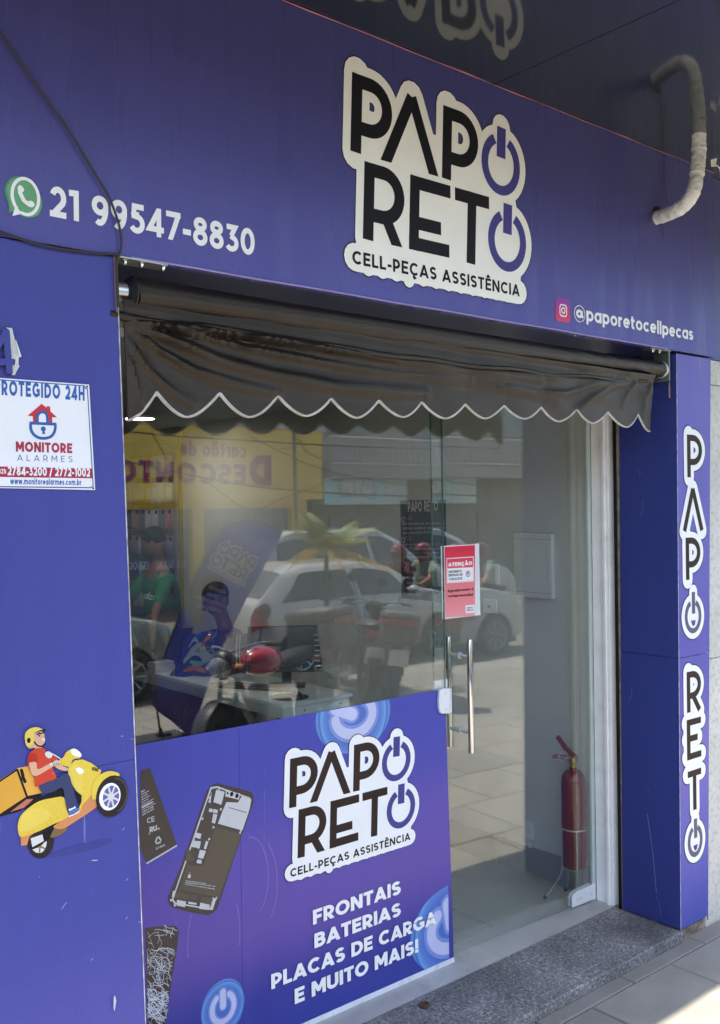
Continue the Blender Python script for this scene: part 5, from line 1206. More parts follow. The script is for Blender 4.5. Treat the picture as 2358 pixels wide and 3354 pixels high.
na('rule_lettering', line_on('PROIBIDO', zn_(495, 872), zn_(620, 862), .010, w=.22, q=3) + line_on('ENTRAR DE', zn_(494, 905), zn_(627, 896), .0105, w=.22, q=3) + line_on('CAPACETE', zn_(498, 942), zn_(624, 934), .0105, w=.22, q=3), BLACK_V, 3)
hc2 = zn_(680, 878)
na('helmet_symbol', ribbon(disc(hc2, .0118, 20), .0016, True) + [disc((hc2[0], hc2[1] + .001), .007, 12)], mat('notice_dark_red', (.3, .03, .04), .4), 3)
na('helmet_visor', [[(hc2[0] - .001, hc2[1] - .002), (hc2[0] + .007, hc2[1] - .001), (hc2[0] + .006, hc2[1] + .003), (hc2[0], hc2[1] + .003)]], wq, 4)
na('thanks_lettering', line_on('Agradecemos a', zn_(484, 1058), zn_(730, 1035), .012, w=.22, q=3) + line_on('compreensão!', zn_(488, 1105), zn_(727, 1090), .012, w=.22, q=3), BLACK_V, 3)
na('small_logo_field', [zn_.P(656, 1182, 743, 1176, 744, 1252, 658, 1258)], wq, 2)
na('small_logo_lettering', line_on('PAPO', zn_(668, 1215), zn_(730, 1211), .0075, w=.2, q=3) + line_on('RETO', zn_(670, 1238), zn_(732, 1234), .0075, w=.2, q=3), BLACK_V, 3)

# ------------------------------------------------------------------ inside of the shop
WALL = mat('inner_wall_paint', (.56, .55, .51), .8, var=.03, vs=3, dirt=.12, dirt_s=5)
rw = empty('side_wall', (W, 5, STEP), 'plain off-white side wall inside the shop with grey tiled skirting', 'wall')
mb = MB(); mb.box((W, 2.885, -.1), (W + .15, 9.6, 2.75)); mb.build('wall_surface', WALL, rw)
SK = mat('skirting_tile', (.26, .255, .24), .4, var=.1)
for i in range(8):
    mb = MB(); mb.box((W - .008, 2.9 + i * .6 + .0015, STEP), (W - .0002, 3.5 + i * .6 - .0015, STEP + .15)); mb.build('skirting_tile', SK, rw)
mb = MB(); mb.box((-1.4, 9.5, -.1), (W, 9.65, 2.75)); tag(mb.build('back_wall', WALL), 'plain back wall deep inside the dark shop', 'wall')
mb = MB(); mb.box((-1.55, 2.9, -.1), (-1.4, 9.6, 2.75)); tag(mb.build('far_side_wall', WALL), 'left inner side wall of the shop hidden behind the left pillar', 'wall')
mb = MB(); mb.box((-1.55, G + .03, 2.62), (W + .1, 9.6, 2.72)); tag(mb.build('shop_ceiling', mat('ceiling_paint', (.40, .40, .385), .85)), 'flat pale ceiling inside the shop', 'ceiling')
mb = MB(); mb.box((-1.5, D + .5, 0), (.9, G + .05, SOF)); tag(mb.build('front_inner_wall', WALL), 'inner front wall of the shop behind the left pillar', 'wall')
mb = MB(); mb.box((-1.5, D + .465, SOF + .001), (W + .3, G + .1, CAN)); tag(mb.build('lintel', WALL), 'lintel wall above the shop glass behind the sign', 'wall')
mb = MB(); mb.box((-1.5, G + .02, 2.6), (W, G + .1, 2.64)); tag(mb.build('top_rail', mat('rail_white', (.6, .6, .6), .5)), 'white rail holding the top of the shop glass behind the awning', 'rail')
mb = MB(); mb.box((-1.5, 2.86, CAN), (7, 3.2, 6.5)); mb.box((-1.5, 2.455, CAN + .36), (7, 2.86, 6.5)); tag(mb.build('upper_facade', PLA), 'plain plastered upper storey wall above the canopy', 'wall')
mb = MB(); mb.box((-1.5, 9.66, -.1), (7, 9.8, 6.5)); mb.box((-1.5, 3.2, 6.3), (7, 9.66, 6.5)); tag(mb.build('building_shell', PLA), 'outer shell of the shop building above and behind the rooms', 'building')
fl = empty('shop_floor', (1.5, 6, STEP)); tag(fl, kind='structure')
FT = [mat('floor_tile_%d' % k, c, .18, var=.06, vs=3) for k, c in enumerate(((.30, .30, .28), (.28, .28, .265), (.31, .305, .29)))]
for i in range(9):
    for j in range(11): put_tile(fl, 3.9 - .6 * (i + 1), 2.992 + .6 * j, .6, .6, STEP, FT, 'floor_tile')
mb = MB(); mb.box((-1.5, 2.992, -.1), (W, 9.6, STEP - .006)); mb.build('grout_bed', mat('grout', (.18, .18, .17), .9), fl)

# ceiling lamps
LAMP = mat('lit_diffuser', (1, 1, 1), .5, emit=(1, .97, .92), es=5)
lpz = 2.62; lc = onZ(458, 1365, lpz)
for k, (x, y, lb) in enumerate(((lc.x, lc.y, 'round lit ceiling lamp seen just left under the awning edge'), (2.3, 4.0, 'added unseen ceiling lamp brightening the front side wall, hidden behind the awning'))):  # second lamp is added out of sight to brighten the side wall
    e_ = empty('ceiling_lamp', (x, y, lpz), lb, 'ceiling lamp', 'round ceiling lamps')
    mb = MB(); mb.lathe([(.11, 0), (.112, -.012), (.10, -.016), (.0995, -.01)], (x, y, lpz), n=28); mb.build('lamp_ring', WHITE_P, e_, smooth=True)
    mb = MB(); mb.lathe([(.0001, -.0135), (.098, -.0135)], (x, y, lpz), n=28); mb.build('diffuser', LAMP, e_)

# things on the side wall
sd_ = Plane('side', W)
def wallbox(name, label, cat, x0, y0, x1, y1, th, m, bev=.004):
    a = sd_.uv(x0, y0); b = sd_.uv(x1, y1); e_ = empty(name, (W, -(a[0] + b[0]) / 2, (a[1] + b[1]) / 2), label, cat)
    mb = MB(); mb.box((W - th, -b[0], b[1]), (W - .0005, -a[0], a[1])); mb.build('casing', m, e_, bevel=bev); return e_, a, b
PNL = mat('panel_plastic', (.66, .65, .61), .4, var=.03)
e_, a, b = wallbox('breaker_box', 'large off-white electrical breaker box on the shop side wall', 'breaker box', 1692, 1747, 1820, 1962, .028, PNL, .005)
for v in (a[1] - .028, b[1] + .028):
    mb = MB(); mb.box((W - .0295, -b[0] + .002, v - .0007), (W - .0278, -a[0] - .002, v + .0007)); mb.build('lid_seam', mat('seam_grey', (.2, .2, .19), .7), e_)
pc = [(-a[0] - .215 - .01 * math.sin(PI * t / 8), b[1] + .06 + (a[1] - b[1] - .12) * t / 8) for t in range(9)]
mb = MB(); mb.tube([(W - .0288, y, z) for y, z in pc], .0007, 4); mb.build('lid_grip_line', mat('seam_grey', (.2, .2, .19), .7), e_)
e_, a, b = wallbox('light_switch', 'white three-gang light switch plate left of the breaker box', 'light switch', 1585, 1846, 1638, 1914, .009, WHITE_P, .003)
for k in range(3):
    z = a[1] - .03 - k * .032; mb = MB(); mb.box((W - .0115, -b[0] + .018, z - .013), (W - .009, -a[0] - .018, z + .013)); mb.build('rocker', PNL, e_, bevel=.001)
e_, a, b = wallbox('wall_bell', 'small square white push-button plate under the light switch', 'push button', 1585, 1960, 1631, 2012, .012, WHITE_P, .005)
mb = MB(); mb.box((W - .0145, -b[0] + .03, b[1] + .028), (W - .012, -a[0] - .03, a[1] - .028)); mb.build('button_plate', PNL, e_, bevel=.002)
mb = MB(); mb.lathe([(.0001, -.0165), (.006, -.0165), (.006, -.0145)], (W, (-a[0] - b[0]) / 2, (a[1] + b[1]) / 2), 'X', 5); mb.build('star_button', BLACK_P, e_)
e_, a, b = wallbox('wall_socket', 'double white wall socket low on the side wall above the skirting', 'wall socket', 1723, 2686, 1751, 2752, .009, WHITE_P, .003)
for k in range(2):
    z = a[1] - .045 - k * .075; mb = MB(); mb.lathe([(.0001, -.0095), (.016, -.0095), (.018, -.0088)], (W, (-a[0] - b[0]) / 2, z), 'X', 6); mb.build('outlet', PNL, e_)
# black poster
ps = empty('mission_poster', (W, 4.05, 1.7), 'tall black PAPO RETO poster with small grey text on the side wall', 'poster')
zps = Zoom(sd_, 1300, 1580, 550 / 1614.)
a, b = zps(37, 175), zps(483, 1130)
POST = mat('poster_black', (.006, .007, .010), .35, var=.1)
mb = MB(); mb.box((W - .004, -b[0], zps(60, 1115)[1]), (W - .0005, -a[0], a[1])); mb.build('poster_sheet', POST, ps)
PW = mat('poster_white', (.62, .62, .62), .4); PG = mat('poster_grey', (.36, .37, .40), .4); PBL = mat('poster_blue_dot', (.12, .16, .3), .4)
def pa(t, x0, y0, x1, y1, h_, m=PG, w=.18): art('poster_lettering', line_on(t, zps(x0, y0), zps(x1, y1), h_, w=w, q=3), sd_, 0, m, ps, base=.0048)
pa('PAPO RETO', 112, 285, 400, 275, .062, PW, .2)
pa('MISSÃO', 76, 366, 155, 362, .026, PBL, .25); pa('VISÃO', 85, 562, 148, 560, .026, PBL, .25); pa('VALORES', 100, 808, 190, 806, .026, PBL, .25)
for k, (t, x1) in enumerate((('Distribuir produtos de alta qualidade com', 467), ('agilidade e excelência, impulsionando o', 467), ('sucesso dos nossos clientes.', 337))): pa(t, 58 + 2 * k, 410 + 44 * k, x1, 405 + 42 * k, .017)
for k, (t, x1) in enumerate((('Somos reconhecidos como a', 445), ('CELL-PEÇAS do Brasil, pela qualidade', 450), ('dos serviços e o compromisso de', 452), ('acompanhar a evolução tecnológica', 455))): pa(t, 68 + 2 * k, 610 + 40 * k, x1, 606 + 41 * k, .017)
for k, (t, x1) in enumerate((('INTEGRIDADE', 225), ('MELHORIA CONTÍNUA', 295), ('INOVAÇÃO', 215), ('RESPONSABILIDADE E COMPROMISSO', 430), ('AUTENTICIDADE', 240))): pa(t, 105, 872 + 54 * k, x1, 872 + 55 * k, .015)
for k in range(3):
    u = (64, 64, 78)[k]; v = (357, 553, 798)[k]; art('poster_icon', ribbon(disc(zps(u, v), .014, 12), .003, True), sd_, 0, PG, ps, base=.0048)

# fire extinguisher on its wire stand
ep = onZ(1925, 2880, STEP); ep = Vector((3.70, 3.11, STEP))
ep = Vector((3.836, 2.957, STEP))
st_ = empty('extinguisher_stand', (ep.x, ep.y, STEP), 'thin pale wire floor stand holding the fire extinguisher', 'stand')
WIRE = mat('pale_wire', (.5, .47, .38), .4, .5)
mb = MB(); mb.tube([(ep.x + .062 * math.cos(t) , ep.y + .062 * math.sin(t), STEP + .34) for t in [2 * PI * i / 24 for i in range(25)]], .004, 7, False); mb.build('ring', WIRE, st_, smooth=True)
for k in range(3):
    t = (2.55, 1.2, 4.0)[k]; c, s_ = math.cos(t), math.sin(t); lg = (.15, .085, .062)[k]
    mb = MB(); mb.tube(smooth_open([(ep.x + .062 * c, ep.y + .062 * s_, STEP + .34), (ep.x + .062 * c, ep.y + .062 * s_, STEP + .145), (ep.x + lg * .7 * c, ep.y + lg * .7 * s_, STEP + .06), (ep.x + lg * c, ep.y + lg * s_, STEP + .004)], 5), .0035, 6); mb.build('leg', WIRE, st_, smooth=True)
    mb = MB(); mb.tube([(ep.x + (lg - .006) * c, ep.y + (lg - .006) * s_, STEP + .016), (ep.x + (lg + .003) * c, ep.y + (lg + .003) * s_, STEP + .001)], .007, 8); mb.build('foot', RUBBER, st_)
    t2 = (1.2, 4.0, 2.55)[k]; mb = MB(); mb.tube([(ep.x + .062 * c, ep.y + .062 * s_, STEP + .145), (ep.x + .062 * math.cos(t2), ep.y + .062 * math.sin(t2), STEP + .145)], .003, 6); mb.build('cross_wire', WIRE, st_)
ex = empty('fire_extinguisher', (ep.x, ep.y, STEP + .15), 'red fire extinguisher standing just inside the glass door', 'fire extinguisher')
EXR = mat('extinguisher_red', (.16, .006, .008), .25, coat=.4, var=.05)
z0 = STEP + .15
mb = MB(); mb.lathe([(.0001, 0), (.050, 0), (.057, .006), (.059, .02), (.059, .41), (.056, .435), (.046, .455), (.035, .468), (.018, .472), (.018, .485)], (ep.x, ep.y, z0), n=32); mb.build('cylinder', EXR, ex, smooth=True)
lb_ = MB(); lb_.grid([[(ep.x + .0598 * math.cos(q), ep.y + .0598 * math.sin(q), z0 + z) for z in (.12, .34)] for q in [R(-60 + 10 * i) for i in range(9)]]); lb_.build('instruction_label', mat('extinguisher_label', (.34, .22, .16), .35, var=.5, vs=40), ex)
mb = MB(); mb.lathe([(.016, .485), (.016, .50), (.02, .505), (.02, .53), (.012, .535), (.0001, .535)], (ep.x, ep.y, z0), n=16); mb.build('valve', mat('brass', (.5, .38, .16), .3, 1), ex, smooth=True)
vd = Vector((-.80, .6, 0)).normalized()
def along(a, z): return (ep.x + vd.x * a, ep.y + vd.y * a, z0 + z)
mb = MB(); mb.tube([along(-.015, .53), along(.03, .57), along(.075, .635)], [.012, .013, .011], 8, squash=None); mb.build('lever', EXR, ex, smooth=True)
mb = MB(); mb.tube([along(-.02, .525), along(.045, .53), along(.085, .54), along(.10, .538)], [.013, .012, .009, .007], 8); mb.build('carry_handle', EXR, ex, smooth=True)
pc_ = Vector(along(.05, .545)); mb = MB(); mb.tube([pc_ + Vector((vd.x * .022 * math.cos(t), vd.y * .022 * math.cos(t), .022 * math.sin(t))) + Vector((-.012, -.012, 0)) for t in [2 * PI * i / 16 for i in range(17)]], .0018, 5, False); mb.build('pull_ring', WIRE, ex)
if 0: mb = MB(); mb.tube(smooth_open([along(-.02, .51), along(-.07, .5), along(-.10, .42), along(-.095, .2), along(-.088, .1)], 5), .009, 8); mb.build('hose', RUBBER, ex, smooth=True)

# desk
DZ = .80; A1 = onZ(928, 2309, DZ); DX0 = 3.355; DX1 = W - .004; DY0 = 4.70; DY1 = 6.62
dk = empty('counter_desk', (3.6, 5.5, STEP), 'white steel-edged counter desk inside the shop window', 'desk')
DESK = mat('desk_white', (.84, .86, .85), .3, var=.05); DESKD = mat('desk_metal', (.62, .68, .67), .35, var=.08, dirt=.2)
mb = MB(); mb.prism([(DX0, DY0, DZ - .022), (DX1, DY0, DZ - .022), (DX1, 5.62, DZ - .022), (3.66, 5.75, DZ - .022), (3.66, DY1, DZ - .022), (DX0, DY1, DZ - .022)], (0, 0, .022)); mb.build('desktop', DESK, dk, bevel=.003)
mb = MB(); mb.box((DX0 + .004, DY0 + .006, DZ - .085), (DX0 + .016, DY1, DZ - .0225)); mb.build('side_rail', DESKD, dk)
mb = MB(); mb.box((DX0 + .0165, DY0 + .01, DZ - .085), (DX1 - .02, DY0 + .022, DZ - .0225)); mb.build('end_rail', DESKD, dk)
mb = MB(); mb.box((DX0 + .10, DY0 - .002, DZ - .078), (DX1 - .03, DY0 + .0095, DZ - .03)); mb.build('end_plate', DESK, dk, bevel=.001)
for x in (DX0 + .16, DX1 - .10):
    mb = MB(); mb.lathe([(.0001, -.0045), (.005, -.0045), (.006, -.002)], (x, DY0, DZ - .052), 'Y', 10); mb.build('screw', BLACK_P, dk)
for x, y in ((DX0 + .03, DY0 + .05), (DX1 - .05, DY0 + .05), (DX0 + .03, DY1 - .05), (3.62, DY1 - .05)):
    mb = MB(); mb.box((x - .02, y - .02, STEP), (x + .02, y + .02, DZ - .0855)); mb.build('leg', mat('dark_leg', (.03, .03, .035), .4), dk)
# monitor
def flat_mon(name, label, c, yaw, w, h, zlow, tilt, m_scr, base=True, logo=False):
    e_ = empty(name, c, label, 'monitor', rz=yaw)
    def b_(nm, f, m, **k): mb = MB(); f(mb); return mb.build(nm, m, e_, world_coords=False, **k)
    rx = rotm(rx=tilt)
    b_('screen_housing', lambda q: q.obox((0, 0, zlow + h / 2), (w / 2, .014, h / 2), rx), BLACK_P, bevel=.004)
    b_('screen', lambda q: q.obox(Vector((0, 0, zlow + h / 2)) + rx @ Vector((0, -.0146, 0)), (w / 2 - .012, .0006, h / 2 - .012), rx), m_scr)
    if base:
        b_('stand_neck', lambda q: q.box((-.03, .015, .008), (.03, .035, zlow + h * .4)), BLACK_P, bevel=.003)
        b_('stand_foot', lambda q: q.box((-.12, -.07, .0), (.12, .10, .010)), BLACK_P, bevel=.004)
    return e_
SCR = mat('dark_screen', (.012, .013, .016), .08, spec=.8, var=.1)
mc = onZ(985, 2255, DZ); 
mon = flat_mon('computer_monitor', 'black computer monitor angled on the right end of the counter desk', (3.735, 5.18, DZ), R(-38), .50, .30, .095, R(-8), SCR)
for k in range(7):
    mb = MB(); mb.box((.185, -.0162 - .0, .13 + k * .033), (.222, -.0155, .14 + k * .033)); 
    o = mb.build('screen_window', mat('screen_grey', (.08, .085, .09), .2, emit=(.5, .55, .6), es=.05), mon, world_coords=False); o.rotation_euler = (0, 0, 0); o.location = (0, -.024 + .0045 * k, 0)
flat_mon('computer_monitor', 'black monitor at the far left end of the counter beside the man in green', (3.43, 6.47, DZ), R(60), .42, .28, .10, R(-4), SCR)
# keyboard, mouse pad, mouse
kb = empty('keyboard', (3.56, 5.27, DZ), 'black keyboard lying diagonally on the desk in front of the monitor', 'keyboard', rz=R(-62))
mb = MB(); mb.prism([(-.235, -.08, 0), (.235, -.08, 0), (.235, .08, 0), (-.235, .08, 0)], (0, 0, .016)); mb.build('keyboard_base', BLACK_P, kb, world_coords=False, bevel=.003)
kme = MB().box((0, 0, 0), (.0155, .0155, .006)); kmesh = bpy.data.meshes.new('key'); kmesh.from_pydata(kme.v, [], kme.f); kmesh.materials.append(mat('key_black', (.028, .028, .03), .45))
for r_ in range(5):
    for c_ in range(22):
        o = bpy.data.objects.new('key', kmesh); COL.objects.link(o); o.parent = kb; o.location = (-.225 + c_ * .0205, -.062 + r_ * .0245, .0162)
mp_ = onZ(955, 2284, DZ); mpad = empty('mouse_pad', (3.53, 4.86, DZ), 'round black mouse pad on the near corner of the desk', 'mouse pad')
mb = MB(); mb.lathe([(.0001, .004), (.112, .004), (.115, .002), (.115, 0)], (3.53, 4.86, DZ), n=36); mb.build('pad', mat('pad_black', (.02, .02, .02), .6), mpad, smooth=True)
mb = MB(); mb.lathe([(.0001, .022), (.02, .020), (.034, .012), (.04, .004)], (3.46, 4.90, DZ), n=16); mb.build('wrist_rest', mat('pad_gel', (.02, .02, .022), .25), mpad, smooth=True)
ms = empty('computer_mouse', (3.57, 4.84, DZ + .0042), 'black computer mouse on the round mouse pad', 'computer mouse')
mb = MB(); mb.ell((3.57, 4.84, DZ + .0042), (.032, .056, .03), 18, 10, rotm(rz=R(-30))); mb.v = [(x, y, max(z, DZ + .0045)) for x, y, z in mb.v]; mb.build('mouse_shell', mat('mouse_black', (.015, .015, .016), .15), ms, smooth=True)
mb = MB(); mb.lathe([(.007, -.004), (.008, 0), (.007, .004)], (3.556, 4.81, DZ + .032), 'X', 12); mb.build('mouse_wheel', RUBBER, ms, smooth=True)
mb = MB(); mb.tube(smooth_open([(3.60, 4.88, DZ + .012), (3.66, 4.96, DZ + .005), (3.62, 5.05, DZ + .004), (3.72, 5.12, DZ + .004)], 6), .002, 6); mb.build('mouse_cord', BLACK_P, ms)
# small things on the desk
def crate(name, label, cat, c, s_, rz, m, lidm=None):
    e_ = empty(name, c, label, cat, rz=rz); mb = MB(); mb.box((-s_[0] / 2, -s_[1] / 2, 0), (s_[0] / 2, s_[1] / 2, s_[2] * .6)); mb.build('box_base', m, e_, world_coords=False, bevel=.002)
    mb = MB(); mb.box((-s_[0] / 2 - .001, -s_[1] / 2 - .001, s_[2] * .605), (s_[0] / 2 + .001, s_[1] / 2 + .001, s_[2])); mb.build('box_lid', lidm or m, e_, world_coords=False, bevel=.002); return e_
BXW = mat('white_carton', (.66, .66, .68), .5)
crate('small_box', 'small white carton behind the keyboard on the desk', 'box', (3.60, 5.52, DZ), (.15, .11, .05), R(20), BXW)
crate('small_box', 'white carton at the far left end of the desk', 'box', (3.44, 6.32, DZ), (.16, .1, .07), R(5), BXW)
crate('small_box', 'tan parcel lying at the desk edge beside the keyboard', 'box', (3.40, 5.50, DZ), (.12, .07, .018), R(60), mat('tan_card', (.4, .28, .18), .7))
ht = empty('helping_hands_stand', (3.58, 5.72, DZ), 'metal soldering clamp stand with coil on the desk between bag and monitor', 'clamp stand')
mb = MB(); mb.lathe([(.0001, .008), (.03, .008), (.032, 0)], (3.58, 5.70, DZ), n=18); mb.build('stand_base', BLACK_P, ht)
mb = MB(); mb.tube([(3.58, 5.70, DZ), (3.58, 5.70, DZ + .12)], .004, 6); mb.build('post', STEEL, ht)
mb = MB(); mb.tube([(3.58 + .016 * math.cos(t * .9), 5.70 + .016 * math.sin(t * .9), DZ + .06 + t * .0022) for t in range(50)], .0016, 5); mb.build('coil', STEEL, ht)
mb = MB(); mb.tube([(3.54, 5.66, DZ + .11), (3.62, 5.75, DZ + .125), (3.64, 5.72, DZ + .10)], .003, 6); mb.build('clamp_arm', STEEL, ht)
bc_ = Vector((3.52, 5.98, DZ))
# carrier bag with a generic colourful swirl print
bag = empty('carrier_bag', tuple(bc_), 'shiny blue plastic bag with orange, white and green swirls standing on the desk', 'bag')
BAGM = mat('bag_blue', (.012, .05, .24), .18, coat=.5, var=.3, vs=9)
bu = Vector((.762, -.647, 0)); bn = Vector((-.647, -.762, 0)); P = []
for i in range(25):
    a = 2 * PI * i / 24; row = []
    for j in range(13):
        t = j / 12; wx = .145 * (1 - .12 * t) * (1 + .10 * math.sin(t * 5)); wy = .06 * (1 - t) ** .7 + .012 * (t > .5) + .01 * math.sin(t * 9)
        sk = .06 * t; ce, se = math.cos(a), math.sin(a); ce = math.copysign(abs(ce) ** .7, ce)
        p = bc_ + bu * (wx * ce + sk) + bn * (wy * se) + Vector((0, 0, .30 * t * (1 + .06 * ce) + .0 + .008 * math.sin(a * 5 + t * 7)))
        row.append(p)
    P.append(row)
mb = MB(); mb.grid(P); mb.build('bag_body', BAGM, bag, smooth=True)
def bagpt(u, v): # u across -1..1, v up 0..1
    t = v; wx = .145 * (1 - .12 * t) * (1 + .10 * math.sin(t * 5)); wy = .06 * max(0, 1 - t) ** .7 + .012 * (t > .5) + .01 * math.sin(t * 9)
    return bc_ + bu * (wx * u + .06 * t) + bn * (wy * math.sqrt(max(0, 1 - abs(u) ** 2.8)) + .009) + Vector((0, 0, .30 * t * (1 + .06 * u)))
def bag_patch(name, m, pts, hw):
    pts = smooth_open([Vector((a, b)) for a, b in pts], 6); mb = MB(); vs = []; fs = []
    for i, p in enumerate(pts):
        d = (pts[min(i + 1, len(pts) - 1)] - pts[max(i - 1, 0)]).normalized(); nn = Vector((-d.y, d.x)) * hw * (.35 + .65 * math.sin(PI * i / (len(pts) - 1)))
        vs += [bagpt(*(p + nn)), bagpt(*(p - nn))]
    for i in range(len(pts) - 1): fs.append([2 * i, 2 * i + 1, 2 * i + 3, 2 * i + 2])
    mb.add(vs, fs); mb.build(name, m, bag)
BW = mat('bag_white', (.5, .53, .5), .3); BO = mat('bag_orange', (.5, .14, .03), .3); BG = mat('bag_green', (.1, .4, .28), .3); BB = mat('bag_light_blue', (.1, .25, .5), .3)
for m_, pts_, hw in ((BW, [(-.6, .35), (-.3, .6), (.1, .62), (.4, .45), (.7, .42)], .16), (BO, [(-.5, .15), (0, .22), (.5, .12)], .07), (BO, [(.1, .7), (.35, .85), (.6, .9)], .06), (BG, [(-.3, .36), (.1, .3), (.5, .33)], .06), (BW, [(-.6, .7), (-.4, .88), (-.1, .8)], .05), (BB, [(.45, .55), (.7, .6), (.75, .45), (.55, .4)], .06), (BG, [(-.15, .58), (-.02, .62), (.08, .56)], .05)):
    bag_patch('printed_swirl', m_, pts_, hw)
# dark drawers and gear under the counter
du = empty('drawer_unit', (3.6, 6.3, STEP), 'dark plastic drawer unit under the left end of the counter', 'drawer unit')
mb = MB(); mb.box((3.40, 6.0, STEP), (3.64, 6.55, STEP + .62)); mb.build('cabinet', mat('dark_cabinet', (.02, .022, .025), .4), du, bevel=.004)
for k in range(4):
    mb = MB(); mb.box((3.392, 6.02, STEP + .03 + k * .15), (3.3995, 6.53, STEP + .165 + k * .15)); o = mb.build('drawer', mat('drawer_front', (.035, .037, .042), .35), du, bevel=.002)

# slatted product wall with hanging phone cases
pw = empty('product_display', (W, 7.5, 1.6), 'pale slatted display board hung with phone cases on the far side wall', 'display board')
y0 = 6.80
for k in range(14):
    z = .95 + k * .118; mb = MB(); mb.box((W - .018, y0, z), (W - .0005, 9.2, z + .108)); mb.build('slat', mat('slatwall', (.50, .47, .38), .5), pw)
mb = MB(); mb.box((W - .026, y0 - .03, .94), (W - .0005, y0 - .001, 2.62)); mb.build('edge_trim', mat('trim_gold', (.42, .33, .12), .5), pw)
mb = MB(); mb.box((W - .035, y0 - .02, 2.54), (W - .0005, 9.2, 2.61)); mb.build('header', mat('header_cream', (.6, .56, .42), .5), pw)
cols_ = [('pink', (.45, .22, .22)), ('grey', (.2, .21, .22)), ('black', (.02, .022, .025)), ('clear', (.45, .46, .44)), ('lilac', (.28, .24, .36)), ('navy', (.03, .035, .16)), ('red', (.4, .07, .08)), ('white', (.55, .55, .53)), ('yellow', (.5, .36, .05))]
seq = [[3, 3, 7, 6, 3, 8, 3, 7, 3], [3, 7, 3, 8, 8, 3, 7, 3, 3], [0, 1, 7, 7, 1, 0, 2, 2, 1], [4, 4, 0, 1, 3, 4, 0, 1, 7], [5, 5, 6, 5, 3, 5, 6, 1, 5], [3, 7, 3, 3, 7, 3, 1, 3, 7]]
ordn = ['first', 'second', 'third', 'fourth', 'fifth', 'sixth', 'seventh', 'eighth', 'ninth']; cme = {}
HOOK = mat('hook_chrome', (.6, .6, .6), .2, 1)
rc_ = random.Random(9)
for r_ in range(6):
    zt = 2.40 - r_ * .215
    for k in range(9):
        ci = seq[r_][k]; nm, cc_ = cols_[ci]; y = y0 + .07 + k * .112
        e_ = empty('phone_case', (W - .07, y, zt), '%s phone case, %s in the %s row of the display wall' % (nm, ordn[k], ordn[r_]), 'phone case', 'phone cases hanging on the display wall')
        key = (ci, r_ < 2)
        if key not in cme:
            mb = MB(); pkg = r_ < 2
            w_, h_ = (.088, .17) if pkg else (.078, .158)
            pts_ = rrect(-w_ / 2, -h_, w_ / 2, 0, .012 if not pkg else .003, 3)
            mb.prism([(-.005, u, v) for u, v in pts_], (.010, 0, 0))
            me = bpy.data.meshes.new('case'); me.from_pydata(mb.v, [], mb.f); me.materials.append(mat('case_' + nm, cc_, .15, var=.15, coat=.6)); 
            m2 = MB(); pts2 = rrect(-.03, -.035, -.004, -.006, .006, 3) if not pkg else rrect(-.03, -.13, .02, -.04, .004, 2)
            m2.prism([(-.0062, u, v) for u, v in pts2], (.001, 0, 0)); me2 = bpy.data.meshes.new('camera_cutout'); me2.from_pydata(m2.v, [], m2.f); me2.materials.append(mat('case_detail_light' if pkg else 'case_detail', (.6, .58, .5) if pkg else (.05, .05, .055), .2))
            cme[key] = (me, me2)
        for nm_, me_ in (('case', cme[key][0]), ('camera_cutout', cme[key][1])):
            o = bpy.data.objects.new(nm_, me_); COL.objects.link(o); o.parent = e_
        e_.rotation_euler = (0, rc_.uniform(-.05, .05), rc_.uniform(.1, .5))
        if 'hook' not in cme:
            mb = MB(); mb.tube([(-.02, 0, .008), (.055, 0, .012)], .0022, 5); me = bpy.data.meshes.new('hook'); me.from_pydata(mb.v, [], mb.f); me.materials.append(HOOK); cme['hook'] = me
        o = bpy.data.objects.new('hook', cme['hook']); COL.objects.link(o); o.parent = e_

# ------------------------------------------------------------------ people
def skin_mesh(name, verts, edges, radii, m, parent, sub=2, root=0):
    me = bpy.data.meshes.new(name); off = Vector(parent.location) if parent else Vector((0, 0, 0))
    me.from_pydata([tuple(Vector(v) - off) for v in verts], edges, []); o = bpy.data.objects.new(name + '_tmp', me); COL.objects.link(o)
    o.modifiers.new('skin', 'SKIN'); s_ = o.modifiers.new('sub', 'SUBSURF'); s_.levels = sub; s_.render_levels = sub
    for i, r in enumerate(radii):
        sv = me.skin_vertices[0].data[i]; sv.radius = r if isinstance(r, tuple) else (r, r); sv.use_root = (i == root)
    bpy.context.view_layer.update()
    dg = bpy.context.evaluated_depsgraph_get(); m2 = bpy.data.meshes.new_from_object(o.evaluated_get(dg)); m2.name = name
    bpy.data.objects.remove(o); bpy.data.meshes.remove(me)
    for p in m2.polygons: p.use_smooth = True
    m2.materials.clear(); m2.materials.append(m); q = bpy.data.objects.new(name, m2); COL.objects.link(q); q.parent = parent
    return q

def chain(name, pts, rad, m, parent, sub=1):
    return skin_mesh(name, pts, [(i, i + 1) for i in range(len(pts) - 1)], rad, m, parent, sub)

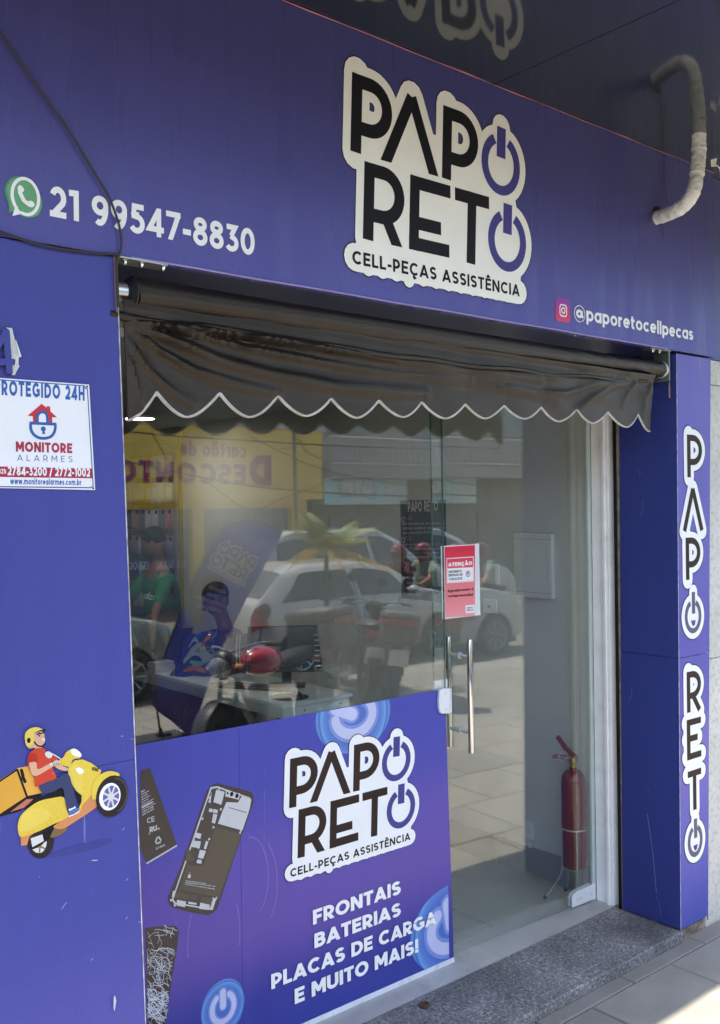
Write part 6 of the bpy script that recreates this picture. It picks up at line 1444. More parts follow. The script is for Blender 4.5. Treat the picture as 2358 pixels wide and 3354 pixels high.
def head_parts(c, face, parent, hair_m, skin_m, tilt=0., s=1., hair=True):
    """face direction, centre of skull; adds hair, ears, nose, eyes, mouth"""
    f = Vector(face).normalized(); side = f.cross(Vector((0, 0, 1))).normalized(); u = side.cross(f).normalized(); c = Vector(c)
    M3 = Matrix((side, f, u)).transposed()
    if hair:
        mb = MB(); mb.ell(c + u * .028 * s - f * .016 * s, (.084 * s, .100 * s, .092 * s), 24, 18, M3)
        n_ = [i for i, v in enumerate(mb.v) if (Vector(v) - c).dot(f) * .9 + (-(Vector(v) - c).dot(u)) * .7 > .025 * s]
        mb.v = [tuple(c + (Vector(v) - c) * (.8 if i in set(n_) else 1)) for i, v in enumerate(mb.v)]
        mb.build('hair', hair_m, parent, smooth=True)
    for sg in (-1, 1):
        mb = MB(); mb.ell(c + side * .079 * s * sg - u * .01 * s, (.010 * s, .018 * s, .03 * s), 10, 8, M3); mb.build('ear', skin_m, parent, smooth=True)
        mb = MB(); mb.ell(c + side * .032 * s * sg + f * .088 * s + u * .012 * s, (.011 * s, .006 * s, .008 * s), 8, 6, M3); mb.build('eye', BLACK_P, parent, smooth=True)
    mb = MB(); mb.ell(c + f * .1 * s - u * .015 * s, (.013 * s, .020 * s, .024 * s), 10, 8, M3); mb.build('nose', skin_m, parent, smooth=True)
    mb = MB(); mb.ell(c + f * .086 * s - u * .052 * s, (.025 * s, .008 * s, .006 * s), 10, 6, M3); mb.build('mouth', mat('lips', (.25, .09, .07), .5), parent, smooth=True)

SKIN = mat('brown_skin', (.26, .13, .085), .5, var=.05); HAIR = mat('black_hair', (.012, .01, .009), .6)
def hand(w, d, parent, skin_m, up_=Vector((0, 0, 1)), s=1.):
    """palm and five bent fingers at wrist w pointing along d"""
    d = Vector(d).normalized(); sd__ = d.cross(up_).normalized(); u = sd__.cross(d); w = Vector(w)
    chain('palm', [w, w + d * .045 * s, w + d * .085 * s], [(.022 * s, .016 * s), (.034 * s, .015 * s), (.036 * s, .014 * s)], skin_m, parent)
    for k, (o_, L_) in enumerate(((-.028, .075), (-.009, .085), (.010, .080), (.028, .062))):
        b_ = w + d * .082 * s + sd__ * o_ * s
        chain('finger', [b_ - d * .02 * s, b_, b_ + d * L_ * .45 * s - u * .006 * s, b_ + d * L_ * .8 * s - u * .022 * s, b_ + d * L_ * .95 * s - u * .036 * s], [.009 * s] * 4 + [.007 * s], skin_m, parent)
    b_ = w + d * .03 * s - sd__ * .03 * s
    chain('thumb', [b_, b_ + d * .025 * s - sd__ * .018 * s - u * .006 * s, b_ + d * .055 * s - sd__ * .022 * s - u * .02 * s], [.012 * s, .011 * s, .009 * s], skin_m, parent)

def person(name, label, pel, chest, neck, head, face, Ls, Rs, Ll, Rl, skin_m, shirt_m, trouser_m, shoe_m, s=1., sleeve='short', hair=True, hands=True):
    """joints: arms (shoulder, elbow, wrist), legs (hip, knee, ankle)"""
    pr = empty(name, (Vector(pel).x, Vector(pel).y, min(Vector(Ll[2]).z, Vector(Rl[2]).z) - .06), label, 'person')
    V_ = Vector; pel, chest, neck, head = V_(pel), V_(chest), V_(neck), V_(head)
    vs = [pel, pel.lerp(chest, .5), chest, neck, head - (head - neck) * .35, head, head + (head - neck).normalized() * .05 * s]; es = [(0, 1), (1, 2), (2, 3), (3, 4), (4, 5), (5, 6)]
    rd = [(.14 * s, .10 * s), (.13 * s, .09 * s), (.15 * s, .10 * s), .052 * s, .055 * s, (.078 * s, .092 * s), (.06 * s, .075 * s)]
    for A in (Ls, Rs):
        a, b, c = map(V_, A); i = len(vs); vs += [a, a.lerp(b, .5), b, b.lerp(c, .4), c]; es += [(2, i), (i, i + 1), (i + 1, i + 2), (i + 2, i + 3), (i + 3, i + 4)]; rd += [.05 * s, .041 * s, .034 * s, .034 * s, .024 * s]
    for A in (Ll, Rl):
        a, b, c = map(V_, A); i = len(vs); vs += [a, a.lerp(b, .5), b, b.lerp(c, .35), c]; es += [(0, i), (i, i + 1), (i + 1, i + 2), (i + 2, i + 3), (i + 3, i + 4)]; rd += [.085 * s, .075 * s, .058 * s, .056 * s, .036 * s]
    bd = skin_mesh('body', vs, es, rd, skin_m, pr)
    fv = Vector(face).normalized(); sv_ = fv.cross(Vector((0, 0, 1))).normalized(); uv_ = sv_.cross(fv).normalized(); M3 = Matrix((sv_, fv, uv_)).transposed(); hc_ = head + V_((0, 0, .015)) - Vector(pr.location)
    hb_ = MB(); hb_.ell(hc_, (.076 * s, .094 * s, .105 * s), 22, 16, M3); hb_.ell(hc_ - uv_ * .062 * s + fv * .02 * s, (.055 * s, .066 * s, .055 * s), 18, 12, M3)
    import bmesh
    bm_ = bmesh.new(); bm_.from_mesh(bd.data); vv = [bm_.verts.new(v) for v in hb_.v]
    for f__ in hb_.f:
        try: bm_.faces.new([vv[i] for i in f__]).smooth = True
        except ValueError: pass
    bmesh.ops.remove_doubles(bm_, verts=bm_.verts, dist=1e-5); bm_.to_mesh(bd.data); bm_.free()
    g = 1.13; sv = [pel, pel.lerp(chest, .5), chest, neck.lerp(chest, .35)]; se = [(0, 1), (1, 2), (2, 3)]; sr = [(.145 * g * s, .108 * g * s), (.135 * g * s, .10 * g * s), (.152 * g * s, .108 * g * s), .075 * s]
    for A in (Ls, Rs):
        a, b, c = map(V_, A); i = len(sv)
        if sleeve == 'short': sv += [a, a.lerp(b, .5), a.lerp(b, .8)]; se += [(2, i), (i, i + 1), (i + 1, i + 2)]; sr += [.06 * s, .052 * s, .052 * s]
        else: sv += [a, a.lerp(b, .5), b, b.lerp(c, .5), b.lerp(c, .92)]; se += [(2, i), (i, i + 1), (i + 1, i + 2), (i + 2, i + 3), (i + 3, i + 4)]; sr += [.06 * s, .052 * s, .046 * s, .041 * s, .035 * s]
    skin_mesh('shirt', sv, se, sr, shirt_m, pr)
    tv = [pel + V_((0, 0, .03))]; te = []; tr2 = [(.15 * g * s, .112 * g * s)]
    for A in (Ll, Rl):
        a, b, c = map(V_, A); i = len(tv); tv += [a, a.lerp(b, .5), b, b.lerp(c, .5), b.lerp(c, .95)]; te += [(0, i), (i, i + 1), (i + 1, i + 2), (i + 2, i + 3), (i + 3, i + 4)]; tr2 += [.098 * s, .087 * s, .072 * s, .066 * s, .056 * s]
    skin_mesh('trousers', tv, te, tr2, trouser_m, pr)
    for A in (Ll, Rl):
        c = V_(A[2]); fd = V_(face); fd.z = 0; fd.normalize(); mb = MB(); mb.ell(c + fd * .06 * s + V_((0, 0, -.03 * s)), (.13 * s, .048 * s, .045 * s), 16, 8, Matrix((fd, fd.cross(V_((0, 0, 1))) * -1, V_((0, 0, 1)))).transposed())
        zl = c.z - .062 * s; mb.v = [(x, y, max(z, zl)) for x, y, z in mb.v]; mb.build('shoe', shoe_m, pr, smooth=True)
    head_parts(head + V_((0, 0, .015)), face, pr, HAIR, skin_m, s=s, hair=hair)
    if hands:
        for A in (Ls, Rs): b, c = V_(A[1]), V_(A[2]); hand(c, c - b, pr, skin_m, s=s)
    return pr
GREEN_T = mat('green_tshirt', (.012, .16, .055), .8, var=.12, vs=12, bump=.2, bs=20); DARK_T = mat('dark_trousers', (.02, .022, .03), .85, var=.15); SHOEB = mat('black_shoes', (.02, .02, .02), .5)
f_ = Vector((-.80, .58, -.55))
m1 = person('person', 'standing man in green T-shirt looking down at a phone behind the counter', (3.75, 6.84, 1.02), (3.73, 6.82, 1.40), (3.70, 6.82, 1.56), (3.655, 6.80, 1.70), f_,
       ((3.66, 6.96, 1.45), (3.50, 7.02, 1.2), (3.42, 6.78, 1.0)), ((3.70, 6.68, 1.45), (3.56, 6.62, 1.18), (3.47, 6.52, .92)),
       ((3.75, 6.93, .98), (3.70, 6.95, .56), (3.74, 6.95, .12)), ((3.74, 6.76, .98), (3.70, 6.74, .56), (3.74, 6.74, .12)), SKIN, GREEN_T, DARK_T, SHOEB, hair=True)
gp_ = GPlane((3.60, 6.72, 0), (.79, -.61, 0), (-.61, -.79, 0))
art('shirt_lettering', line_on('alizan', (-.06, 1.30), (.06, 1.27), .05, w=.14, gap=.06, q=3), gp_, 0, mat('shirt_white', (.55, .58, .55), .8), m1, base=.08)
ph = empty('smartphone', (3.40, 6.45, .86), 'dark smartphone in the hand of the man in green', 'smartphone'); ph.rotation_euler = (R(20), R(-25), R(30))
mb = MB(); mb.box((-.037, -.075, 0), (.037, .075, .008)); mb.build('phone_body', BLACK_P, ph, world_coords=False, bevel=.004)
mb = MB(); mb.box((-.034, -.072, .0082), (.034, .072, .0086)); mb.build('phone_screen', SCR, ph, world_coords=False)
PURP = mat('purple_jacket', (.05, .022, .075), .6, var=.2, vs=10)
m2_ = person('person', 'seated person in dark purple jacket with white sleeve stripes behind the desk', (3.79, 5.93, .56), (3.77, 5.93, .98), (3.74, 5.95, 1.17), (3.69, 5.97, 1.31), Vector((-.8, .4, -.5)),
       ((3.74, 6.09, 1.04), (3.62, 6.16, .86), (3.52, 6.12, .84)), ((3.77, 5.76, 1.04), (3.72, 5.66, .88), (3.66, 5.74, .84)),
       ((3.77, 6.01, .55), (3.47, 6.0, .55), (3.46, 5.98, .13)), ((3.77, 5.84, .55), (3.47, 5.76, .56), (3.44, 5.72, .13)), SKIN, PURP, DARK_T, SHOEB, sleeve='long')
for o_ in (-.012, .012):
    mb = MB(); mb.tube(smooth_open([(3.72 + o_, 5.72, 1.09), (3.70 + o_, 5.70, 1.0), (3.665 + o_, 5.645, .9)], 5), .006, 6); mb.build('sleeve_stripe', WHITE_P, m2_, smooth=True)
ch = empty('office_chair', (3.78, 5.93, STEP), 'dark stool under the seated person behind the desk', 'stool')
mb = MB(); mb.lathe([(.0001, .40), (.15, .40), (.16, .42), (.15, .455), (.0001, .46)], (3.74, 5.93, STEP - .02), n=20); mb.build('seat', BLACK_P, ch, smooth=True)
mb = MB(); mb.tube([(3.74, 5.93, STEP + .03), (3.74, 5.93, STEP + .4)], .02, 10); mb.build('post', STEEL, ch)
for k in range(4):
    t = k * PI / 2 + .5; mb = MB(); mb.tube([(3.74, 5.93, STEP + .05), (3.74 + .13 * math.cos(t), 5.93 + .13 * math.sin(t), STEP + .012)], .012, 6); mb.build('leg', BLACK_P, ch)

# ------------------------------------------------------------------ street behind the camera (seen in the shop glass)
RZ = -.18
def lerp_tab(tab, x):
    if x <= tab[0][0]: return tab[0][1]
    for (a, b), (c, d) in zip(tab, tab[1:]):
        if x <= c:
            t = (x - a) / (c - a); t = t * t * (3 - 2 * t) * .5 + t * .5; return b + (d - b) * t
    return tab[-1][1]
CG = mat('car_glass', (.02, .025, .027), .04, spec=1, var=.1); CTRIM = mat('car_trim', (.03, .03, .03), .5); TYR = mat('tyre', (.02, .02, .02), .85); RIMM = mat('silver_rim', (.5, .5, .52), .3, .9); LAMPW = mat('headlamp', (.6, .62, .62), .1, coat=1); LAMPR = mat('tail_lamp', (.4, .015, .015), .12, coat=1)
def car(name, label, cat, loc, rz, paint, L, Wd, top, belt, zbot, wins, wsc, rsc, wheels, wr, group=None):
    root = empty(name, loc, label, cat, group, rz)
    hw = [(0, Wd * .38), (L * .03, Wd * .44), (L * .1, Wd * .485), (L * .35, Wd * .5), (L * .75, Wd * .5), (L * .9, Wd * .47), (L * .97, Wd * .42), (L, Wd * .34)]
    def S(x, t, off=0.):
        w = lerp_tab(hw, x); zt = lerp_tab(top, x); zb = min(belt, zt - .03); z0 = zbot + .06 * max(0, 1 - min(x, L - x) / .35)
        g = max(0, min(1, (zt - zb - .03) / .42)); wr_ = w * (.93 - .17 * g)
        if t <= .5:
            q = t / .5; z = z0 + (zb - z0) * q; y = w * (.90 + .10 * math.sin(PI * min(1, .18 + q * .62)))
        elif t <= .8:
            q = (t - .5) / .3; z = zb + (zt - .045 * g - .012 - zb) * q; y = w * .965 + (wr_ - w * .965) * (q ** 1.25)
        else:
            q = (t - .8) / .2; z = zt - (.045 * g + .012) * (1 - q) ** 2; y = wr_ * math.cos(q * PI / 2) ** .8 if q < 1 else 0
        if off:
            a = S(x, max(0, t - .02)); b = S(x, min(1, t + .02)); d = Vector((0, b[1] - a[1], b[2] - a[2])); n_ = Vector((0, d.z, -d.y)).normalized()
            if t > .8:
                c1 = S(max(0, x - .05), t); c2 = S(min(L, x + .05), t); dx = Vector((c2[0] - c1[0], 0, c2[2] - c1[2])); n_ = Vector((-dx.z, 0, dx.x)).normalized()
            return (x + n_.x * off, y + n_.y * off, z + n_.z * off)
        return (x, y, z)
    NX = 56; mb = MB(); P = []
    for i in range(NX + 1):
        x = L * i / NX; row = [S(x, j / 20) for j in range(21)]; row += [(p[0], -p[1], p[2]) for p in row[-2::-1]]; P.append(row)
    mb.grid(P)
    for e_ in (0, NX): n = len(P[e_]); mb.add(P[e_], [list(range(n)) if e_ else list(range(n))[::-1]])
    b = mb.build('car_body', paint, root, smooth=True, world_coords=False)
    for sg in (1, -1):
        for (x0, x1, x0b, x1b) in wins:   # at belt x0b..x1b, at the roof x0..x1
            P = []
            for i in range(9):
                row = []
                for j in range(6):
                    tt = .525 + .235 * j / 5; f = j / 5; xa = x0b + (x0 - x0b) * f; xb = x1b + (x1 - x1b) * f; p = S(xa + (xb - xa) * i / 8, tt, .006); row.append((p[0], p[1] * sg, p[2]))
                P.append(row)
            mb = MB(); mb.grid(P); mb.build('side_window', CG, root, smooth=True, world_coords=False)
    for nm, (x0, x1) in (('windscreen', wsc), ('rear_window', rsc)):
        P = []
        for i in range(7):
            x = x0 + (x1 - x0) * i / 6; row = []
            for j in range(13):
                u = -1 + 2 * j / 12; p = S(x, 1 - abs(u) * .17, .006); row.append((p[0], p[1] * (1 if u >= 0 else -1), p[2]))
            P.append(row)
        mb = MB(); mb.grid(P); mb.build(nm, CG, root, smooth=True, world_coords=False)
    for sg in (1, -1):
        for wx in wheels:
            wy = sg * Wd * .5
            mb = MB(); mb.lathe([(.001, 0), (wr * 1.17, 0), (wr * 1.17, .012 * sg)], (wx, wy - .012 * sg, wr), 'Y', 30); mb.v = [(x, y, max(z, zbot + .0)) for x, y, z in mb.v]; mb.build('wheel_arch', mat('arch_dark', (.01, .01, .01), .9), root, world_coords=False)
            w_ = empty('wheel', (wx, wy, wr)); w_.parent = root
            mb = MB(); mb.lathe([(wr * .66, .035 * sg), (wr * .72, .045 * sg), (wr * .93, .04 * sg), (wr, .015 * sg), (wr, -.15 * sg), (wr * .6, -.16 * sg)], (0, 0, 0), 'Y', 32); mb.build('tyre', TYR, w_, smooth=True, world_coords=False)
            mb = MB(); mb.lathe([(.001, .02 * sg), (wr * .12, .03 * sg), (wr * .16, .015 * sg)], (0, 0, 0), 'Y', 20); mb.lathe([(wr * .58, .03 * sg), (wr * .67, .04 * sg), (wr * .68, .0)], (0, 0, 0), 'Y', 32)
            for k in range(7):
                a = 2 * PI * k / 7; c, s_ = math.cos(a), math.sin(a); mb.tube([(wr * .1 * c, .018 * sg, wr * .1 * s_), (wr * .62 * c, .025 * sg, wr * .62 * s_)], wr * .065, 6)
            mb.build('rim', RIMM, w_, smooth=True, world_coords=False)
        # lamps, handles, mouldings, mirror
        for nm, x0, x1, t0, t1, m_ in (('headlamp', L * .93, L * .985, .40, .5, LAMPW), ('tail_lamp', L * .008, L * .055, .30, .49, LAMPR)):
            P = [[(p[0], p[1] * sg, p[2]) for p in [S(x0 + (x1 - x0) * i / 4, t0 + (t1 - t0) * j / 3, .008) for j in range(4)]] for i in range(5)]
            mb = MB(); mb.grid(P); mb.build(nm, m_, root, smooth=True, world_coords=False)
        p0 = [S(wheels[0] + wr * 1.25 + (wheels[1] - wheels[0] - 2.5 * wr) * i / 6, .24, .008) for i in range(7)]
        mb = MB(); mb.tube([(p[0], p[1] * sg, p[2]) for p in p0], .018, 6); mb.build('side_moulding', CTRIM, root, world_coords=False)
        for (x0, x1, x0b, x1b) in wins[:2]:
            p = S(x0b + .12, .44, .012); mb = MB(); mb.box((p[0] - .08, p[1] * sg - .012, p[2] - .014), (p[0] + .08, p[1] * sg + .012, p[2] + .014)); mb.build('door_handle', paint, root, world_coords=False, bevel=.006)
        wl = max(w_[3] for w_ in wins); p = S(wl - .08, .55, .07); mb = MB(); mb.ell((p[0], p[1] * sg, p[2]), (.06, .09, .06), 12, 8); mb.build('door_mirror', paint, root, smooth=True, world_coords=False)
        for xx in [w_[3] + .01 for w_ in wins]:
            q0 = [S(xx, t, .002) for t in (.1, .25, .4, .5)]; mb = MB(); mb.tube([(p[0], p[1] * sg, p[2]) for p in q0], .004, 4); mb.build('door_gap', CTRIM, root, world_coords=False)
    mb = MB(); mb.box((L + .0, -.26, .42), (L + .012, .26, .52)); mb.build('number_plate', WHITE_P, root, world_coords=False)
    mb = MB(); mb.box((-.012, -.26, .62), (.0, .26, .74)); mb.build('number_plate', WHITE_P, root, world_coords=False)
    mb = MB(); mb.tube([(L * .12, 0, lerp_tab(top, L * .12)), (L * .09, 0, lerp_tab(top, L * .12) + .2)], .006, 5); mb.build('aerial', CTRIM, root, world_coords=False)
    mb = MB(); mb.box((.25, -Wd * .4, .14), (L - .25, Wd * .4, zbot + .08)); mb.build('underbody', CTRIM, root, world_coords=False)
    return root
WHT = mat('white_car_paint', (.40, .40, .385), .22, .15, coat=1, var=.03); SIL = mat('silver_car_paint', (.30, .33, .30), .25, .3, coat=1, var=.04)
hatch_top = [(0, .62), (.04, .88), (.12, 1.0), (.5, 1.34), (.95, 1.435), (1.9, 1.44), (2.35, 1.36), (2.95, 1.0), (3.5, .90), (3.85, .78), (4.0, .52)]
fw = atp = None
pw_ = onZ(1445, 2150, RZ)            # near front wheel of the white hatchback, as mirrored
c1 = mir(pw_)
# the car points along +x; its side towards the shop is the +y side
car('parked_car', 'white hatchback parked across the street with dark windows, nearest of the cars', 'car', (c1.x - 3.17, c1.y - .82, RZ), R(-1), WHT, 4.0, 1.64, hatch_top, .93, .22, [(.78, 1.55, .42, 1.62), (1.66, 2.33, 1.74, 2.72)], (2.42, 2.93), (.16, .52), (.68, 3.17), .29)
van_top = [(0, .8), (.06, 1.3), (.2, 1.66), (.7, 1.78), (2.6, 1.78), (3.05, 1.62), (3.75, 1.08), (4.2, .98), (4.45, .8), (4.6, .5)]
vc = mir(onY(1330, 1900, 13.2))
car('parked_van', 'white people carrier behind the white hatchback on the far side of the street', 'van', (vc.x - 3.1, vc.y - .9, RZ), R(0), WHT, 4.6, 1.75, van_top, 1.02, .25, [(.35, 1.35, .3, 1.35), (1.45, 2.25, 1.45, 2.35), (2.35, 2.95, 2.45, 3.5)], (3.12, 3.7), (.1, .2), (.85, 3.7), .31)
lcp = mir(onZ(640, 2150, RZ))
car('parked_car', 'pale silver car parked left of the white hatchback with dark windscreen', 'car', (c1.x - 8.0, c1.y - .95, RZ), R(2), SIL, 4.0, 1.64, hatch_top, .93, .22, [(.78, 1.55, .42, 1.62), (1.66, 2.33, 1.74, 2.72)], (2.42, 2.93), (.16, .52), (.68, 3.17), .29)

# motorbikes on the pavement
REDB = mat('bike_red', (.42, .01, .03), .15, coat=1); GREYB = mat('bike_silver', (.4, .4, .4), .25, .8); BBOX = mat('top_box_grey', (.085, .085, .082), .4)
def wheel(parent, x, r, wname='wheel', wd=.045):
    w_ = empty(wname, (x, 0, r)); w_.parent = parent
    mb = MB(); mb.lathe([(r * .76, -wd * .7), (r * .86, -wd), (r * .96, -wd * .7), (r, 0), (r * .96, wd * .7), (r * .86, wd), (r * .76, wd * .7)], (0, 0, 0), 'Y', 32); mb.build('tyre', TYR, w_, smooth=True, world_coords=False)
    mb = MB(); mb.lathe([(r * .7, -wd * .6), (r * .77, -wd * .6), (r * .77, wd * .6), (r * .7, wd * .6), (r * .7, -wd * .6)], (0, 0, 0), 'Y', 28); mb.lathe([(.001, -.05), (.035, -.05), (.035, .05), (.001, .05)], (0, 0, 0), 'Y', 12)
    for k in range(6):
        a = 2 * PI * k / 6; mb.tube([(.03 * math.cos(a), 0, .03 * math.sin(a)), (r * .73 * math.cos(a), 0, r * .73 * math.sin(a))], .011, 6)
    mb.build('rim', RIMM, w_, world_coords=False); return w_
def motorbike(name, label, cat, loc, rz, body, box=None, tank=True, plate=True, basket=False, lean=R(-7), tall=False):
    r = empty(name, loc, label, cat, 'motorbikes parked on the pavement', rz); r.rotation_euler = (lean, 0, rz)
    def B(nm, m, f, **k): mb = MB(); f(mb); return mb.build(nm, m, r, world_coords=False, **k)
    R_ = .29 if tank else .24
    wheel(r, .64, R_); wheel(r, -.62, R_)
    for sg in (-1, 1):
        B('fork', BLACK_P, lambda q: q.tube([(.64, .075 * sg, R_), (.47, .075 * sg, .86)], .018, 8), smooth=True)
        B('rear_shock', CTRIM, lambda q: q.tube([(-.60, .09 * sg, R_ + .02), (-.48, .09 * sg, .66)], .022, 8), smooth=True)
        B('mirror_stalk', BLACK_P, lambda q: q.tube([(.40, .22 * sg, .96), (.40, .30 * sg, 1.16)], .006, 6))
        B('mirror', BLACK_P, lambda q: q.lathe([(.001, -.012), (.05, -.008), (.055, .004), (.001, .012)], (.40, .31 * sg, 1.19), 'X', 18), smooth=True)
        B('turn_signal', mat('amber_lens', (.5, .16, .02), .2), lambda q: q.ell((.55, .13 * sg, .82), (.03, .035, .02), 10, 6), smooth=True)
        B('grip', RUBBER, lambda q: q.tube([(.36, .26 * sg, .95), (.34, .37 * sg, .94)], .017, 8), smooth=True)
        B('foot_peg', RUBBER, lambda q: q.tube([(-.05, .1 * sg, .3), (-.05, .24 * sg, .3)], .014, 6))
    B('handlebar', GREYB, lambda q: q.tube(smooth_open([(.34, -.37, .94), (.37, -.2, .96), (.44, 0, .92), (.37, .2, .96), (.34, .37, .94)], 5), .011, 8), smooth=True)
    B('headlight', mat('headlight_glass', (.16, .17, .17), .08, coat=1), lambda q: q.ell((.60, 0, .82), (.07, .09, .09), 14, 10), smooth=True)
    B('headlight_cowl', BLACK_P, lambda q: q.ell((.56, 0, .84), (.085, .105, .11), 14, 10), smooth=True)
    B('front_fender', mat('fender_black', (.02, .02, .02), .25, coat=.5), lambda q: q.grid([[(.64 + (R_ + .035) * math.cos(a), y, R_ + (R_ + .035) * math.sin(a) - abs(y) * .2) for y in (-.06, -.03, 0, .03, .06)] for a in [R(20 + 11 * i) for i in range(13)]]), smooth=True)
    if tank:
        B('fuel_tank', body, lambda q: q.ell((.08, 0, .80), (.215, .135, .115), 20, 12, rotm(ry=R(-6))), smooth=True)
        B('tank_stripe', GREYB, lambda q: q.ell((.08, 0, .812), (.213, .055, .112), 16, 12, rotm(ry=R(-6))), smooth=True)
        B('engine', mat('engine_metal', (.16, .16, .16), .45, .7, var=.3, vs=40), lambda q: (q.box((-.12, -.11, .26), (.22, .11, .48)), q.lathe([(.07, .0), (.085, .03), (.07, .05), (.085, .08), (.07, .10), (.085, .13), (.06, .16)], (.16, 0, .48), n=14)), bevel=.02)
        B('frame', BLACK_P, lambda q: (q.tube([(.47, 0, .84), (.3, 0, .5), (.1, 0, .24), (-.2, 0, .26), (-.62, 0, R_)], .024, 8), q.tube([(.45, 0, .82), (-.1, 0, .66), (-.55, 0, .72)], .022, 8)))
        B('exhaust', GREYB, lambda q: q.tube(smooth_open([(.2, -.1, .4), (.28, -.12, .25), (0, -.14, .2), (-.4, -.17, .27), (-.75, -.18, .36)], 5), [.02] * 12 + [.042] * 9, 10), smooth=True)
    else:
        B('leg_shield', body, lambda q: q.grid([[(.40 + .06 * t + .10 * abs(s_) ** 2 * -1, s_ * (.20 - .05 * t), .28 + .60 * t) for s_ in (-1, -.6, -.2, .2, .6, 1)] for t in [i / 7 for i in range(8)]]), smooth=True)
        B('floor_panel', BLACK_P, lambda q: q.box((-.15, -.16, .24), (.42, .16, .30)), bevel=.02)
        B('rear_body', body, lambda q: q.ell((-.42, 0, .55), (.36, .17, .18), 18, 12, rotm(ry=R(8))), smooth=True)
        B('engine', mat('engine_metal', (.16, .16, .16), .45, .7, var=.3, vs=40), lambda q: q.box((-.66, -.13, .18), (-.25, .09, .36)), bevel=.03)
    B('seat', mat('seat_black', (.02, .02, .02), .5), lambda q: q.ell((-.33, 0, .775), (.38, .135, .06), 20, 10, rotm(ry=R(4))), smooth=True)
    B('rear_fender', BLACK_P, lambda q: q.grid([[(-.62 - (R_ + .03) * math.cos(a), y, R_ + (R_ + .03) * math.sin(a)) for y in (-.07, 0, .07)] for a in [R(25 + 10 * i) for i in range(10)]]), smooth=True)
    B('tail_lamp', LAMPR, lambda q: q.box((-.80, -.09, .69), (-.76, .09, .75)), bevel=.01)
    B('number_plate', mat('plate_white', (.55, .55, .53), .4), lambda q: q.obox((-.86, 0, .52), (.005, .10, .085), rotm(ry=R(-15))), bevel=.004)
    B('side_stand', CTRIM, lambda q: q.tube([(-.05, .08, .26), (.02, .22, .03)], .012, 6))
    if box:
        w_, d_, h_, z_ = box
        B('top_box', BBOX, lambda q: q.box((-.62 - d_, -w_ / 2, z_), (-.62, w_ / 2, z_ + h_ * .68)), bevel=.045, seg=4)
        B('top_box_lid', BBOX, lambda q: q.box((-.625 - d_, -w_ / 2 - .004, z_ + h_ * .7), (-.615, w_ / 2 + .004, z_ + h_)), bevel=.05, seg=4)
        B('top_box_reflector', LAMPR, lambda q: (q.box((-.638 - d_, -w_ * .42, z_ + h_ * .56), (-.60 - d_ + .05, w_ * .42, z_ + h_ * .76)), q.box((-.63 - d_ + .02, -w_ / 2 - .008, z_ + h_ * .58), (-.62 - d_ * .12, -w_ / 2 + .01, z_ + h_ * .74)), q.box((-.63 - d_ + .02, w_ / 2 - .01, z_ + h_ * .58), (-.62 - d_ * .12, w_ / 2 + .008, z_ + h_ * .74))), bevel=.008)
        B('box_rack', GREYB, lambda q: (q.tube([(-.5, -.1, z_ - .02), (-.9, -.1, z_ - .02)], .009, 6), q.tube([(-.5, .1, z_ - .02), (-.9, .1, z_ - .02)], .009, 6)))
    if basket:
        def bk(q):
            for i in range(7): q.tube([(-.95, -.15 + .05 * i, .42), (-.95, -.17 + .057 * i, .62)], .004, 5)
            for z in (.42, .49, .56, .62): q.tube([(-.95, -.16, z), (-.95, .16, z)], .004, 5)
        B('wire_basket', STEEL, bk)
    return r
def on_pav(px, Yv, z=0): p = onY(px, 1700, Yv); return (p.x, 2 * G - Yv, z)
p = on_pav(905, 6.15)
motorbike('motorbike', 'red motorbike with silver tank stripe and big grey top box parked on the pavement', 'motorbike', (p[0] + .0, p[1], 0), R(159), REDB, box=(.46, .44, .34, .78), basket=True)
p = mir(onZ(1305, 2318, 0))
motorbike('scooter', 'black scooter with tall top box and white number plate parked nearest the door', 'scooter', (p.x + .25, p.y - .62, 0), R(-60), mat('scooter_black', (.025, .025, .028), .25, coat=.6), box=(.36, .26, .30, .66), tank=False)
p = on_pav(1185, 7.75)
motorbike('motorbike', 'grey motorbike with round mirrors standing between the top box and the black scooter', 'motorbike', (p[0], p[1] - .2, 0), R(-62), mat('bike_grey', (.12, .12, .12), .3, coat=.5), box=None)
def thin_leaf(m, k=.35):
    n = m.node_tree.nodes; l = m.node_tree.links; b = n['Principled BSDF']; t = n.new('ShaderNodeBsdfTranslucent'); mx = n.new('ShaderNodeMixShader'); mx.inputs[0].default_value = k
    src = b.inputs['Base Color'].links[0].from_socket; l.new(src, t.inputs[0]); out = n['Material Output']; l.new(b.outputs[0], mx.inputs[1]); l.new(t.outputs[0], mx.inputs[2]); l.new(mx.outputs[0], out.inputs[0]); return m
# young palm at the kerb
pp_ = mir(onY(1085, 2000, 8.3)); pm = empty('young_palm', (pp_.x, pp_.y, 0), 'young palm with yellowing fronds growing from the pavement near the kerb', 'palm tree')
top = mir(onY(1072, 1800, 8.3)); mb = MB(); mb.tube(smooth_open([(pp_.x, pp_.y, -.02), (pp_.x + .02, pp_.y, .5), (top.x - .02, pp_.y, 1.0), (top.x, pp_.y, top.z)], 6), [.045, .04, .035, .034, .03, .03, .028, .028, .027, .026, .026, .025, .024, .024, .023, .022, .022, .022, .02], 10); mb.build('trunk', mat('palm_trunk', (.16, .13, .08), .8, var=.3, vs=30, bump=.5), pm, smooth=True)
LEAF = [mat('palm_green', (.10, .16, .035), .45, var=.3), mat('palm_yellow', (.50, .33, .05), .5, var=.3), mat('palm_pale', (.28, .30, .08), .45, var=.3)]
for q_ in LEAF:
    thin_leaf(q_)
rp_ = random.Random(12)
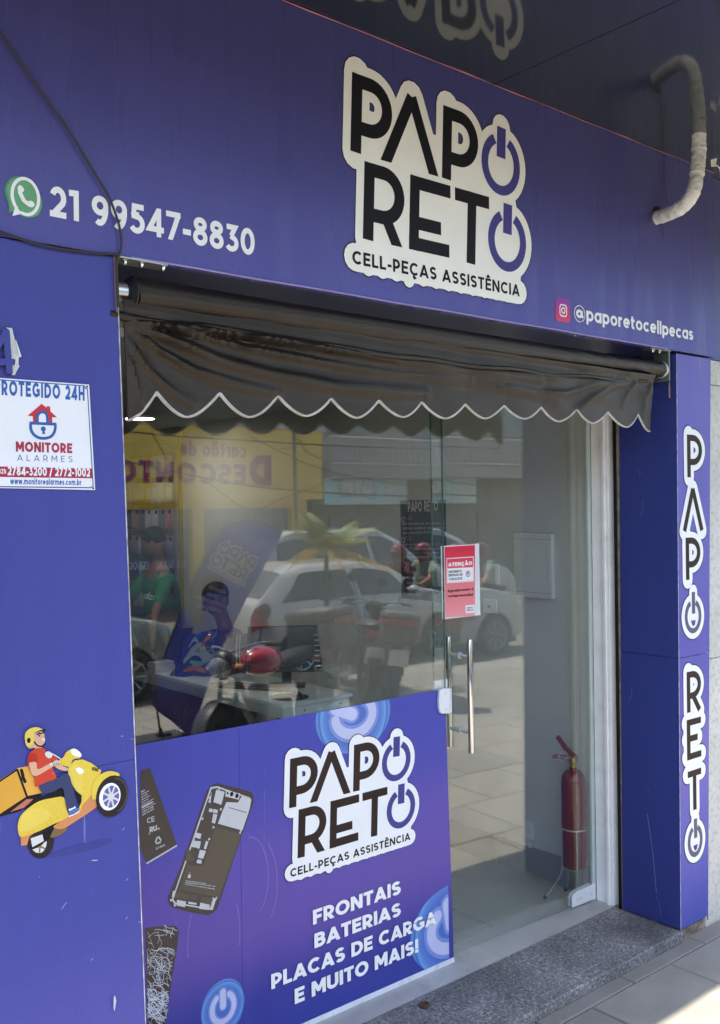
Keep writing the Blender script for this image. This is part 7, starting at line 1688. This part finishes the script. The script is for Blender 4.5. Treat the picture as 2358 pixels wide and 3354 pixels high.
for k in range(24):
    az = k * 2.399 + rp_.uniform(-.3, .3); el = R(rp_.uniform(15, 78)); Lf = rp_.uniform(.5, .68)
    if k % 5 == 3: el = R(5)
    mb = MB(); pts = []
    for i in range(12):
        t = i / 11; r_ = Lf * t * math.cos(el) * (1 + .25 * t); z = Lf * (t * math.sin(el) - .55 * t * t * (1.1 - math.sin(el) * .6)); pts.append(Vector((top.x + r_ * math.cos(az), pp_.y + r_ * math.sin(az), top.z + z)))
    mb.tube(pts, [.008 - .0006 * i for i in range(12)], 5)
    for i in range(34):
        t = .14 + .84 * i / 33; f = t * 11; i0 = min(10, int(f)); p0 = pts[i0].lerp(pts[i0 + 1], f - i0); d = (pts[i0 + 1] - pts[i0]).normalized(); sd2 = d.cross(Vector((0, 0, 1))).normalized()
        for sg in (-1, 1):
            ll = .185 * math.sin(PI * min(1, t * .9 + .12)) * rp_.uniform(.8, 1.1) + .03; e_ = p0 + (sd2 * sg * .75 + d * .75 + Vector((0, 0, -.42))).normalized() * ll; wv = d * .0048
            m_ = p0.lerp(e_, .5) + Vector((0, 0, .012)); mb.add([p0 - wv, p0 + wv, m_ + wv * .9, e_, m_ - wv * .9], [[0, 1, 2, 4], [2, 3, 4]])
    yel = (k % 5 == 3) or (k % 4 == 1 and el < R(45)); mb.build('frond', LEAF[1] if yel else LEAF[rp_.choice((0, 2, 0))], pm)
# feather banner on its base
FY = 6.85; fpl = Plane('mirror', FY)
K_ = 2358 / 1614.
fb = empty('feather_banner', tuple(mir(onY(560, 2395, FY))), 'tilted blue feather banner with white PAPO RETO emblem standing on the pavement', 'banner')
fpts = [fpl.uv(*q) for q in ((925, 1745), (875, 1718), (820, 1706), (770, 1712), (720, 1742), (690, 1790), (650, 1860), (608, 1960), (570, 2060), (535, 2160), (512, 2240), (500, 2310), (560, 2360), (626, 2406), (655, 2330), (690, 2225), (730, 2120), (775, 2030), (820, 1940), (870, 1850))]
FLAG = print_mat('banner_print', [(0, (.02, .035, .17)), (.35, (.04, .02, .10)), (.6, (.035, .045, .22)), (1, (.06, .085, .30))], off=0, scale=.55, wob=.3, scratches=0, rough=.6)
def thin_cloth(m, k=.45):
    n = m.node_tree.nodes; l = m.node_tree.links; b = n['Principled BSDF']; t = n.new('ShaderNodeBsdfTranslucent'); mx = n.new('ShaderNodeMixShader'); mx.inputs[0].default_value = k
    src = b.inputs['Base Color'].links[0].from_socket; l.new(src, t.inputs[0]); out = n['Material Output']; l.new(b.outputs[0], mx.inputs[1]); l.new(t.outputs[0], mx.inputs[2]); l.new(mx.outputs[0], out.inputs[0]); return m
thin_cloth(FLAG)
art('banner_cloth', [smooth_closed(fpts, 3)], fpl, 0, FLAG, fb, base=0)
def aff(a0, b0, a1, b1, a2, b2):
    """affine map taking three points of the emblem to three places on the cloth"""
    A0, A1, A2 = Vector(a0), Vector(a1), Vector(a2); B0, B1, B2 = Vector(b0), Vector(b1), Vector(b2)
    e1, e2 = A1 - A0, A2 - A0; det = e1.x * e2.y - e1.y * e2.x
    def T(u, v):
        d = Vector((u, v)) - A0; s_ = (d.x * e2.y - d.y * e2.x) / det; t = (e1.x * d.y - e1.y * d.x) / det; q = B0 + (B1 - B0) * s_ + (B2 - B0) * t; return (q.x, q.y)
    return T
z6 = Zoom(fpl, 400, 1300, 600 / 1614.)
TF = aff((2.02, 3.365), z6(1205, 1425), (2.74, 3.365), z6(955, 1262), (2.02, 2.745), z6(1075, 1690))
TF = aff((2.03, 3.365), z6(1195, 1428), (2.78, 3.365), z6(925, 1275), (2.04, 2.80), z6(1075, 1640))
FW = thin_cloth(mat('banner_white', (.9, .89, .86), .6), .6)
logo(fpl, fb, TF, 0, (FW, mat('banner_dark', (.03, .025, .03), .6), mat('banner_purple', (.05, .05, .16), .6)), q=5, halo=False)
for t, a, b in (('FRONTAIS', (905, 1742), (765, 1690)), ('BATERIAIS', (905, 1795), (745, 1750)), ('PLACAS DE CARGA', (940, 1870), (645, 1772)), ('E MUITO MAIS!', (860, 1900), (650, 1850))):
    art('banner_lettering', line_on(t, z6(*a), z6(*b), .030, w=.22, gap=.08, q=3), fpl, 3, FW, fb)
art('banner_picture', [[z6(*q) for q in ((640, 1640), (720, 1560), (840, 1570), (905, 1660), (860, 1720), (720, 1740), (650, 1900), (560, 1890))]], fpl, 0, mat('banner_dim_print', (.045, .02, .03), .6), fb, base=.0005)
bp_ = mir(onZ(560, 2420, 0)); bs = mir(onY(525, 2380, FY))
pole_pts = [(-u, bs.y + .01, v) for u, v in (fpl.uv(522, 2385), fpl.uv(512, 2240), fpl.uv(572, 2055), fpl.uv(655, 1855), fpl.uv(722, 1740), fpl.uv(772, 1711), fpl.uv(830, 1706), fpl.uv(880, 1720), fpl.uv(925, 1745))]
mb = MB(); mb.tube(smooth_open(pole_pts, 5), .009, 8); mb.build('pole', BLACK_P, fb, smooth=True)
bx = -fpl.uv(525, 2400)[0]; bz = pole_pts[0][2]
tk = empty('banner_base', (bx, bs.y, 0), 'black water-filled base with short stem holding the feather banner', 'banner base')
mb = MB(); mb.box((bx - .24, bs.y - .18, 0.0), (bx + .24, bs.y + .18, .19)); mb.build('tank', mat('tank_black', (.03, .032, .035), .35), tk, bevel=.035, seg=4)
mb = MB(); mb.tube([(bx, bs.y + .01, .19), (bx, bs.y + .01, bz)], .016, 8); mb.build('stem', CTRIM, tk)
mb = MB(); mb.tube([(bx - .02, bs.y, .19), (bx + .09, bs.y, .19 + .0)], .03, 10); mb.build('filler_cap', CTRIM, tk)

# riders on a motorbike passing in the street
rq = on_pav(1340, 10.6); mk = (rq[0], rq[1] + 0, RZ)
rb = motorbike('motorbike', 'black motorbike ridden along the street by two people in red helmets', 'motorbike', mk, R(180), mat('bike_black', (.02, .02, .02), .2, coat=.6), lean=0)
HELM = mat('helmet_red', (.17, .010, .013), .12, coat=1); VIS = mat('helmet_visor', (.02, .02, .02), .08)
def rider(label, x, shirt):
    X = mk[0] + x; Y = mk[1]; Z = RZ; f = -1
    p_ = person('person', label, (X, Y, Z + .86), (X - .06, Y, Z + 1.20), (X - .08, Y, Z + 1.35), (X - .10, Y, Z + 1.44), Vector((-1, 0, -.05)),
                ((X - .06, Y + .18, Z + 1.28), (X - .22, Y + .26, Z + 1.08), (X - .45, Y + .28, Z + 1.0)), ((X - .06, Y - .18, Z + 1.28), (X - .22, Y - .26, Z + 1.08), (X - .45, Y - .28, Z + 1.0)),
                ((X, Y + .1, Z + .84), (X - .36, Y + .2, Z + .72), (X - .18, Y + .2, Z + .40)), ((X, Y - .1, Z + .84), (X - .36, Y - .2, Z + .72), (X - .18, Y - .2, Z + .40)), SKIN, shirt, DARK_T, SHOEB, hair=False, hands=False, s=1.2)
    h_ = empty('helmet', (X - .10, Y, Z + 1.46), 'glossy red helmet worn by the ' + label.split(' on ')[0], 'helmet'); mb = MB(); mb.ell((X - .10, Y, Z + 1.49), (.135, .115, .125), 18, 12); mb.build('helmet_shell', HELM, h_, smooth=True)
    mb = MB(); mb.ell((X - .145, Y, Z + 1.475), (.115, .105, .06), 16, 10); mb.build('visor', VIS, h_, smooth=True)
rider('front rider in dark maroon shirt on the black motorbike', -.12, mat('maroon_shirt', (.08, .012, .02), .8))
rider('rear rider in pale green shirt on the black motorbike', .38, mat('pale_green_shirt', (.2, .24, .21), .8))

# ------------------------------------------------------------------ buildings across the street (faces at y = BY)
BYV = 18.0; BY = 2 * G - BYV; bpl = Plane('mirror', BYV)
zy = Zoom(bpl, 380, 1250, 1120 / 1614.)      # fourth close-up of the reference
def bu(x, y): return zy(x, y)
yb = empty('yellow_building', (9, BY, RZ), 'yellow clinic building across the street with purple cartão de DESCONTO sign', 'building')
YELW = mat('yellow_wall', (.85, .58, .10), .8, var=.08, vs=1.5, dirt=.25, dirt_col=(.5, .45, .3), dirt_s=1.2)
x_r = -bu(975, 400)[0]; zb0 = bu(975, 555)[1]; zt0 = bu(970, 235)[1]; x_w = -bu(918, 700)[0]
def bbox(nm, m, x0, x1, y0, y1, z0, z1, par, **k): mb = MB(); mb.box((x0, y0, z0), (x1, y1, z1)); return mb.build(nm, m, par, **k)
bbox('sign_band', YELW, 3.0, x_r, BY - .6, BY, zb0, zt0, yb)
bbox('parapet_cap', mat('parapet_grey', (.5, .48, .42), .8), 2.9, x_r + .05, BY - .65, BY + .04, zt0 + .001, zt0 + .10, yb)
ftx = -bu(380, 600)[0]
zwt = bu(400, 600)[1]; 
BGL = mat('blue_shop_glass', (.16, .20, .24), .12, spec=.8, var=.1); BFR = mat('blue_frame', (.10, .2, .36), .4)
segs = [(3.0, -bu(300, 0)[0], None), (-bu(388, 0)[0], -bu(445, 0)[0], 'wall'), (-bu(862, 0)[0], x_w, 'wall')]
xa, xb_, xc, xd = -bu(388, 600)[0], -bu(445, 600)[0], -bu(862, 600)[0], x_w
bbox('wall_pier', YELW, xa, xb_, BY - .55, BY - .25, RZ, zb0 - .001, yb); bbox('wall_pier', YELW, xc, xd, BY - .55, BY - .25, RZ, zb0 - .001, yb)
bbox('lintel_wall', YELW, 3.0, xa, BY - .55, BY - .25, zwt, zb0 - .001, yb); bbox('lintel_wall', YELW, xb_, xc, BY - .55, BY - .25, zwt, zb0 - .001, yb)
for a_, b_ in ((3.0, xa), (xb_, xc)):
    bbox('shop_window', BGL, a_ + .03, b_ - .03, BY - .5, BY - .48, RZ, zwt - .03, yb)
    for x in (a_, b_ - .05): bbox('window_frame', BFR, x, x + .05, BY - .52, BY - .42, RZ, zwt, yb)
    bbox('window_frame', BFR, a_ + .051, b_ - .051, BY - .52, BY - .42, zwt - .05, zwt, yb)
bbox('rear_wall', YELW, 2.9, x_r + .0, BY - 6, BY - .62, RZ, zt0, yb)
bbox('upper_storey', mat('upper_cream', (.5, .47, .40), .85), 3.5, x_r - 1, BY - 6, BY - 1.5, zt0 + .1, zt0 + 2.4, yb)
PRP = mat('sign_purple', (.30, .03, .14), .6, spec=.1)
z6b = Zoom(bpl, 400, 1300, 600 / 1614.)
def ba(nm, ps, m, L=0, par=None): art(nm, ps, bpl, L, m, par or yb, step=.004, base=.006)
ba('sign_lettering', line_on('cartão de', z6b(1098, 540), z6b(508, 517), .33, w=.24, gap=.10, q=5), PRP)
dd = line_on('D', z6b(1315, 783), z6b(1120, 780), 1.02 * (z6b(1315, 520)[1] - z6b(1315, 783)[1]), w=.27, q=6)
ba('sign_lettering', dd, PRP)
hh = z6b(1090, 595)[1] - z6b(1090, 775)[1]
ba('sign_lettering', line_on('ESCONTO', z6b(1090, 776), z6b(-70, 748), hh, w=.24, gap=.12, q=6), PRP)
cz0 = z6b(400, 1490)[1]
bbox('blue_name_strip', mat('strip_blue', (.07, .12, .26), .4), 3.0, -z6b(690, 1500)[0], BY - .47, BY - .44, z6b(400, 1530)[1], z6b(400, 1465)[1], yb)
bp2 = Plane('mirror', BYV + .44)
zq6 = Zoom(bp2, 400, 1300, 600 / 1614.)
for t, a, b in (('CLÍNICO GERAL', (660, 1508), (300, 1516)), ('ENDOCRINO', (230, 1522), (-60, 1528))): art('strip_lettering', line_on(t, zq6(*a), zq6(*b), .17, w=.2, q=3), bp2, 0, WHITE_P, yb, base=.006)
# gym building
gb = empty('gym_building', (14, BY, RZ), 'grey building with pale blue GYM FITNESS sign and ornate balcony railing across the street', 'building')
GREYW = mat('grey_render', (.36, .35, .32), .85, var=.1, vs=1.2, dirt=.3, dirt_s=1.5)
gx0 = x_r + .06; gx1 = -bu(1378, 460)[0]
zsl = bu(1100, 455)[1]; zss = bu(1100, 400)[1]; zrl = bu(1100, 265)[1]; zs0 = bu(1100, 580)[1]
bbox('balcony_slab', GREYW, gx0, 40, BY - .5, BY + .25, zsl, zss, gb)
bbox('upper_wall', GREYW, gx0, 40, BY - 4, BY - 1.4, zss, zss + 3.2, gb)
bbox('lower_wall', mat('taupe_render', (.17, .16, .14), .85, var=.1), gx0, 40, BY - 4, BY - .51, RZ, zsl - .001, gb)
SGN = mat('pale_cyan_sign', (.38, .66, .66), .45, var=.05); SGP = mat('pale_panel', (.50, .58, .54), .45)
bbox('gym_sign_board', SGN, gx0, -bu(1265, 500)[0], BY - .50, BY - .03, zs0, zsl - .002, gb)
bbox('blank_sign_board', SGP, -bu(1265, 500)[0] + .01, gx1, BY - .50, BY - .03, zs0, zsl - .002, gb)
bpg = Plane('mirror', BYV + .03); zg4 = Zoom(bpg, 380, 1250, 1120 / 1614.)
art('gym_lettering_backing', ribbon([zg4(1205, 515), zg4(1075, 500)], .22, False, True), bpg, 0, mat('gym_grey', (.36, .38, .38), .5), gb, base=.006)
art('gym_lettering', line_on('GYM', zg4(1208, 535), zg4(1068, 522), .34, w=.26, gap=.12, q=5), bpg, 1, WHITE_P, gb, step=.006, base=.01)
art('gym_lettering', line_on('FITNESS', zg4(1185, 578), zg4(1090, 572), .16, w=.24, gap=.12, q=3), bpg, 1, WHITE_P, gb, step=.006, base=.01)
for i in range(8):
    x = gx0 + .5 + i * 2.6
    bbox('roller_shutter', mat('shutter_metal', (.13, .135, .13), .5, .4), x, x + 2.2, BY - .505, BY - .46, RZ, zs0 - .25, gb)
    for k in range(8): bbox('shutter_rib', mat('shutter_metal', (.13, .135, .13), .5, .4), x, x + 2.2, BY - .459, BY - .45, RZ + .12 + k * .24, RZ + .14 + k * .24, gb)
for i in range(4): bbox('upper_window', BGL, gx0 + 1 + i * 3.2, gx0 + 2.4 + i * 3.2, BY - 1.399, BY - 1.36, zss + .9, zss + 2.1, gb)
RAIL = mat('railing_white', (.5, .5, .47), .5)
mb = MB()
mb.tube([(gx0, BY + .2, zrl), (gx0 + 12, BY + .2, zrl)], .025, 6); mb.tube([(gx0, BY + .2, zss + .06), (gx0 + 12, BY + .2, zss + .06)], .02, 6); mb.build('railing_bar', RAIL, gb)
bal = MB(); x = 0
bal.tube([(0, 0, zss + .06), (0, 0, zrl)], .011, 4)
hgt = zrl - zss
for zc, sg in ((zss + hgt * .35, 1), (zss + hgt * .68, -1)): bal.tube([(sg * (.02 + .075 * math.cos(t) * t / 7), 0, zc + .10 * math.sin(t) * t / 7) for t in [i * .5 for i in range(15)]], .009, 4, False)
bme = bpy.data.meshes.new('baluster'); bme.from_pydata([tuple(v) for v in bal.v], [], bal.f); bme.materials.append(RAIL)
for i in range(62):
    o = bpy.data.objects.new('baluster', bme); COL.objects.link(o); o.parent = gb; o.location = (gx0 + .1 + i * .19 - 14, .2, -RZ)
# pole and overhead wires
pc_x = -Plane('mirror', 15.6).uv(380 + 838 * .6939, 1600)[0]
po = empty('utility_pole', (pc_x, 2 * G - 15.6, RZ), 'thin grey utility pole in front of the yellow building', 'pole')
mb = MB(); mb.tube([(pc_x + .08, 2 * G - 15.6, RZ), (pc_x, 2 * G - 15.6, 7)], [.045, .035], 10); mb.build('pole_shaft', mat('pole_grey', (.16, .16, .14), .7), po)
mb = MB(); mb.tube([(pc_x - .5, 2 * G - 15.6, 5.6), (pc_x + .5, 2 * G - 15.6, 5.6)], .04, 6); mb.build('cross_arm', mat('pole_grey', (.16, .16, .14), .7), po)
wpl = 15.0
def wire(pts, r=.012):
    P_ = [mir(onY(380 + x * .6939, 1250 + y * .6939, wpl)) for x, y in pts]; mb = MB(); mb.tube(smooth_open(P_, 6), r, 5)
    return mb.build('overhead_wire', CABLE)
for k, (lb, pts) in enumerate((('long overhead wire crossing above the purple sign letters', [(-300, 190), (200, 250), (600, 275), (1000, 300), (1500, 320)]), ('overhead wire running across the DESCONTO letters', [(-300, 340), (60, 380), (400, 450), (700, 500), (1100, 530), (1500, 545)]),
                               ('loose wire sagging in a deep curve below the yellow sign', [(430, 470), (520, 540), (600, 592), (690, 598), (760, 560), (850, 530), (980, 480), (1020, 450)]), ('thin wire sloping from the yellow sign towards the gym sign', [(640, 260), (800, 340), (1000, 420), (1300, 480), (1500, 510)]),
                               ('wire looping around the utility pole', [(780, 315), (830, 310), (860, 270), (900, 330), (980, 370)]), ('wire slanting down across the word cartão', [(170, 240), (215, 320), (260, 400)]))):
    tag(wire(pts, .014 if k < 2 else .010), lb, 'wire')
# more of the street so that it goes on beyond what the glass shows
for k, (x0, x1, h_, c_, lb) in enumerate(((-16, 2.8, 5.2, (.45, .36, .28), 'salmon low shop row left of the yellow building'), (40.2, 70, 6.4, (.4, .4, .38), 'grey commercial block far right of the gym building'), (-48, -16.2, 7.2, (.5, .48, .42), 'cream block far left along the street'))):
    e_ = empty('shop_block', ((x0 + x1) / 2, BY, RZ), lb, 'building')
    bbox('block_wall', mat('block_wall_%d' % k, c_, .85, var=.1), x0, x1, BY - 6, BY - .5, RZ, h_, e_)
    n = int((x1 - x0) / 3.5)
    for i in range(n): bbox('shop_opening', BGL, x0 + .6 + i * 3.5, x0 + 3.2 + i * 3.5, BY - .499, BY - .46, RZ, 2.4, e_); bbox('upper_window', BGL, x0 + 1 + i * 3.5, x0 + 2.6 + i * 3.5, BY - .499, BY - .46, 3.4, 4.6, e_)
